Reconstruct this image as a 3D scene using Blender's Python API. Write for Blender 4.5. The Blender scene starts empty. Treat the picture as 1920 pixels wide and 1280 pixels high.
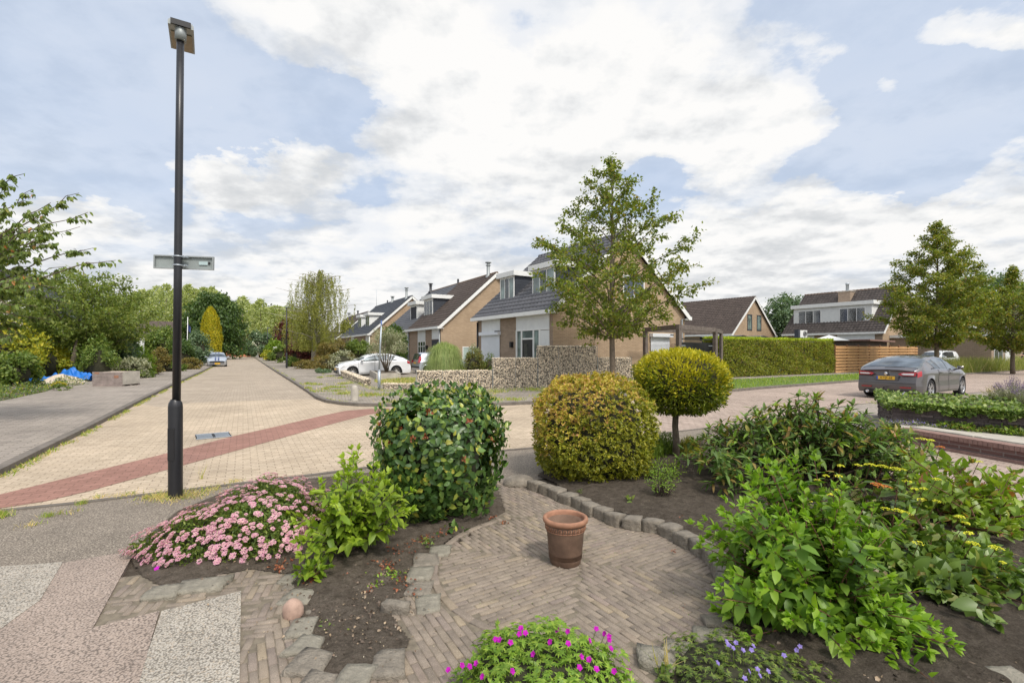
import bpy, bmesh, math, random
import numpy as np
from mathutils import Vector, Matrix
R = math.radians
PI = math.pi
random.seed(7)
scene = bpy.context.scene
C = scene.collection

# ---------------------------------------------------------------- camera, light, sky, exposure
F, HZ, CXP, CZ = 910.0, 656.0, 960.0, 1.65
cam = bpy.data.cameras.new("camera"); camo = bpy.data.objects.new("camera", cam); C.objects.link(camo)
camo.location = (0, 0, CZ); camo.rotation_euler = (R(90), 0, 0)
cam.sensor_width = 36; cam.lens = F/1920*36; cam.shift_y = (HZ-640)/1920
cam.clip_start = 0.05; cam.clip_end = 3000
scene.camera = camo
scene.view_settings.view_transform = 'Standard'; scene.view_settings.look = 'None'
scene.view_settings.gamma = 1; scene.view_settings.exposure = 0.0
SUN_EL, SUN_AZ = 52, 148        # azimuth clockwise from +Y: behind the camera, to the right
sd = bpy.data.lights.new("sun", 'SUN'); sd.energy = 2.5; sd.angle = R(9); sd.color = (1.0, .94, .85)
so = bpy.data.objects.new("sun", sd); C.objects.link(so)
sv = Vector((math.sin(R(SUN_AZ))*math.cos(R(SUN_EL)), math.cos(R(SUN_AZ))*math.cos(R(SUN_EL)), math.sin(R(SUN_EL))))
so.rotation_euler = sv.to_track_quat('Z', 'Y').to_euler()

class NT:
    """tiny node helper"""
    def __init__(s, tree):
        s.t = tree; s.n = tree.nodes; s.l = tree.links
    def add(s, typ, **kw):
        n = s.n.new(typ)
        for k, v in kw.items():
            if k.startswith('i_'):
                key = k[2:]
                n.inputs[int(key) if key.isdigit() else key].default_value = v
            else: setattr(n, k, v)
        return n
    def link(s, a, b): s.l.new(a, b)
    def math(s, op, a, b=None, c=None, clamp=False):
        n = s.n.new('ShaderNodeMath'); n.operation = op; n.use_clamp = clamp
        for i, v in enumerate((a, b, c)):
            if v is None: continue
            if isinstance(v, (int, float)): n.inputs[i].default_value = v
            else: s.l.new(v, n.inputs[i])
        return n.outputs[0]
    def mix(s, fac, a, b, blend='MIX'):
        n = s.n.new('ShaderNodeMix'); n.data_type = 'RGBA'; n.blend_type = blend; n.clamp_factor = True
        for i, v in ((0, fac), (6, a), (7, b)):
            if isinstance(v, (int, float)): n.inputs[i].default_value = v
            elif isinstance(v, (tuple, list)): n.inputs[i].default_value = (*v[:3], 1)
            else: s.l.new(v, n.inputs[i])
        return n.outputs[2]
    def ramp(s, fac, pts, interp='LINEAR'):
        n = s.n.new('ShaderNodeValToRGB'); cr = n.color_ramp; cr.interpolation = interp
        while len(cr.elements) > 1: cr.elements.remove(cr.elements[-1])
        for i, (p, c) in enumerate(pts):
            e = cr.elements[0] if i == 0 else cr.elements.new(p)
            e.position = p; e.color = (*c[:3], 1) if hasattr(c, '__len__') else (c, c, c, 1)
        s.l.new(fac, n.inputs[0]); return n.outputs[0]

world = bpy.data.worlds.new("World"); scene.world = world; world.use_nodes = True
def build_world():
    t = NT(world.node_tree); t.n.clear()
    out = t.add('ShaderNodeOutputWorld'); bg = t.add('ShaderNodeBackground')
    t.link(bg.outputs[0], out.inputs[0])
    sky = t.add('ShaderNodeTexSky', sky_type='NISHITA', sun_disc=False, sun_elevation=R(SUN_EL), sun_rotation=R(SUN_AZ),
                altitude=0, air_density=1.0, dust_density=1.6, ozone_density=1.2)
    tc = t.add('ShaderNodeTexCoord'); vec = tc.outputs['Generated']
    sx = t.add('ShaderNodeSeparateXYZ'); t.link(vec, sx.inputs[0])
    z = t.math('MAXIMUM', sx.outputs[2], 0.0)
    # perspective of a cloud deck: flatten towards the horizon
    zz = t.math('ADD', z, 0.22)
    u = t.math('DIVIDE', sx.outputs[0], zz); v = t.math('DIVIDE', sx.outputs[1], zz)
    cb = t.add('ShaderNodeCombineXYZ'); t.link(u, cb.inputs[0]); t.link(v, cb.inputs[1])
    def noise(scale, detail, rough, off=(0, 0, 0), src=None, dist=0.0):
        mp = t.add('ShaderNodeMapping'); mp.inputs['Location'].default_value = off
        t.link(src or cb.outputs[0], mp.inputs[0])
        n = t.add('ShaderNodeTexNoise'); n.inputs['Scale'].default_value = scale; n.inputs['Detail'].default_value = detail
        n.inputs['Roughness'].default_value = rough; n.inputs['Distortion'].default_value = dist
        t.link(mp.outputs[0], n.inputs[0]); return n.outputs[0]
    # biases placed by direction (x/y, z/y of the direction vector) so clear patches and cumulus banks stand where they stood that day
    ys = t.math('MAXIMUM', sx.outputs[1], 0.05)
    gx = t.math('DIVIDE', sx.outputs[0], ys); gz = t.math('DIVIDE', z, ys)
    wn = noise(2.6, 9, .62, (3, 1, 0)); wn2 = noise(2.6, 9, .62, (8, 5, 0))
    gx = t.math('ADD', gx, t.math('MULTIPLY', t.math('SUBTRACT', wn, .5), .42))
    gz = t.math('ADD', gz, t.math('MULTIPLY', t.math('SUBTRACT', wn2, .5), .30))
    bias = None
    def gauss(px, py, rx, ry, amp):
        nonlocal bias
        cx, cz = (px-CXP)/F, (HZ-py)/F
        a = t.math('DIVIDE', t.math('SUBTRACT', gx, cx), rx/F); b = t.math('DIVIDE', t.math('SUBTRACT', gz, cz), ry/F)
        d = t.math('ADD', t.math('MULTIPLY', a, a), t.math('MULTIPLY', b, b))
        g = t.math('MULTIPLY', t.math('EXPONENT', t.math('MULTIPLY', d, -1.0)), amp)
        bias = g if bias is None else t.math('ADD', bias, g)
    for a in ((180, 230, 330, 190, -.32), (560, 210, 240, 60, -.26), (1700, 150, 330, 170, -.27), (60, 90, 170, 50, .16), (1560, 60, 120, 60, .10), (1900, 300, 120, 60, .22), (230, 330, 90, 30, .10), (1640, 330, 330, 60, -.22), (1215, 350, 60, 70, -.34),
              (560, 30, 260, 90, .12), (790, 110, 240, 60, .10), (760, 360, 120, 60, -.12),
              (430, 330, 130, 52, .40), (90, 430, 190, 60, .36), (400, 190, 70, 34, .26), (1690, 185, 80, 36, .24), (1850, 70, 140, 44, .24),
              (980, 300, 400, 200, .20), (1180, 130, 330, 160, .18), (1290, 370, 110, 60, -.16), (650, 300, 70, 60, -.14), (1000, 60, 120, 50, -.12), (1420, 250, 160, 110, .26), (1830, 390, 210, 60, .28), (1400, 440, 260, 90, .16),
              (960, 640, 1700, 120, .20)):
        gauss(*a)
    n1 = noise(1.0, 7, .50, (1.3, 4.2, 0), dist=.15)
    n2 = noise(3.6, 9, .58, (6, 2, 0))
    d = t.math('ADD', t.math('MULTIPLY', n1, .62), t.math('MULTIPLY', n2, .38))
    d = t.math('ADD', d, bias)
    mask = t.ramp(d, [(.40, 0.0), (.47, .22), (.54, .78), (.63, 1.0)], 'EASE')
    # a thin veil everywhere
    veil = t.math('MULTIPLY', noise(.8, 6, .6, (9, 9, 0)), .75)
    mask = t.math('MAXIMUM', mask, t.math('MULTIPLY', veil, .80))
    haze = t.ramp(z, [(0.0, 1.0), (.12, .8), (.28, .22), (.5, 0)])
    mask = t.math('MAXIMUM', mask, haze)
    # self shading of the clouds: thicker = greyer underneath
    sh = noise(1.5, 6, .52, (4.3, 7.1, 0), dist=.2)
    sh2 = noise(5.0, 6, .55, (2, 7, 3))
    shd = t.math('ADD', t.math('MULTIPLY', sh, .8), t.math('MULTIPLY', sh2, .2))
    n2o = noise(3.6, 9, .58, (6.03, 2.06, 0)); rel = t.math('MULTIPLY', t.math('SUBTRACT', n2, n2o), .9)
    shd = t.math('ADD', shd, rel)
    white = t.ramp(shd, [(.33, (.68, .70, .72)), (.43, (.79, .80, .81)), (.50, (.90, .905, .905)), (.58, (.99, .98, .965))])
    skys = t.add('ShaderNodeVectorMath', operation='SCALE'); t.link(sky.outputs[0], skys.inputs[0]); skys.inputs['Scale'].default_value = .10
    blue = t.mix(.78, skys.outputs[0], (.55, .69, .93))
    col = t.mix(mask, blue, white)
    # added glow round the sun direction, unseen behind the camera, to brighten the ground
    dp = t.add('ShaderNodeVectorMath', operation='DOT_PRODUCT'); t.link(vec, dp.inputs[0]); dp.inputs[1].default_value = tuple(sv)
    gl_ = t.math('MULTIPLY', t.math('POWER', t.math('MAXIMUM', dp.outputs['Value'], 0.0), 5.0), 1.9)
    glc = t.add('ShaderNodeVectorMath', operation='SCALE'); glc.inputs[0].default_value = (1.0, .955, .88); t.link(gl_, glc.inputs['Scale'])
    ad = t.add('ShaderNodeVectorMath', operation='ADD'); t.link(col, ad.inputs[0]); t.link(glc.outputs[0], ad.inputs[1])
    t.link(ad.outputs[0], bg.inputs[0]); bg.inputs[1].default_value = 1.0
build_world()

# ---------------------------------------------------------------- helpers
def G(px, py, z=0.0):
    Y = F*(CZ-z)/(py-HZ); return ((px-CXP)/F*Y, Y)
def at(px, py, Y): return ((px-CXP)/F*Y, Y, CZ-(py-HZ)/F*Y)
def XP(px, Y): return (px-CXP)/F*Y
def ZP(py, Y): return CZ-(py-HZ)/F*Y

def tag(o, label=None, cat=None, group=None, kind=None):
    if label: o['label'] = label
    if cat: o['category'] = cat
    if group: o['group'] = group
    if kind: o['kind'] = kind
    return o
def thing(name, label, cat, loc=(0, 0, 0), rz=0.0, group=None):
    o = bpy.data.objects.new(name, None); C.objects.link(o)
    o.location = loc; o.rotation_euler = (0, 0, rz); o.empty_display_size = .3
    return tag(o, label, cat, group)
def mesh_obj(name, me, parent=None, loc=None, rz=None):
    o = bpy.data.objects.new(name, me); C.objects.link(o)
    if parent is not None: o.parent = parent
    if loc is not None: o.location = loc
    if rz is not None: o.rotation_euler = (0, 0, rz)
    return o
def copy_tree(o, parent=None):
    c = o.copy(); C.objects.link(c)
    if parent is not None: c.parent = parent
    for ch in list(o.children): copy_tree(ch, c)
    return c

class MB:
    def __init__(s): s.v = []; s.f = []; s.m = []; s.sm = []
    def poly(s, pts, mi=0, sm=False):
        b = len(s.v); s.v += [tuple(p) for p in pts]; s.f.append(tuple(range(b, b+len(pts)))); s.m.append(mi); s.sm.append(sm); return s
    def raw(s, vs, fs, mi=0, sm=False):
        b = len(s.v); s.v += [tuple(p) for p in vs]
        for f in fs: s.f.append(tuple(b+i for i in f)); s.m.append(mi); s.sm.append(sm)
        return s
    def hexa(s, c8, mi=0):
        return s.raw(c8, [(0, 3, 2, 1), (4, 5, 6, 7), (0, 1, 5, 4), (1, 2, 6, 5), (2, 3, 7, 6), (3, 0, 4, 7)], mi)
    def box(s, x0, x1, y0, y1, z0, z1, mi=0):
        return s.hexa([(x0, y0, z0), (x1, y0, z0), (x1, y1, z0), (x0, y1, z0), (x0, y0, z1), (x1, y0, z1), (x1, y1, z1), (x0, y1, z1)], mi)
    def obox(s, O, U, V, N, u0, u1, v0, v1, n0, n1, mi=0):
        O, U, V, N = map(Vector, (O, U, V, N))
        P = lambda a, b, c: tuple(O+U*a+V*b+N*c)
        return s.hexa([P(u0, v0, n0), P(u1, v0, n0), P(u1, v1, n0), P(u0, v1, n0), P(u0, v0, n1), P(u1, v0, n1), P(u1, v1, n1), P(u0, v1, n1)], mi)
    def tube(s, pts, radii, seg=8, mi=0, cap=True, sm=True):
        pts = [Vector(p) for p in pts]
        if isinstance(radii, (int, float)): radii = [radii]*len(pts)
        b = len(s.v); n = len(pts)
        for i, p in enumerate(pts):
            d = (pts[min(i+1, n-1)]-pts[max(i-1, 0)])
            if d.length < 1e-9: d = Vector((0, 0, 1))
            d.normalize()
            a = d.cross(Vector((0, 1, 0)) if abs(d.y) < .8 else Vector((1, 0, 0))).normalized(); c = d.cross(a)
            for k in range(seg):
                t = 2*PI*k/seg; s.v.append(tuple(p+(a*math.cos(t)+c*math.sin(t))*radii[i]))
        for i in range(n-1):
            for k in range(seg):
                k2 = (k+1) % seg
                s.f.append((b+i*seg+k, b+i*seg+k2, b+(i+1)*seg+k2, b+(i+1)*seg+k)); s.m.append(mi); s.sm.append(sm)
        if cap:
            s.f.append(tuple(b+k for k in range(seg))[::-1]); s.m.append(mi); s.sm.append(False)
            s.f.append(tuple(b+(n-1)*seg+k for k in range(seg))); s.m.append(mi); s.sm.append(False)
        return s
    def lathe(s, prof, seg=24, o=(0, 0, 0), mi=0, axis='Z', sm=True):
        b = len(s.v)
        for r, z in prof:
            for k in range(seg):
                t = 2*PI*k/seg; x, y = r*math.cos(t), r*math.sin(t)
                p = (x, y, z) if axis == 'Z' else (x, z, y) if axis == 'Y' else (z, x, y)
                s.v.append((p[0]+o[0], p[1]+o[1], p[2]+o[2]))
        for i in range(len(prof)-1):
            for k in range(seg):
                k2 = (k+1) % seg
                s.f.append((b+i*seg+k, b+i*seg+k2, b+(i+1)*seg+k2, b+(i+1)*seg+k)); s.m.append(mi); s.sm.append(sm)
        return s
    def prism(s, poly, z0, z1, mi=0, side=True):
        n = len(poly); b = len(s.v)
        s.v += [(p[0], p[1], z0) for p in poly]+[(p[0], p[1], z1) for p in poly]
        s.f.append(tuple(b+n+i for i in range(n))); s.m.append(mi); s.sm.append(False)
        s.f.append(tuple(b+i for i in range(n))[::-1]); s.m.append(mi); s.sm.append(False)
        for i in range(n):
            j = (i+1) % n; s.f.append((b+i, b+j, b+n+j, b+n+i)); s.m.append(mi); s.sm.append(False)
        return s
    def build(s, name, mats, parent=None, loc=None, rz=None, fix=True):
        me = bpy.data.meshes.new(name); me.from_pydata(s.v, [], s.f)
        if not isinstance(mats, (list, tuple)): mats = [mats]
        for m in mats: me.materials.append(m)
        me.polygons.foreach_set('material_index', s.m); me.polygons.foreach_set('use_smooth', s.sm)
        if fix:
            bm = bmesh.new(); bm.from_mesh(me); bmesh.ops.recalc_face_normals(bm, faces=bm.faces); bm.to_mesh(me); bm.free()
        me.update()
        return mesh_obj(name, me, parent, loc, rz)

def tri_mesh(name, V, T, mats, mi=None, smooth=False):
    me = bpy.data.meshes.new(name); V = np.asarray(V, np.float32).reshape(-1, 3); T = np.asarray(T, np.int32).reshape(-1, 3)
    me.vertices.add(len(V)); me.vertices.foreach_set('co', V.ravel())
    me.loops.add(len(T)*3); me.loops.foreach_set('vertex_index', T.ravel())
    me.polygons.add(len(T)); me.polygons.foreach_set('loop_start', np.arange(0, len(T)*3, 3, dtype=np.int32))
    if not isinstance(mats, (list, tuple)): mats = [mats]
    for m in mats: me.materials.append(m)
    if mi is not None: me.polygons.foreach_set('material_index', np.asarray(mi, np.int32))
    if smooth: me.polygons.foreach_set('use_smooth', np.ones(len(T), bool))
    me.update(calc_edges=True)
    return me

# ---------------------------------------------------------------- leaves
def unit(a): return a/np.maximum(np.linalg.norm(a, axis=-1, keepdims=True), 1e-9)
LEAF8 = dict(
    v=np.array([(0, 0, 0), (.33, 0, 0), (.68, 0, 0), (1, 0, 0), (.28, 1, .5), (.66, .82, .4), (.28, -1, .5), (.66, -.82, .4)]),
    t=np.array([(0, 1, 4), (1, 2, 5), (1, 5, 4), (2, 3, 5), (0, 6, 1), (1, 6, 7), (1, 7, 2), (2, 7, 3)]))
LEAF4 = dict(v=np.array([(0, 0, 0), (1, 0, 0), (.45, 1, .5), (.45, -1, .5)]), t=np.array([(0, 1, 2), (0, 3, 1)]))
BLADE = dict(v=np.array([(0, 1, 0), (0, -1, 0), (.5, .6, 0), (.5, -.6, 0), (1, 0, 0)]), t=np.array([(0, 1, 3), (0, 3, 2), (2, 3, 4)]))
def leaves(P, A, N, L, W, shape=LEAF4, fold=.35, curl=.2):
    """P base, A axis, N rough normal, L length, W full-width ratio -> verts, tris"""
    P = np.asarray(P, float); n = len(P); A = unit(np.asarray(A, float)); N = np.asarray(N, float)
    S = unit(np.cross(N, A)); N = np.cross(A, S)
    L = np.broadcast_to(np.asarray(L, float), (n,)); W = np.broadcast_to(np.asarray(W, float), (n,))
    sv = shape['v']; al, sd_, up = sv[:, 0], sv[:, 1], sv[:, 2]
    z = up*fold*W[:, None] - curl*al[None, :]**2
    V = P[:, None, :] + L[:, None, None]*(A[:, None, :]*al[None, :, None] + S[:, None, :]*(sd_[None, :]*W[:, None]*.5)[..., None] + N[:, None, :]*z[..., None])
    T = shape['t'][None]+(np.arange(n)*len(sv))[:, None, None]
    return V.reshape(-1, 3), T.reshape(-1, 3)
class Leafy:
    def __init__(s): s.V = []; s.T = []; s.M = []; s.n = 0
    def add(s, P, A, N, L, W, mi=0, **k):
        if len(P) == 0: return s
        V, T = leaves(P, A, N, L, W, **k); s.V.append(V); s.T.append(T+s.n); s.M.append(np.broadcast_to(np.asarray(mi), (len(P),)).repeat(len(T)//len(P))); s.n += len(V); return s
    def build(s, name, mats, parent=None, loc=None):
        me = tri_mesh(name, np.concatenate(s.V), np.concatenate(s.T), mats, np.concatenate(s.M)); return mesh_obj(name, me, parent, loc)
def rdir(rng, n):
    return unit(rng.normal(size=(n, 3)))
# ---------------------------------------------------------------- materials
def new_mat(name):
    m = bpy.data.materials.new(name); m.use_nodes = True; t = NT(m.node_tree); t.n.clear()
    out = t.add('ShaderNodeOutputMaterial'); b = t.add('ShaderNodeBsdfPrincipled'); t.link(b.outputs[0], out.inputs[0])
    return m, t, b, out
def coords(t, scale=1.0, rot=0.0, kind='Object', loc=(0, 0, 0)):
    tc = t.add('ShaderNodeTexCoord'); mp = t.add('ShaderNodeMapping')
    mp.inputs['Scale'].default_value = (scale,)*3 if isinstance(scale, (int, float)) else scale
    mp.inputs['Rotation'].default_value = (0, 0, rot) if isinstance(rot, (int, float)) else rot
    mp.inputs['Location'].default_value = loc
    t.link(tc.outputs[kind], mp.inputs[0]); return mp.outputs[0]
def nz(t, vec, scale, detail=4, rough=.6, dist=0):
    n = t.add('ShaderNodeTexNoise'); n.inputs['Scale'].default_value = scale; n.inputs['Detail'].default_value = detail
    n.inputs['Roughness'].default_value = rough; n.inputs['Distortion'].default_value = dist; t.link(vec, n.inputs[0]); return n.outputs[0]
def bump(t, b, h, strength, dist=.01):
    n = t.add('ShaderNodeBump'); n.inputs['Strength'].default_value = strength; n.inputs['Distance'].default_value = dist
    t.link(h, n.inputs['Height']); t.link(n.outputs[0], b.inputs['Normal'])
def sc(c, k): return tuple(min(1, x*k) for x in c)
def M(name, col, rough=.7, var=.18, scale=6, bmp=.25, bscale=60, metal=0.0, spec=.4, coat=0.0, dist=.004, island=0.0):
    m, t, b, o = new_mat(name); v = coords(t)
    n = nz(t, v, scale, 6, .65)
    c = t.mix(t.ramp(n, [(.3, 0), (.7, 1)]), sc(col, 1-var), sc(col, 1+var))
    if island:
        g = t.add('ShaderNodeNewGeometry'); c = t.mix(1.0, c, t.ramp(g.outputs['Random Per Island'], [(0, (1-island,)*3), (1, (1+island,)*3)]), 'MULTIPLY')
    t.link(c, b.inputs['Base Color']); b.inputs['Roughness'].default_value = rough; b.inputs['Metallic'].default_value = metal
    b.inputs['Specular IOR Level'].default_value = spec; b.inputs['Coat Weight'].default_value = coat; b.inputs['Coat Roughness'].default_value = .06
    if bmp: bump(t, b, nz(t, v, bscale, 4, .7), bmp, dist)
    return m
def paver(name, c1, c2, mortar, bw=.2, bh=.1, rot=0.0, ms=.006, rough=.85, noise=.25, patch=None, scale=1.0, off=.5, bmp=.35, grit=.3):
    """brick texture lying in the XY plane of the object"""
    m, t, b, o = new_mat(name); v = coords(t, 1.0, rot)
    br = t.add('ShaderNodeTexBrick'); t.link(v, br.inputs['Vector']); br.offset = off
    br.inputs['Color1'].default_value = (*c1, 1); br.inputs['Color2'].default_value = (*c2, 1); br.inputs['Mortar'].default_value = (*mortar, 1)
    br.inputs['Scale'].default_value = scale; br.inputs['Mortar Size'].default_value = ms; br.inputs['Mortar Smooth'].default_value = .3
    br.inputs['Bias'].default_value = 0; br.inputs['Brick Width'].default_value = bw; br.inputs['Row Height'].default_value = bh
    n = nz(t, v, .55, 6, .6); n3 = nz(t, v, 5, 5, .7); n2 = nz(t, v, 140, 3, .8)
    c = t.mix(1.0, br.outputs[0], t.ramp(n, [(.3, (1-noise,)*3), (.7, (1+noise*.5,)*3)]), 'MULTIPLY')
    c = t.mix(1.0, c, t.ramp(n3, [(.3, (.86,)*3), (.7, (1.12,)*3)]), 'MULTIPLY')
    c = t.mix(1.0, c, t.ramp(n2, [(.35, (1-grit,)*3), (.65, (1+grit,)*3)]), 'MULTIPLY')
    if patch:
        c = t.mix(t.math('MULTIPLY', t.ramp(nz(t, v, 1.7, 7, .7), [(.56, 0), (.70, 1)]), .6), c, patch)
    t.link(c, b.inputs['Base Color']); b.inputs['Roughness'].default_value = rough; b.inputs['Specular IOR Level'].default_value = .25
    h = t.math('ADD', t.math('MULTIPLY', br.outputs['Fac'], -1.0), t.math('MULTIPLY', n2, .35))
    bump(t, b, h, bmp, .006)
    return m
def wallbrick(name, c1, c2, mortar, axis='x'):
    """brick for vertical walls built in local axes: maps (x+y, z)"""
    m, t, b, o = new_mat(name); tc = t.add('ShaderNodeTexCoord'); s = t.add('ShaderNodeSeparateXYZ'); t.link(tc.outputs['Object'], s.inputs[0])
    cb = t.add('ShaderNodeCombineXYZ'); t.link(t.math('ADD', s.outputs[0], s.outputs[1]), cb.inputs[0]); t.link(s.outputs[2], cb.inputs[1])
    br = t.add('ShaderNodeTexBrick'); t.link(cb.outputs[0], br.inputs['Vector'])
    br.inputs['Color1'].default_value = (*c1, 1); br.inputs['Color2'].default_value = (*c2, 1); br.inputs['Mortar'].default_value = (*mortar, 1)
    br.inputs['Scale'].default_value = 1; br.inputs['Mortar Size'].default_value = .008; br.inputs['Brick Width'].default_value = .22; br.inputs['Row Height'].default_value = .0625
    br.inputs['Mortar Smooth'].default_value = .2
    n = nz(t, tc.outputs['Object'], .8, 5, .6); n2 = nz(t, tc.outputs['Object'], 55, 4, .7)
    c = t.mix(1.0, br.outputs[0], t.ramp(n, [(.3, (.88,)*3), (.7, (1.08,)*3)]), 'MULTIPLY')
    c = t.mix(1.0, c, t.ramp(n2, [(.3, (.82,)*3), (.7, (1.16,)*3)]), 'MULTIPLY')
    t.link(c, b.inputs['Base Color']); b.inputs['Roughness'].default_value = .9; b.inputs['Specular IOR Level'].default_value = .2
    bump(t, b, t.math('MULTIPLY', br.outputs['Fac'], -1.0), .5, .008)
    return m
def leafmat(name, cols, trans=.35, rough=.45, spec=.4, var=.25, gain=None):
    """cols: list of (position, colour) picked per leaf"""
    m, t, b, o = new_mat(name)
    if gain is None: gain = 1.62 if any(k in name for k in ('leaf', 'blade', 'green')) and 'golden' not in name and 'copper' not in name else 1.0
    cols = [(p, (min(.8, c[0]*gain*(1.08 if gain > 1.5 else 1)), min(.8, c[1]*gain), min(.8, c[2]*gain*.92))) for p, c in cols]
    g = t.add('ShaderNodeNewGeometry'); c = t.ramp(g.outputs['Random Per Island'], cols)
    n = nz(t, coords(t), 3.0, 3, .6)
    c = t.mix(1.0, c, t.ramp(n, [(.3, (1-var,)*3), (.7, (1+var,)*3)]), 'MULTIPLY')
    t.link(c, b.inputs['Base Color']); b.inputs['Roughness'].default_value = rough; b.inputs['Specular IOR Level'].default_value = spec
    tr = t.add('ShaderNodeBsdfTranslucent'); t.link(t.mix(1.0, c, (1.25, 1.35, .55), 'MULTIPLY'), tr.inputs[0])
    mx = t.add('ShaderNodeMixShader'); mx.inputs[0].default_value = trans; t.link(b.outputs[0], mx.inputs[1]); t.link(tr.outputs[0], mx.inputs[2])
    t.link(mx.outputs[0], o.inputs[0]); return m
def glassm(name, tint, rough=.04, spec=.9):
    m, t, b, o = new_mat(name); n = nz(t, coords(t), 1.3, 3, .5)
    t.link(t.mix(t.ramp(n, [(.4, 0), (.65, 1)]), sc(tint, .6), sc(tint, 1.6)), b.inputs['Base Color'])
    b.inputs['Roughness'].default_value = rough; b.inputs['Specular IOR Level'].default_value = spec; return m

m_soil = None
def soilmat(name='soil', k=1.0):
    m, t, b, o = new_mat(name); v = coords(t)
    n = nz(t, v, 14, 8, .75); n2 = nz(t, v, 85, 5, .8)
    c = t.mix(t.ramp(n, [(.32, 0), (.68, 1)]), sc((.085, .068, .052), k), sc((.215, .178, .142), k))
    c = t.mix(1.0, c, t.ramp(n2, [(.3, (.55,)*3), (.7, (1.35,)*3)]), 'MULTIPLY')
    t.link(c, b.inputs['Base Color']); b.inputs['Roughness'].default_value = .95; b.inputs['Specular IOR Level'].default_value = .1
    bump(t, b, t.math('ADD', t.math('MULTIPLY', n, .8), t.math('MULTIPLY', n2, .8)), 1.0, .035); return m
m_soil = soilmat(); m_soil2 = soilmat('moist_shaded_soil', .78)  # right bed: moist soil, with the shrubs' shade put into its darker colour
m_turf = M('turf_soil', (.10, .15, .03), .95, .3, 3, .6, 40)
def groundmat():
    m, t, b, o = new_mat('meadow_ground'); v = coords(t)
    n = nz(t, v, .35, 8, .7); n2 = nz(t, v, 12, 5, .75)
    c = t.mix(t.ramp(n, [(.35, 0), (.65, 1)]), (.060, .085, .022), (.13, .115, .060))
    c = t.mix(1.0, c, t.ramp(n2, [(.3, (.6,)*3), (.7, (1.3,)*3)]), 'MULTIPLY')
    t.link(c, b.inputs['Base Color']); b.inputs['Roughness'].default_value = .95; bump(t, b, n2, .8, .05); return m
m_ground = groundmat()
ST = R(-30)
m_beige = paver('beige_pavers', (.45, .36, .262), (.53, .43, .32), (.29, .23, .165), .2, .1, R(-29), .007, noise=.2)
m_band = paver('red_pavers', (.29, .155, .12), (.35, .19, .15), (.19, .105, .08), .2, .1, R(-29), .006, noise=.15, grit=.2)
m_greyroad = paver('grey_street_pavers', (.36, .295, .225), (.44, .365, .285), (.22, .18, .14), .2, .1, R(-29), .007, noise=.16)
m_pinkroad = paver('pinkish_street_pavers', (.36, .28, .235), (.46, .365, .305), (.20, .155, .125), .2, .1, R(61), .008, noise=.16)
m_walk = paver('grey_pavement_pavers', (.27, .235, .205), (.36, .315, .27), (.17, .14, .11), .3, .1, R(-33), .008, noise=.22, patch=(.38, .33, .27))
m_walk2 = paver('weathered_pavement_pavers', (.27, .235, .20), (.35, .30, .25), (.16, .14, .10), .2, .2, R(-20), .010, noise=.25, patch=(.16, .17, .075))
def aggregate(name, base, spots, scale, dark=(.05, .05, .055), amt=.0, bm=.5, spot_mix=.5):
    m, t, b, o = new_mat(name); v = coords(t)
    vo = t.add('ShaderNodeTexVoronoi'); vo.inputs['Scale'].default_value = scale; t.link(v, vo.inputs['Vector'])
    hs = t.add('ShaderNodeSeparateColor'); t.link(vo.outputs['Color'], hs.inputs[0])
    c = t.ramp(hs.outputs[0], spots, 'CONSTANT')
    c = t.mix(spot_mix, base, c)
    c = t.mix(t.ramp(vo.outputs['Distance'], [(.42, 0), (.75, 1)]), c, sc(base, .45))
    n = nz(t, v, 2.2, 6, .7); c = t.mix(1.0, c, t.ramp(n, [(.3, (.82,)*3), (.7, (1.12,)*3)]), 'MULTIPLY')
    if amt:
        mp2 = coords(t, (scale*.42, scale*.80, scale*.5)); n2 = nz(t, mp2, 1.0, 3, .6)
        c = t.mix(t.ramp(n2, [(.60-amt*.1, 0), (.64-amt*.1, 1)]), c, dark)
    t.link(c, b.inputs['Base Color']); b.inputs['Roughness'].default_value = .8; b.inputs['Specular IOR Level'].default_value = .3
    bump(t, b, vo.outputs['Distance'], -bm if False else bm, .006); return m
m_asph = aggregate('speckled_grey_concrete', (.25, .208, .165), [(0, (.31, .265, .215)), (.45, (.18, .15, .12)), (.72, (.25, .21, .17)), (.9, (.47, .41, .33))], 95, bm=.25, spot_mix=.75)
m_pebble = aggregate('white_pebble_slab', (.36, .32, .265), [(0, (.46, .415, .355)), (.3, (.37, .33, .275)), (.5, (.53, .49, .43)), (.70, (.46, .37, .28)), (.82, (.36, .33, .30)), (.88, (.58, .53, .46))], 100, bm=.25, spot_mix=.55)
m_pinkslab = aggregate('pink_stone_slab', (.33, .265, .22), [(0, (.40, .315, .26)), (.5, (.345, .27, .225)), (.8, (.43, .35, .30))], 85, dark=(.22, .185, .165), amt=.0, bm=.25, spot_mix=.6)
def brickmat(name, ramp_):
    m, t, b, o = new_mat(name); g = t.add('ShaderNodeNewGeometry'); v = coords(t)
    c = t.ramp(g.outputs['Random Per Island'], ramp_)
    n2 = nz(t, v, 230, 3, .8); c = t.mix(t.ramp(n2, [(.60, 0), (.68, 1)]), c, (.60, .52, .42))
    c = t.mix(t.ramp(nz(t, v, 180, 2, .8), [(.60, 0), (.70, .8)]), c, (.09, .07, .055))
    c = t.mix(1.0, c, t.ramp(nz(t, v, 6, 6, .7), [(.3, (.72,)*3), (.7, (1.15,)*3)]), 'MULTIPLY')
    t.link(c, b.inputs['Base Color']); b.inputs['Roughness'].default_value = .88; b.inputs['Specular IOR Level'].default_value = .25
    bump(t, b, t.math('ADD', n2, nz(t, v, 40, 4, .7)), .5, .005); return m
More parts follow.
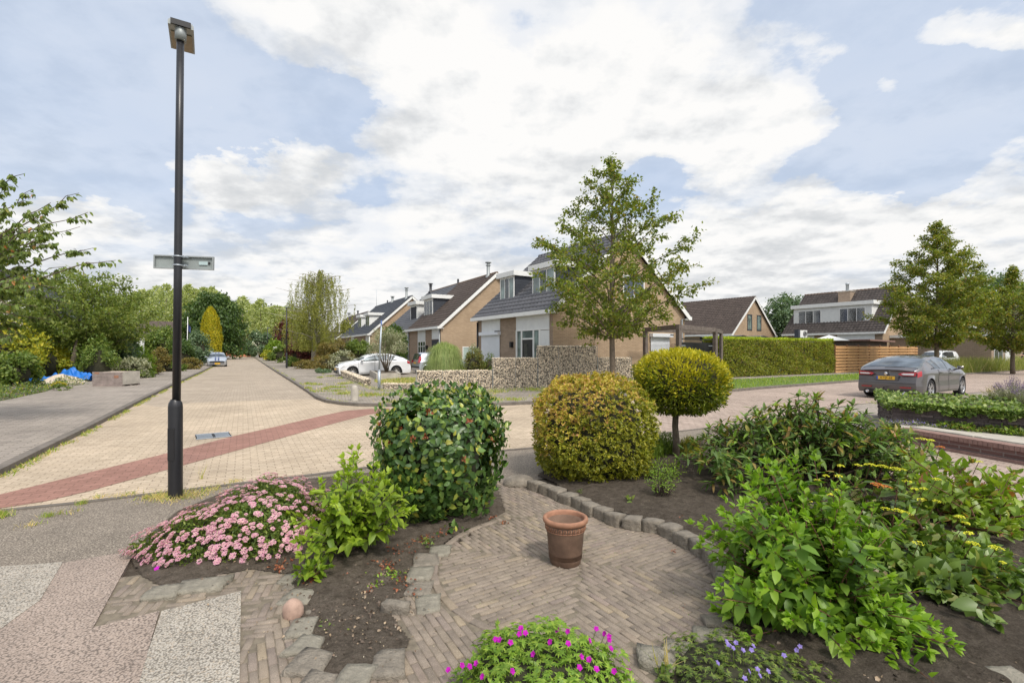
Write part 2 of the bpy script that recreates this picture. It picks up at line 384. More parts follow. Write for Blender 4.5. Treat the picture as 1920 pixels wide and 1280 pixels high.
m_brickpath = brickmat('worn_paving_bricks', [(0, (.225, .185, .148)), (.3, (.25, .205, .165)), (.6, (.27, .222, .172)), (.8, (.235, .190, .160)), (.93, (.31, .25, .175)), (1, (.26, .205, .175))])
m_grout = M('mossy_joint_sand', (.17, .142, .105), .95, .35, 14, .6, 90)
m_kerb = M('weathered_kerb_concrete', (.155, .135, .115), .9, .3, 5, .5, 70)
m_granite = M('grey_granite', (.27, .235, .19), .9, .38, 9, 1.0, 45, dist=.03)
m_granite2 = M('greenish_slate_stone', (.275, .25, .20), .85, .34, 9, .9, 42, dist=.025)
m_pinkrock = M('pink_boulder_granite', (.40, .27, .21), .8, .3, 14, .5, 50)
m_concrete = M('pale_concrete', (.42, .385, .33), .85, .22, 4, .4, 60)
m_terra = M('terracotta', (.31, .155, .095), .75, .25, 11, .3, 90)
m_terra2 = M('weathered_terracotta', (.165, .103, .072), .8, .3, 9, .4, 80)
m_black = M('black_painted_steel', (.018, .018, .021), .35, .25, 4, .05, 60, spec=.5)
m_grey_metal = M('grey_aluminium', (.30, .32, .32), .5, .12, 5, .05, 60, metal=.3)
m_galv = M('galvanised_steel', (.42, .46, .50), .45, .12, 8, .05, 60, metal=.5)
m_white = M('white_paint', (.74, .74, .72), .5, .05, 3, .05, 60)
m_whitecool = M('white_boarding', (.66, .67, .66), .5, .06, 3, .05, 60)
m_shutter = M('white_roller_shutter', (.66, .68, .72), .45, .04, 3, .04, 60)
m_darkboard = M('anthracite_boarding', (.045, .05, .062), .55, .15, 3, .1, 60)
m_dark = M('dark_interior', (.012, .012, .014), .6, .2, 3, .05, 60)
m_darkscreen = M('dark_sun_screen', (.045, .045, .055), .8, .12, 9, .1, 200)
m_tile_black = M('black_glazed_roof_tiles', (.105, .103, .110), .42, .25, 2.5, .15, 30, spec=.5)
m_tile_brown = M('brown_concrete_roof_tiles', (.105, .080, .068), .8, .32, 2.2, .4, 30)
m_tile_dark = M('dark_brown_roof_tiles', (.082, .068, .062), .8, .35, 2.2, .4, 30)
m_tile_blue = M('slate_blue_roof_tiles', (.062, .067, .080), .6, .2, 2.2, .2, 30)
m_ridge = M('mossy_ridge_tiles', (.15, .095, .06), .85, .3, 3, .4, 40)
m_brick_y = wallbrick('yellow_brown_brickwork', (.40, .29, .19), (.48, .355, .24), (.27, .20, .14))
m_brick_g = wallbrick('grey_brown_brickwork', (.30, .225, .165), (.37, .28, .21), (.22, .17, .125))
m_brick_o = M('orange_rendered_wall', (.66, .27, .16), .9, .1, 2, .2, 60)
m_cream = M('cream_rendered_wall', (.66, .60, .50), .9, .1, 2, .2, 60)
m_glass = glassm('dark_window_glass', (.035, .045, .05))
m_glassg = glassm('curtained_window_glass', (.15, .20, .185), .08)
m_glassb = glassm('reflecting_window_glass', (.07, .085, .12), .06)
m_frost = M('frosted_pale_glass', (.36, .44, .40), .3, .12, 2, .03, 60)
m_zinc = M('zinc_flashing', (.34, .37, .42), .4, .3, 9, .2, 40, metal=.4)
m_wood = M('weathered_grey_timber', (.135, .110, .095), .85, .3, 5, .5, 60)
m_fence = M('fresh_larch_boards', (.60, .345, .155), .7, .22, 3, .3, 50)
m_larchpost = M('dark_larch_post', (.26, .13, .07), .8, .2, 5, .3, 50)
m_gabion = M('gabion_pebbles', (.66, .56, .43), .85, .1, 6, .4, 80, island=.5)
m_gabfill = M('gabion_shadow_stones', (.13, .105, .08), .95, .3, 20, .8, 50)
m_bark = M('grey_brown_bark', (.150, .120, .088), .9, .3, 8, .9, 35, dist=.02)
m_birchbark = M('pale_birch_bark', (.34, .31, .27), .8, .45, 5, .5, 30)
m_twig = M('dark_brown_twigs', (.060, .042, .030), .9, .3, 12, .6, 50)
m_redstem = M('reddish_stems', (.13, .06, .035), .7, .3, 12, .3, 50)
m_slate = M('dark_slate_stone', (.105, .082, .078), .75, .35, 5, .8, 25, dist=.02, island=.35)
m_redbrick = wallbrick('purple_red_brickwork', (.125, .070, .062), (.16, .09, .078), (.19, .15, .135))
m_cap = M('brown_brick_coping', (.25, .155, .13), .85, .25, 12, .5, 60)
m_tarp = M('blue_tarpaulin', (.018, .155, .52), .5, .2, 6, .3, 25, dist=.02)
m_sand = M('pale_building_sand', (.56, .47, .37), .95, .2, 8, .8, 40, dist=.02)
m_crate = M('weathered_crate_boards', (.27, .22, .20), .85, .35, 4, .5, 50)
m_tyre = M('tyre_rubber', (.014, .014, .015), .8, .1, 9, .2, 80)
m_rim = M('silver_alloy', (.62, .62, .63), .3, .05, 9, 0, metal=.85)
m_plastic = M('black_plastic', (.018, .018, .02), .5, .1, 9, .1, 80)
m_carglass = glassm('tinted_car_glass', (.20, .225, .24), .05, 1.0)
m_carglass.node_tree.nodes['Principled BSDF'].inputs['Metallic'].default_value = .75
m_redlens = M('red_lamp_lens', (.38, .012, .018), .12, .15, 14, 0, spec=.8)
m_clearlens = M('clear_lamp_lens', (.62, .62, .62), .1, .15, 20, 0, spec=.9)
m_yplate = M('yellow_number_plate', (.80, .47, .04), .4, .05, 9, 0)
m_blueband = M('blue_plate_band', (.02, .10, .50), .4, .05, 9, 0)
m_chrome = M('chrome', (.75, .75, .76), .15, .04, 9, 0, metal=1.0)
def paint(name, col, metal=.0, rough=.32):
    return M(name, col, rough, .03, 2, 0, metal=metal, spec=.5, coat=1.0)
m_pgrey = paint('warm_grey_metallic_paint', (.105, .095, .098), .35)
m_pwhite = paint('white_car_paint', (.74, .75, .77))
m_psilver = paint('silver_car_paint', (.50, .54, .60), .6)
m_stripe = paint('dark_blue_stripe', (.02, .04, .14))
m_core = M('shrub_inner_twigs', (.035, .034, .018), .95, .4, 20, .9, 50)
# foliage
L = leafmat
f_horn = L('hornbeam_leaf', [(0, (.060, .095, .016)), (.35, (.085, .125, .020)), (.65, (.125, .160, .026)), (.93, (.17, .185, .035)), (1, (.19, .135, .035))], .42)
f_horn2 = L('verge_hornbeam_leaf', [(0, (.070, .105, .018)), (.4, (.105, .145, .022)), (.75, (.155, .18, .028)), (1, (.20, .155, .035))], .38)
f_cherry = L('cherry_leaf', [(0, (.060, .100, .024)), (.5, (.095, .140, .034)), (.985, (.14, .175, .045)), (.995, (.30, .10, .03))], .35)
f_mid = L('mid_green_leaf', [(0, (.050, .090, .018)), (.5, (.085, .135, .028)), (1, (.14, .18, .04))], .35)
f_dark = L('dark_green_leaf', [(0, (.022, .048, .012)), (.5, (.038, .075, .018)), (1, (.065, .105, .025))], .3)
f_lime = L('lime_green_leaf', [(0, (.070, .130, .012)), (.5, (.108, .180, .016)), (1, (.165, .240, .026))], .4)
f_yellow = L('golden_leaf', [(0, (.30, .32, .018)), (.5, (.42, .36, .018)), (1, (.60, .48, .025))], .3)
f_yellowgreen = L('yellow_green_leaf', [(0, (.13, .17, .02)), (.6, (.22, .24, .025)), (1, (.36, .32, .03))], .35)
f_silver = L('silver_green_leaf', [(0, (.13, .155, .10)), (.5, (.19, .21, .145)), (1, (.26, .275, .20))], .25)
f_bluegreen = L('blue_green_leaf', [(0, (.045, .085, .045)), (.5, (.075, .125, .07)), (1, (.12, .17, .105))], .3)
f_olive = L('olive_brown_leaf', [(0, (.12, .10, .025)), (.5, (.17, .15, .04)), (1, (.27, .18, .06))], .3, gain=1.15)
f_red = L('maroon_leaf', [(0, (.035, .010, .012)), (.6, (.07, .018, .018)), (1, (.12, .035, .025))], .3)
f_birch = L('birch_leaf', [(0, (.105, .125, .028)), (.5, (.155, .175, .042)), (1, (.22, .225, .06))], .4)
f_poplar = L('poplar_leaf', [(0, (.15, .19, .085)), (.5, (.225, .27, .12)), (1, (.32, .355, .18))], .45)
f_pampas = L('pampas_blade', [(0, (.10, .155, .05)), (.5, (.16, .22, .075)), (1, (.25, .29, .13))], .3)
f_grass = L('grass_blade', [(0, (.10, .165, .022)), (.5, (.15, .225, .03)), (.85, (.21, .26, .045)), (1, (.34, .28, .12))], .35)
f_dry = L('dry_grass_blade', [(0, (.28, .24, .10)), (.6, (.42, .35, .18)), (1, (.20, .24, .05))], .3)
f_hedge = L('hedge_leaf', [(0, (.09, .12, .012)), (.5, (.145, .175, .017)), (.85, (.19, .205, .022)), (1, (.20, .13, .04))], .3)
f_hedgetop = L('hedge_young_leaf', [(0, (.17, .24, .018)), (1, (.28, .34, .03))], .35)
f_cam = L('camellia_leaf', [(0, (.022, .052, .014)), (.45, (.038, .082, .020)), (.74, (.065, .125, .028)), (.90, (.135, .205, .04)), (1, (.26, .26, .04))], .18, .36, .5)
f_golden_lo = L('golden_shrub_leaf', [(0, (.13, .155, .016)), (.5, (.25, .265, .024)), (1, (.42, .38, .034))], .3)
f_golden_hi = L('coppery_young_leaf', [(0, (.44, .40, .05)), (.5, (.55, .44, .075)), (.8, (.54, .33, .12)), (1, (.46, .22, .11))], .3)
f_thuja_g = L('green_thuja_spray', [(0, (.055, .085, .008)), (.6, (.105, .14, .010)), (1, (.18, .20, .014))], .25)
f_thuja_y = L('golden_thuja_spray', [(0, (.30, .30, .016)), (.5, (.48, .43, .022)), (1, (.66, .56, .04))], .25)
f_vib = L('viburnum_leaf', [(0, (.038, .075, .018)), (.5, (.062, .115, .026)), (.8, (.095, .16, .036)), (1, (.18, .12, .04))], .28, .5, .3)
f_vibnew = L('viburnum_young_leaf', [(0, (.08, .16, .02)), (.7, (.15, .24, .03)), (1, (.20, .11, .04))], .3)
f_vibbud = L('viburnum_bud', [(0, (.13, .055, .03)), (1, (.22, .10, .05))], .1)
f_umb = L('umbel_shrub_leaf', [(0, (.046, .086, .016)), (.5, (.070, .122, .022)), (.85, (.10, .16, .028)), (1, (.14, .11, .045))], .25, .4, .5)
f_hyd = L('fresh_hydrangea_leaf', [(0, (.045, .100, .012)), (.5, (.070, .145, .017)), (1, (.105, .185, .024))], .35, .45, .4)
f_hydtip = L('hydrangea_tip_leaf', [(0, (.10, .20, .017)), (1, (.16, .26, .028))], .4, .45, .4)
f_right = L('broad_green_leaf', [(0, (.085, .15, .018)), (.55, (.13, .20, .024)), (.85, (.17, .24, .03)), (1, (.20, .085, .04))], .35, .4, .5)
f_spirea = L('spirea_leaf', [(0, (.045, .085, .016)), (.6, (.08, .125, .022)), (1, (.13, .17, .03))], .3)
f_pink = L('pink_blossom', [(0, (.56, .20, .42)), (.4, (.64, .32, .50)), (.7, (.74, .52, .60)), (1, (.74, .62, .48))], .25, .7, .1, .1)
f_ger = L('geranium_leaf', [(0, (.075, .15, .018)), (.6, (.12, .21, .026)), (1, (.19, .27, .04))], .35)
f_mag = L('magenta_petal', [(0, (.46, .012, .44)), (1, (.60, .035, .58))], .3, .6, .1, .1)
f_vio = L('violet_petal', [(0, (.25, .19, .62)), (1, (.40, .32, .74))], .3, .6, .1, .1)
f_ivy = L('ivy_leaf', [(0, (.07, .12, .022)), (.5, (.13, .20, .04)), (.85, (.22, .29, .07)), (1, (.36, .40, .16))], .3, gain=1.15)
f_yel = L('yellow_umbel', [(0, (.58, .58, .05)), (1, (.76, .74, .10))], .2, .7, .1, .1)
f_org = L('orange_pink_umbel', [(0, (.68, .40, .05)), (.5, (.70, .28, .10)), (1, (.50, .05, .07))], .2, .7, .1, .1)
f_litter = L('withered_blossom', [(0, (.16, .04, .018)), (.5, (.26, .07, .03)), (1, (.34, .14, .07))], .1)
f_whitefl = L('white_blossom', [(0, (.62, .62, .50)), (1, (.74, .74, .68))], .2)
f_roseleaf = L('small_rose_leaf', [(0, (.08, .16, .02)), (1, (.17, .26, .035))], .35)
# ---------------------------------------------------------------- the ground, streets and pavements
def sheet(name, pts, z, m, thick=0):
    mb = MB()
    mb.poly([(x, y, z) for x, y in pts]); o = mb.build(name, m)
    if o.data.polygons[0].normal.z < 0: o.data.flip_normals()
    return tag(o, kind='structure')
S_ = 1500
tag(MB().poly([(-S_, -20, -.04), (S_, -20, -.04), (S_, S_, -.04), (-S_, S_, -.04)]).build('ground', m_ground), kind='structure')
gl = lambda L_, z=0.0: [G(a, b, z) for a, b in L_]
left_kerb = [(0, 893), (98, 842), (169, 806), (267, 752.5), (323, 724), (380, 697.5), (424.8, 673.5), (436, 668.5)]
right_kerb = [(474, 668.5), (505, 690), (530, 706), (555, 722), (577, 737), (592, 748), (612, 755.5), (640, 759.5), (672, 762), (730, 763), (800, 762.5), (934, 761), (1012, 757.5), (1110, 751), (1240, 743.5), (1365, 735), (1452, 727.5), (1512, 723), (1613, 715.3), (1700, 709)]
near_edge = [(0, 955), (140, 941), (309, 921), (520, 896), (604, 886), (695, 874), (800, 861), (942, 843), (1003, 838), (1110, 827), (1240, 811), (1399, 792.5)]
GR = gl(right_kerb)+[(30.4, 32.6), (39.6, 38.0), (85, 65)]
GN = [(-4.9, 2.6), (-5.2, 3.6), (-5.5, 4.5)]+gl(near_edge)+[(8.3, 13.4), (13.5, 16.6), (19, 19.4), (60, 44)]
GLk = [(-6.5, 2.6), (-6.35, 3.8), (-6.2, 5.0)]+gl(left_kerb)
road = GN+GR[::-1]+GLk[::-1]
sheet('road', road, 0.0, m_pinkroad)
# left street (grey-beige) and the lighter crossing area
cross_l = [(520, 749.5), (440, 752), (360, 755), (300, 763), (262, 757)]
sheet('left_street', gl([(436, 668.3), (474, 668.3), (505, 690), (530, 706), (555, 722), (577, 737), (592, 748.7)])+gl(cross_l)+gl([(323, 724), (380, 697.5), (424.8, 673.5)]), .004, m_greyroad)
sheet('crossing', gl([(592, 748.7), (612, 755.5), (640, 759.5), (672, 762), (730, 763), (800, 762.5), (934, 761), (1012, 757.5), (1110, 751), (1200, 745), (1232, 778), (1242, 811), (1110, 827), (1003, 838), (942, 843), (800, 861), (695, 874), (604, 886), (520, 896), (309, 921), (140, 941), (0, 955)])+[(-5.5, 4.5), (-5.2, 3.6), (-4.9, 2.6), (-6.5, 2.6), (-6.33, 3.8), (-6.2, 5.0)]+gl([(0, 893.2), (98, 842.2), (169, 806.2), (262, 755.5)])+gl(cross_l[::-1]), .006, m_beige)
sheet('red_band', gl([(-70, 940), (0, 928), (169, 886), (318, 849), (440, 817.5), (520, 799.5), (600, 780.5), (647, 770.5), (690, 767), (730, 765.5), (730, 771), (690, 778), (642, 790), (600, 801.5), (520, 824), (343, 873), (169, 921), (84, 941), (0, 953.8), (-50, 960)]), .010, m_band)
# kerbs
def kerb(name, pts, w=.13, z0=-.02, z1=.10, side=1, m=m_kerb):
    mb = MB(); P = [Vector((x, y)) for x, y in pts]; Q = []
    for i, p in enumerate(P):
        d = (P[min(i+1, len(P)-1)]-P[max(i-1, 0)]).normalized(); n = Vector((-d.y, d.x))*side; Q.append(p+n*w)
    for i in range(len(P)-1):
        a, b, c, d = P[i], P[i+1], Q[i+1], Q[i]
        mb.hexa([(a.x, a.y, z0), (b.x, b.y, z0), (c.x, c.y, z0), (d.x, d.y, z0), (a.x, a.y, z1-.008), (b.x, b.y, z1-.008), (c.x, c.y, z1), (d.x, d.y, z1)])
    return tag(mb.build(name, m), kind='structure')
kerb('kerb', GR, side=1); kerb('kerb', GLk, side=1); 
kerb('kerb', GN, w=.09, z1=.012, side=-1)
# pavements
def off_poly(P, d, side):
    Q = []; P = [Vector(p) for p in P]
    for i, p in enumerate(P):
        t = (P[min(i+1, len(P)-1)]-P[max(i-1, 0)]).normalized(); Q.append(p+Vector((-t.y, t.x))*side*d)
    return [tuple(q) for q in Q]
lk = off_poly(GLk, .12, 1)
lb = [(-14.5, 2.6), (-14.9, 11.6), (-15.2, 13.6), (-16.1, 15.6), (-17.6, 18.3), (-19.4, 20.8), (-24.8, 30.6), (-33.0, 45), (-60, 96), (-73, 118)]
sheet('pavement', lk+lb[::-1], .078, m_walk)
rk = off_poly(GR, .12, 1)
sheet('pavement', rk[:16]+[(11.2, 21.5), (11.8, 27.6), (11.6, 28.6), (6, 26.5), (-2, 24), (-4, 30), (-4, 40), (-14, 54), (-30, 80), (-63, 122)], .078, m_walk2)
hb0, hb1 = Vector((11.9, 27.9)), Vector((21.9, 33.0)); hd = (hb1-hb0).normalized(); hn = Vector((-hd.y, hd.x))
far_walk = [tuple(hb0-hd*1.5-hn*.0), tuple(hb1+hd*16), (60, 56), (61, 54), tuple(hb1+hd*16-hn*1.5), tuple(hb1-hn*1.45), tuple(hb0-hn*1.9-hd*.6)]
sheet('pavement', far_walk, .086, m_walk)
verge = [G(1235, 741.5), G(1365, 733.8), G(1452, 726.6), G(1512, 722.2), G(1613, 714.6), (24.5, 29.3), (29.4, 32.35), (39, 38.2), (62, 51.6), (60, 54.2), (36, 41), (30.5, 37), tuple(hb1-hn*1.4), tuple(hb0-hn*1.85-hd*.5), (9.6, 24.5), (6.9, 20.3)]
sheet('verge', verge, .094, m_turf)
sheet('near_pavement', GN[:-4]+[GN[-4], (8.0, 12.9), (7.0, 10.0), (5.0, 9.2), (3.2, 7.6), (1.3, 6.6), (-.2, 6.0), (-2.2, 5.0), (-2.95, 3.95), (-3.3, 3.5), (-4.0, 3.1), (-4.8, 2.6)], -.004, m_asph)
# driveway of the neighbouring garden, raised path
sheet('driveway', [(4.6, 8.9), (5.6, 10.2), (7.05, 9.4), (7.0, 8.3), (7.3, 6.9), (7.9, 4.0), (5.2, 4.0), (5.0, 6.3)], .006, m_pinkroad)
# right front parking strip beside the street
sheet('parking_strip', [(8.3, 13.2), (13.5, 16.6), (19, 19.4), (26, 24), (28, 19), (13, 9.5), (9.6, 10.5), (7.2, 9.6)], .002, m_walk)
# drain grate
dg = MB(); A = Vector((*G(368, 825), 0)); B = Vector((*G(435, 819), 0)); U = (B-A); LN = U.length; U.normalize(); V = Vector((-U.y, U.x, 0)); Wd = .60
dg.obox(A, U, V, Vector((0, 0, 1)), 0, LN, 0, Wd, .007, .012, 1)
nb = 34
for i in range(nb):
    if abs(i-nb/2) < 1.1: continue
    dg.obox(A, U, V, Vector((0, 0, 1)), .02+i*(LN-.04)/nb, .02+(i+.55)*(LN-.04)/nb, .03, Wd-.03, .012, .020, 0)
for a, b in ((0, .03), (Wd-.03, Wd)): dg.obox(A, U, V, Vector((0, 0, 1)), 0, LN, a, b, .012, .021, 0)
tag(dg.build('drain_grate', [m_galv, m_dark]), 'long grey steel drain grate set in the beige paving beside the red band', 'drain')

# ---------------------------------------------------------------- the garden floor
bed_left = gl([(262, 1083), (235, 1040), (330, 960), (440, 915), (560, 900), (700, 886), (850, 880), (925, 888), (950, 960), (900, 990), (850, 1010), (810, 1040), (778, 1060), (766, 1090), (775, 1112), (730, 1140), (745, 1165), (775, 1205), (745, 1240), (690, 1262), (640, 1290), (590, 1290), (600, 1215), (575, 1180), (545, 1140), (535, 1080), (470, 1070), (380, 1088), (300, 1104)])
bed_right = gl([(1005, 893), (1030, 872), (1110, 845), (1240, 838), (1330, 822)])+[(3.6, 9.0), (4.6, 9.0), (5.05, 6.4), (5.2, 4.0), (5.2, 1.6), (.75, 1.6), (.72, 2.42)]+gl([(1236, 1222), (1285, 1200), (1330, 1160), (1368, 1110), (1362, 1050), (1320, 1018), (1270, 992), (1200, 972), (1130, 955), (1075, 930), (1035, 905)])
def soilsheet(name, poly, z=.012, res=.045, amp=.03, seed=0, mt=None):
    """grid clipped to a polygon with lumpy relief"""
    rng = np.random.default_rng(seed)
    P = np.array(poly); x0, y0 = P.min(0); x1, y1 = P.max(0)
    nx, ny = int((x1-x0)/res)+1, int((y1-y0)/res)+1
    X, Y = np.meshgrid(np.linspace(x0, x1, nx), np.linspace(y0, y1, ny))
    def inside(X, Y):
        c = np.zeros(X.shape, bool); n = len(P)
        for i in range(n):
            xa, ya = P[i]; xb, yb = P[(i+1) % n]
            cond = ((ya > Y) != (yb > Y))
            with np.errstate(divide='ignore', invalid='ignore'):
                xi = (xb-xa)*(Y-ya)/(yb-ya+1e-12)+xa
            c ^= cond & (X < xi)
        return c
    ins = inside(X, Y)
    d = np.full(X.shape, 9.0); n = len(P)
    for i in range(n):
        a = P[i]; b = P[(i+1) % n]; ab = b-a; t = np.clip(((X-a[0])*ab[0]+(Y-a[1])*ab[1])/(ab@ab+1e-12), 0, 1)
        d = np.minimum(d, np.hypot(X-a[0]-t*ab[0], Y-a[1]-t*ab[1]))
    h = np.zeros(X.shape)
    for s, a_ in ((.35, .45), (.13, .30), (.05, .34), (.028, .26)):
        g = rng.normal(size=(int((y1-y0)/s)+3, int((x1-x0)/s)+3)); u = (X-x0)/s; v = (Y-y0)/s; iu = u.astype(int); iv = v.astype(int); fu = u-iu; fv = v-iv
        h += a_*((g[iv, iu]*(1-fu)+g[iv, iu+1]*fu)*(1-fv)+(g[iv+1, iu]*(1-fu)+g[iv+1, iu+1]*fu)*fv)
    Z = z+amp*np.clip(d/.25, 0, 1)*(1+.62*h)
    Z = np.maximum(Z, z-.004)
    V = np.stack([X, Y, Z], -1).reshape(-1, 3)
    idx = np.arange(nx*ny).reshape(ny, nx)
    ok = ins[:-1, :-1] & ins[1:, :-1] & ins[:-1, 1:] & ins[1:, 1:]
    a = idx[:-1, :-1][ok]; b = idx[:-1, 1:][ok]; c = idx[1:, 1:][ok]; e = idx[1:, :-1][ok]
    T = np.concatenate([np.stack([a, b, c], 1), np.stack([a, c, e], 1)])
    o = mesh_obj(name, tri_mesh(name, V, T, mt or m_soil, smooth=True)); tag(o, kind='structure'); return inside
sheet('garden_ground', [(-4.2, 3.9), (-2.2, 5.0), (-.2, 6.0), (1.3, 6.6), (3.2, 7.6), (4.6, 8.9), (5.2, 4.0), (5.6, 1.2), (-5, 1.2), (-5, 3.2)], -.012, m_soil)
in_left = soilsheet('soil_bed', bed_left, seed=1, res=.018)
in_right = soilsheet('soil_bed', bed_right, seed=2, res=.026, mt=m_soil2)
# paving bricks laid one by one: radial quarters inside the circle, running rows outside
CXc, CYc, RC = .53, 3.76, 1.12
def brick_paving():
    rng = np.random.default_rng(5); V = []; T = []; n = 0
    a0 = R(33)
    slab_polys = [np.array(gl(p)) for p in ([(303, 1150), (452, 1112), (449, 1290), (256, 1292)], [(112, 1060), (254, 1034), (172, 1185), (20, 1230), (-40, 1180)], [(-60, 1225), (172, 1183), (299, 1150), (259, 1292), (-100, 1300)], [(-150, 1078), (118, 1058), (75, 1130), (-20, 1200), (-200, 1240)])]
    def inpoly(P, x, y):
        c = False; j = len(P)-1
        for i in range(len(P)):
            if (P[i][1] > y) != (P[j][1] > y) and x < (P[j][0]-P[i][0])*(y-P[i][1])/(P[j][1]-P[i][1]+1e-12)+P[i][0]: c = not c
            j = i
        return c
    region = np.array([(-4.0, 3.55), (-3.0, 3.45), (-2.0, 3.8), (-.35, 4.1), (-.3, 5.2), (-.22, 6.0), (.35, 5.98), (.9, 4.9), (1.9, 4.2), (2.0, 2.9), (1.0, 2.2), (1.0, 1.6), (-3.2, 1.6), (-4.5, 3.0)])
    BL, BW = .166, .0425
    LB, WB = .1700, .0458
    def add(cx, cy, ang, l, w, up=0):
        nonlocal n
        ca, sa = math.cos(ang), math.sin(ang); h = rng.normal()*.0016+up; t1, t2 = rng.normal()*.004, rng.normal()*.010
        bv = .005; pts = []
        for (sx, sy) in ((-1, -1), (1, -1), (1, 1), (-1, 1)):
            for k, (dz, ins) in enumerate(((-.03, 0), (-.004, 0), (.0, bv))):
                lx, ly = sx*(l/2-ins), sy*(w/2-ins)
                pts.append((cx+lx*ca-ly*sa, cy+lx*sa+ly*ca, .0125+h+dz+lx*t1+ly*t2))
        V.extend(pts)
        for k in range(4):
            a, b = k*3, ((k+1) % 4)*3
            for lv in (0, 1):
                T.append((n+a+lv, n+b+lv, n+b+lv+1)); T.append((n+a+lv, n+b+lv+1, n+a+lv+1))
        T.append((n+2, n+5, n+8)); T.append((n+2, n+8, n+11)); n += 12
    # lattice test
    def zone(x, y):
        dx, dy = x-CXc, y-CYc; r = math.hypot(dx, dy)
        if r < RC-.012:
            u = dx*math.cos(a0)+dy*math.sin(a0); v = -dx*math.sin(a0)+dy*math.cos(a0)
            return 1 if abs(u) > abs(v)*.95 else 2
        if r < RC+.04 and (dx < -.1 and dy < .55): return 0
        if not inpoly(region, x, y): return 0
        if inpoly(bed_left_np, x, y) or inpoly(bed_right_np, x, y): return 0
        for sp in slab_polys:
            if inpoly(sp, x, y): return 0
        if x < -1.42: return 4 if (math.floor((x+10)/.215)+math.floor((y+10)/.22)) % 2 else 5
        return 3
    bed_left_np, bed_right_np = np.array(bed_left), np.array(bed_right)
    for zi, ang in ((1, a0), (2, a0+PI/2), (3, R(-60)), (4, R(14)), (5, R(104))):
        ca, sa = math.cos(ang), math.sin(ang)
        for row in range(-115, 115):
            for col in range(-34, 34):
                u = (col+(.5 if row % 2 else 0)+(row*37 % 5)*.03)*LB; v = row*WB
                x, y = CXc+u*ca-v*sa, CYc+u*sa+v*ca
                if not (-4.5 < x < 2.4 and 1.6 < y < 6.1): continue
                if zone(x, y) == zi:
                    # shorten bricks that would stick out of their zone
                    l0 = -.5 if zone(x-BL*.45*ca, y-BL*.45*sa) == zi else -.2; l1 = .5 if zone(x+BL*.45*ca, y+BL*.45*sa) == zi else .2
                    m_ = (l0+l1)/2*BL
                    add(x+m_*ca, y+m_*sa, ang+rng.normal()*.006, BL*(l1-l0), BW)
    # kerb ring of bricks on edge along the left half of the circle
    for k in range(19):
        t = R(132)+k*R(9.0)*1.0
        if t > R(288): break
        add(CXc+RC*math.cos(t), CYc+RC*math.sin(t), t+PI/2, .172, .056, .004)
    me = tri_mesh('garden_paving', V, T, m_brickpath); tag(mesh_obj('garden_paving', me), kind='structure')
    base = MB().poly([(x, y, .0075) for x, y in region]).build('paving_bed', m_grout); tag(base, kind='structure')
    for i, (sp, mt) in enumerate(zip(slab_polys, (m_pebble, m_pinkslab, m_pinkslab, m_pebble))):
        mb = MB(); mb.prism([tuple(p) for p in sp], -.03, .016 + (.003 if i == 0 else 0.002*i))
        nm = 'paving_slab'; lab = ['white pebble surfaced slab nearest the camera between bricks', 'pink grey stone slab with dark flecks at the corner nearest the pink flowers',
             'pink grey stone slab with dark flecks along the bottom edge', 'white pebble surfaced slab at the left edge beside the pavement'][i]
        tag(mb.build(nm, mt), lab, 'paving slab', 'large garden slabs')
brick_paving()

# ---------------------------------------------------------------- edging stones
def rock(name, label, cat, group, cx, cy, w, l, h, z0, rz, m, seed, round_=.25, rough=.06):
    rng = random.Random(seed); bm = bmesh.new(); bmesh.ops.create_cube(bm, size=1)
    bmesh.ops.subdivide_edges(bm, edges=bm.edges, cuts=4, use_grid_fill=True)
    offs = [Vector((rng.uniform(-1, 1), rng.uniform(-1, 1), rng.uniform(-1, 1))) for _ in range(9)]
    sk = [rng.uniform(-.22, .22) for _ in range(4)]
    from mathutils import noise as mn
    for v in bm.verts:
        p = v.co*2; q = p.normalized()*1.25
        p = p.lerp(q, round_)
        nzv = mn.noise_vector(p*1.1+offs[0]*9)*rough*2.2+mn.noise_vector(p*3+offs[1]*9)*rough
        p += nzv
        x = p.x*w/2*(1+sk[0]*p.y*.6); y = p.y*l/2*(1+sk[1]*p.x*.6); z = (p.z*.5+.5)*h*(1+sk[2]*.35*p.x+sk[3]*.35*p.y)
        v.co = (x, y, z)
    for f in bm.faces: f.smooth = True
    me = bpy.data.meshes.new(name); bm.to_mesh(me); bm.free(); me.materials.append(m)
    o = mesh_obj(name, me, None, (cx, cy, z0), rz); tag(o, label, cat, group); return o
arc = [(1006, 904), (1028, 911), (1045, 918), (1067, 927), (1090, 935.5), (1108, 946), (1131, 953.5), (1153, 964), (1187, 971), (1224, 976), (1258, 986), (1287, 1002), (1315, 1016), (1340, 1034), (1358, 1060), (1366, 1088)]
words = ['first', 'second', 'third', 'fourth', 'fifth', 'sixth', 'seventh', 'eighth', 'ninth', 'tenth', 'eleventh', 'twelfth', 'thirteenth', 'fourteenth', 'fifteenth', 'sixteenth']
ap = [Vector(G(a, b, .10)) for a, b in arc]
for i, p in enumerate(ap):
    d = (ap[min(i+1, len(ap)-1)]-ap[max(i-1, 0)]); sp = d.length/(2 if 0 < i < len(ap)-1 else 1); d.normalize()
    rock('edging_stone', 'rough grey granite block edging the right bed, %s from the golden shrub end' % words[i], 'edging stone', 'granite blocks edging the round terrace',
         p.x, p.y, sp*.93, .145, (.108+.012*random.random()), 0, math.atan2(d.y, d.x), m_granite, 40+i, .07, .05)
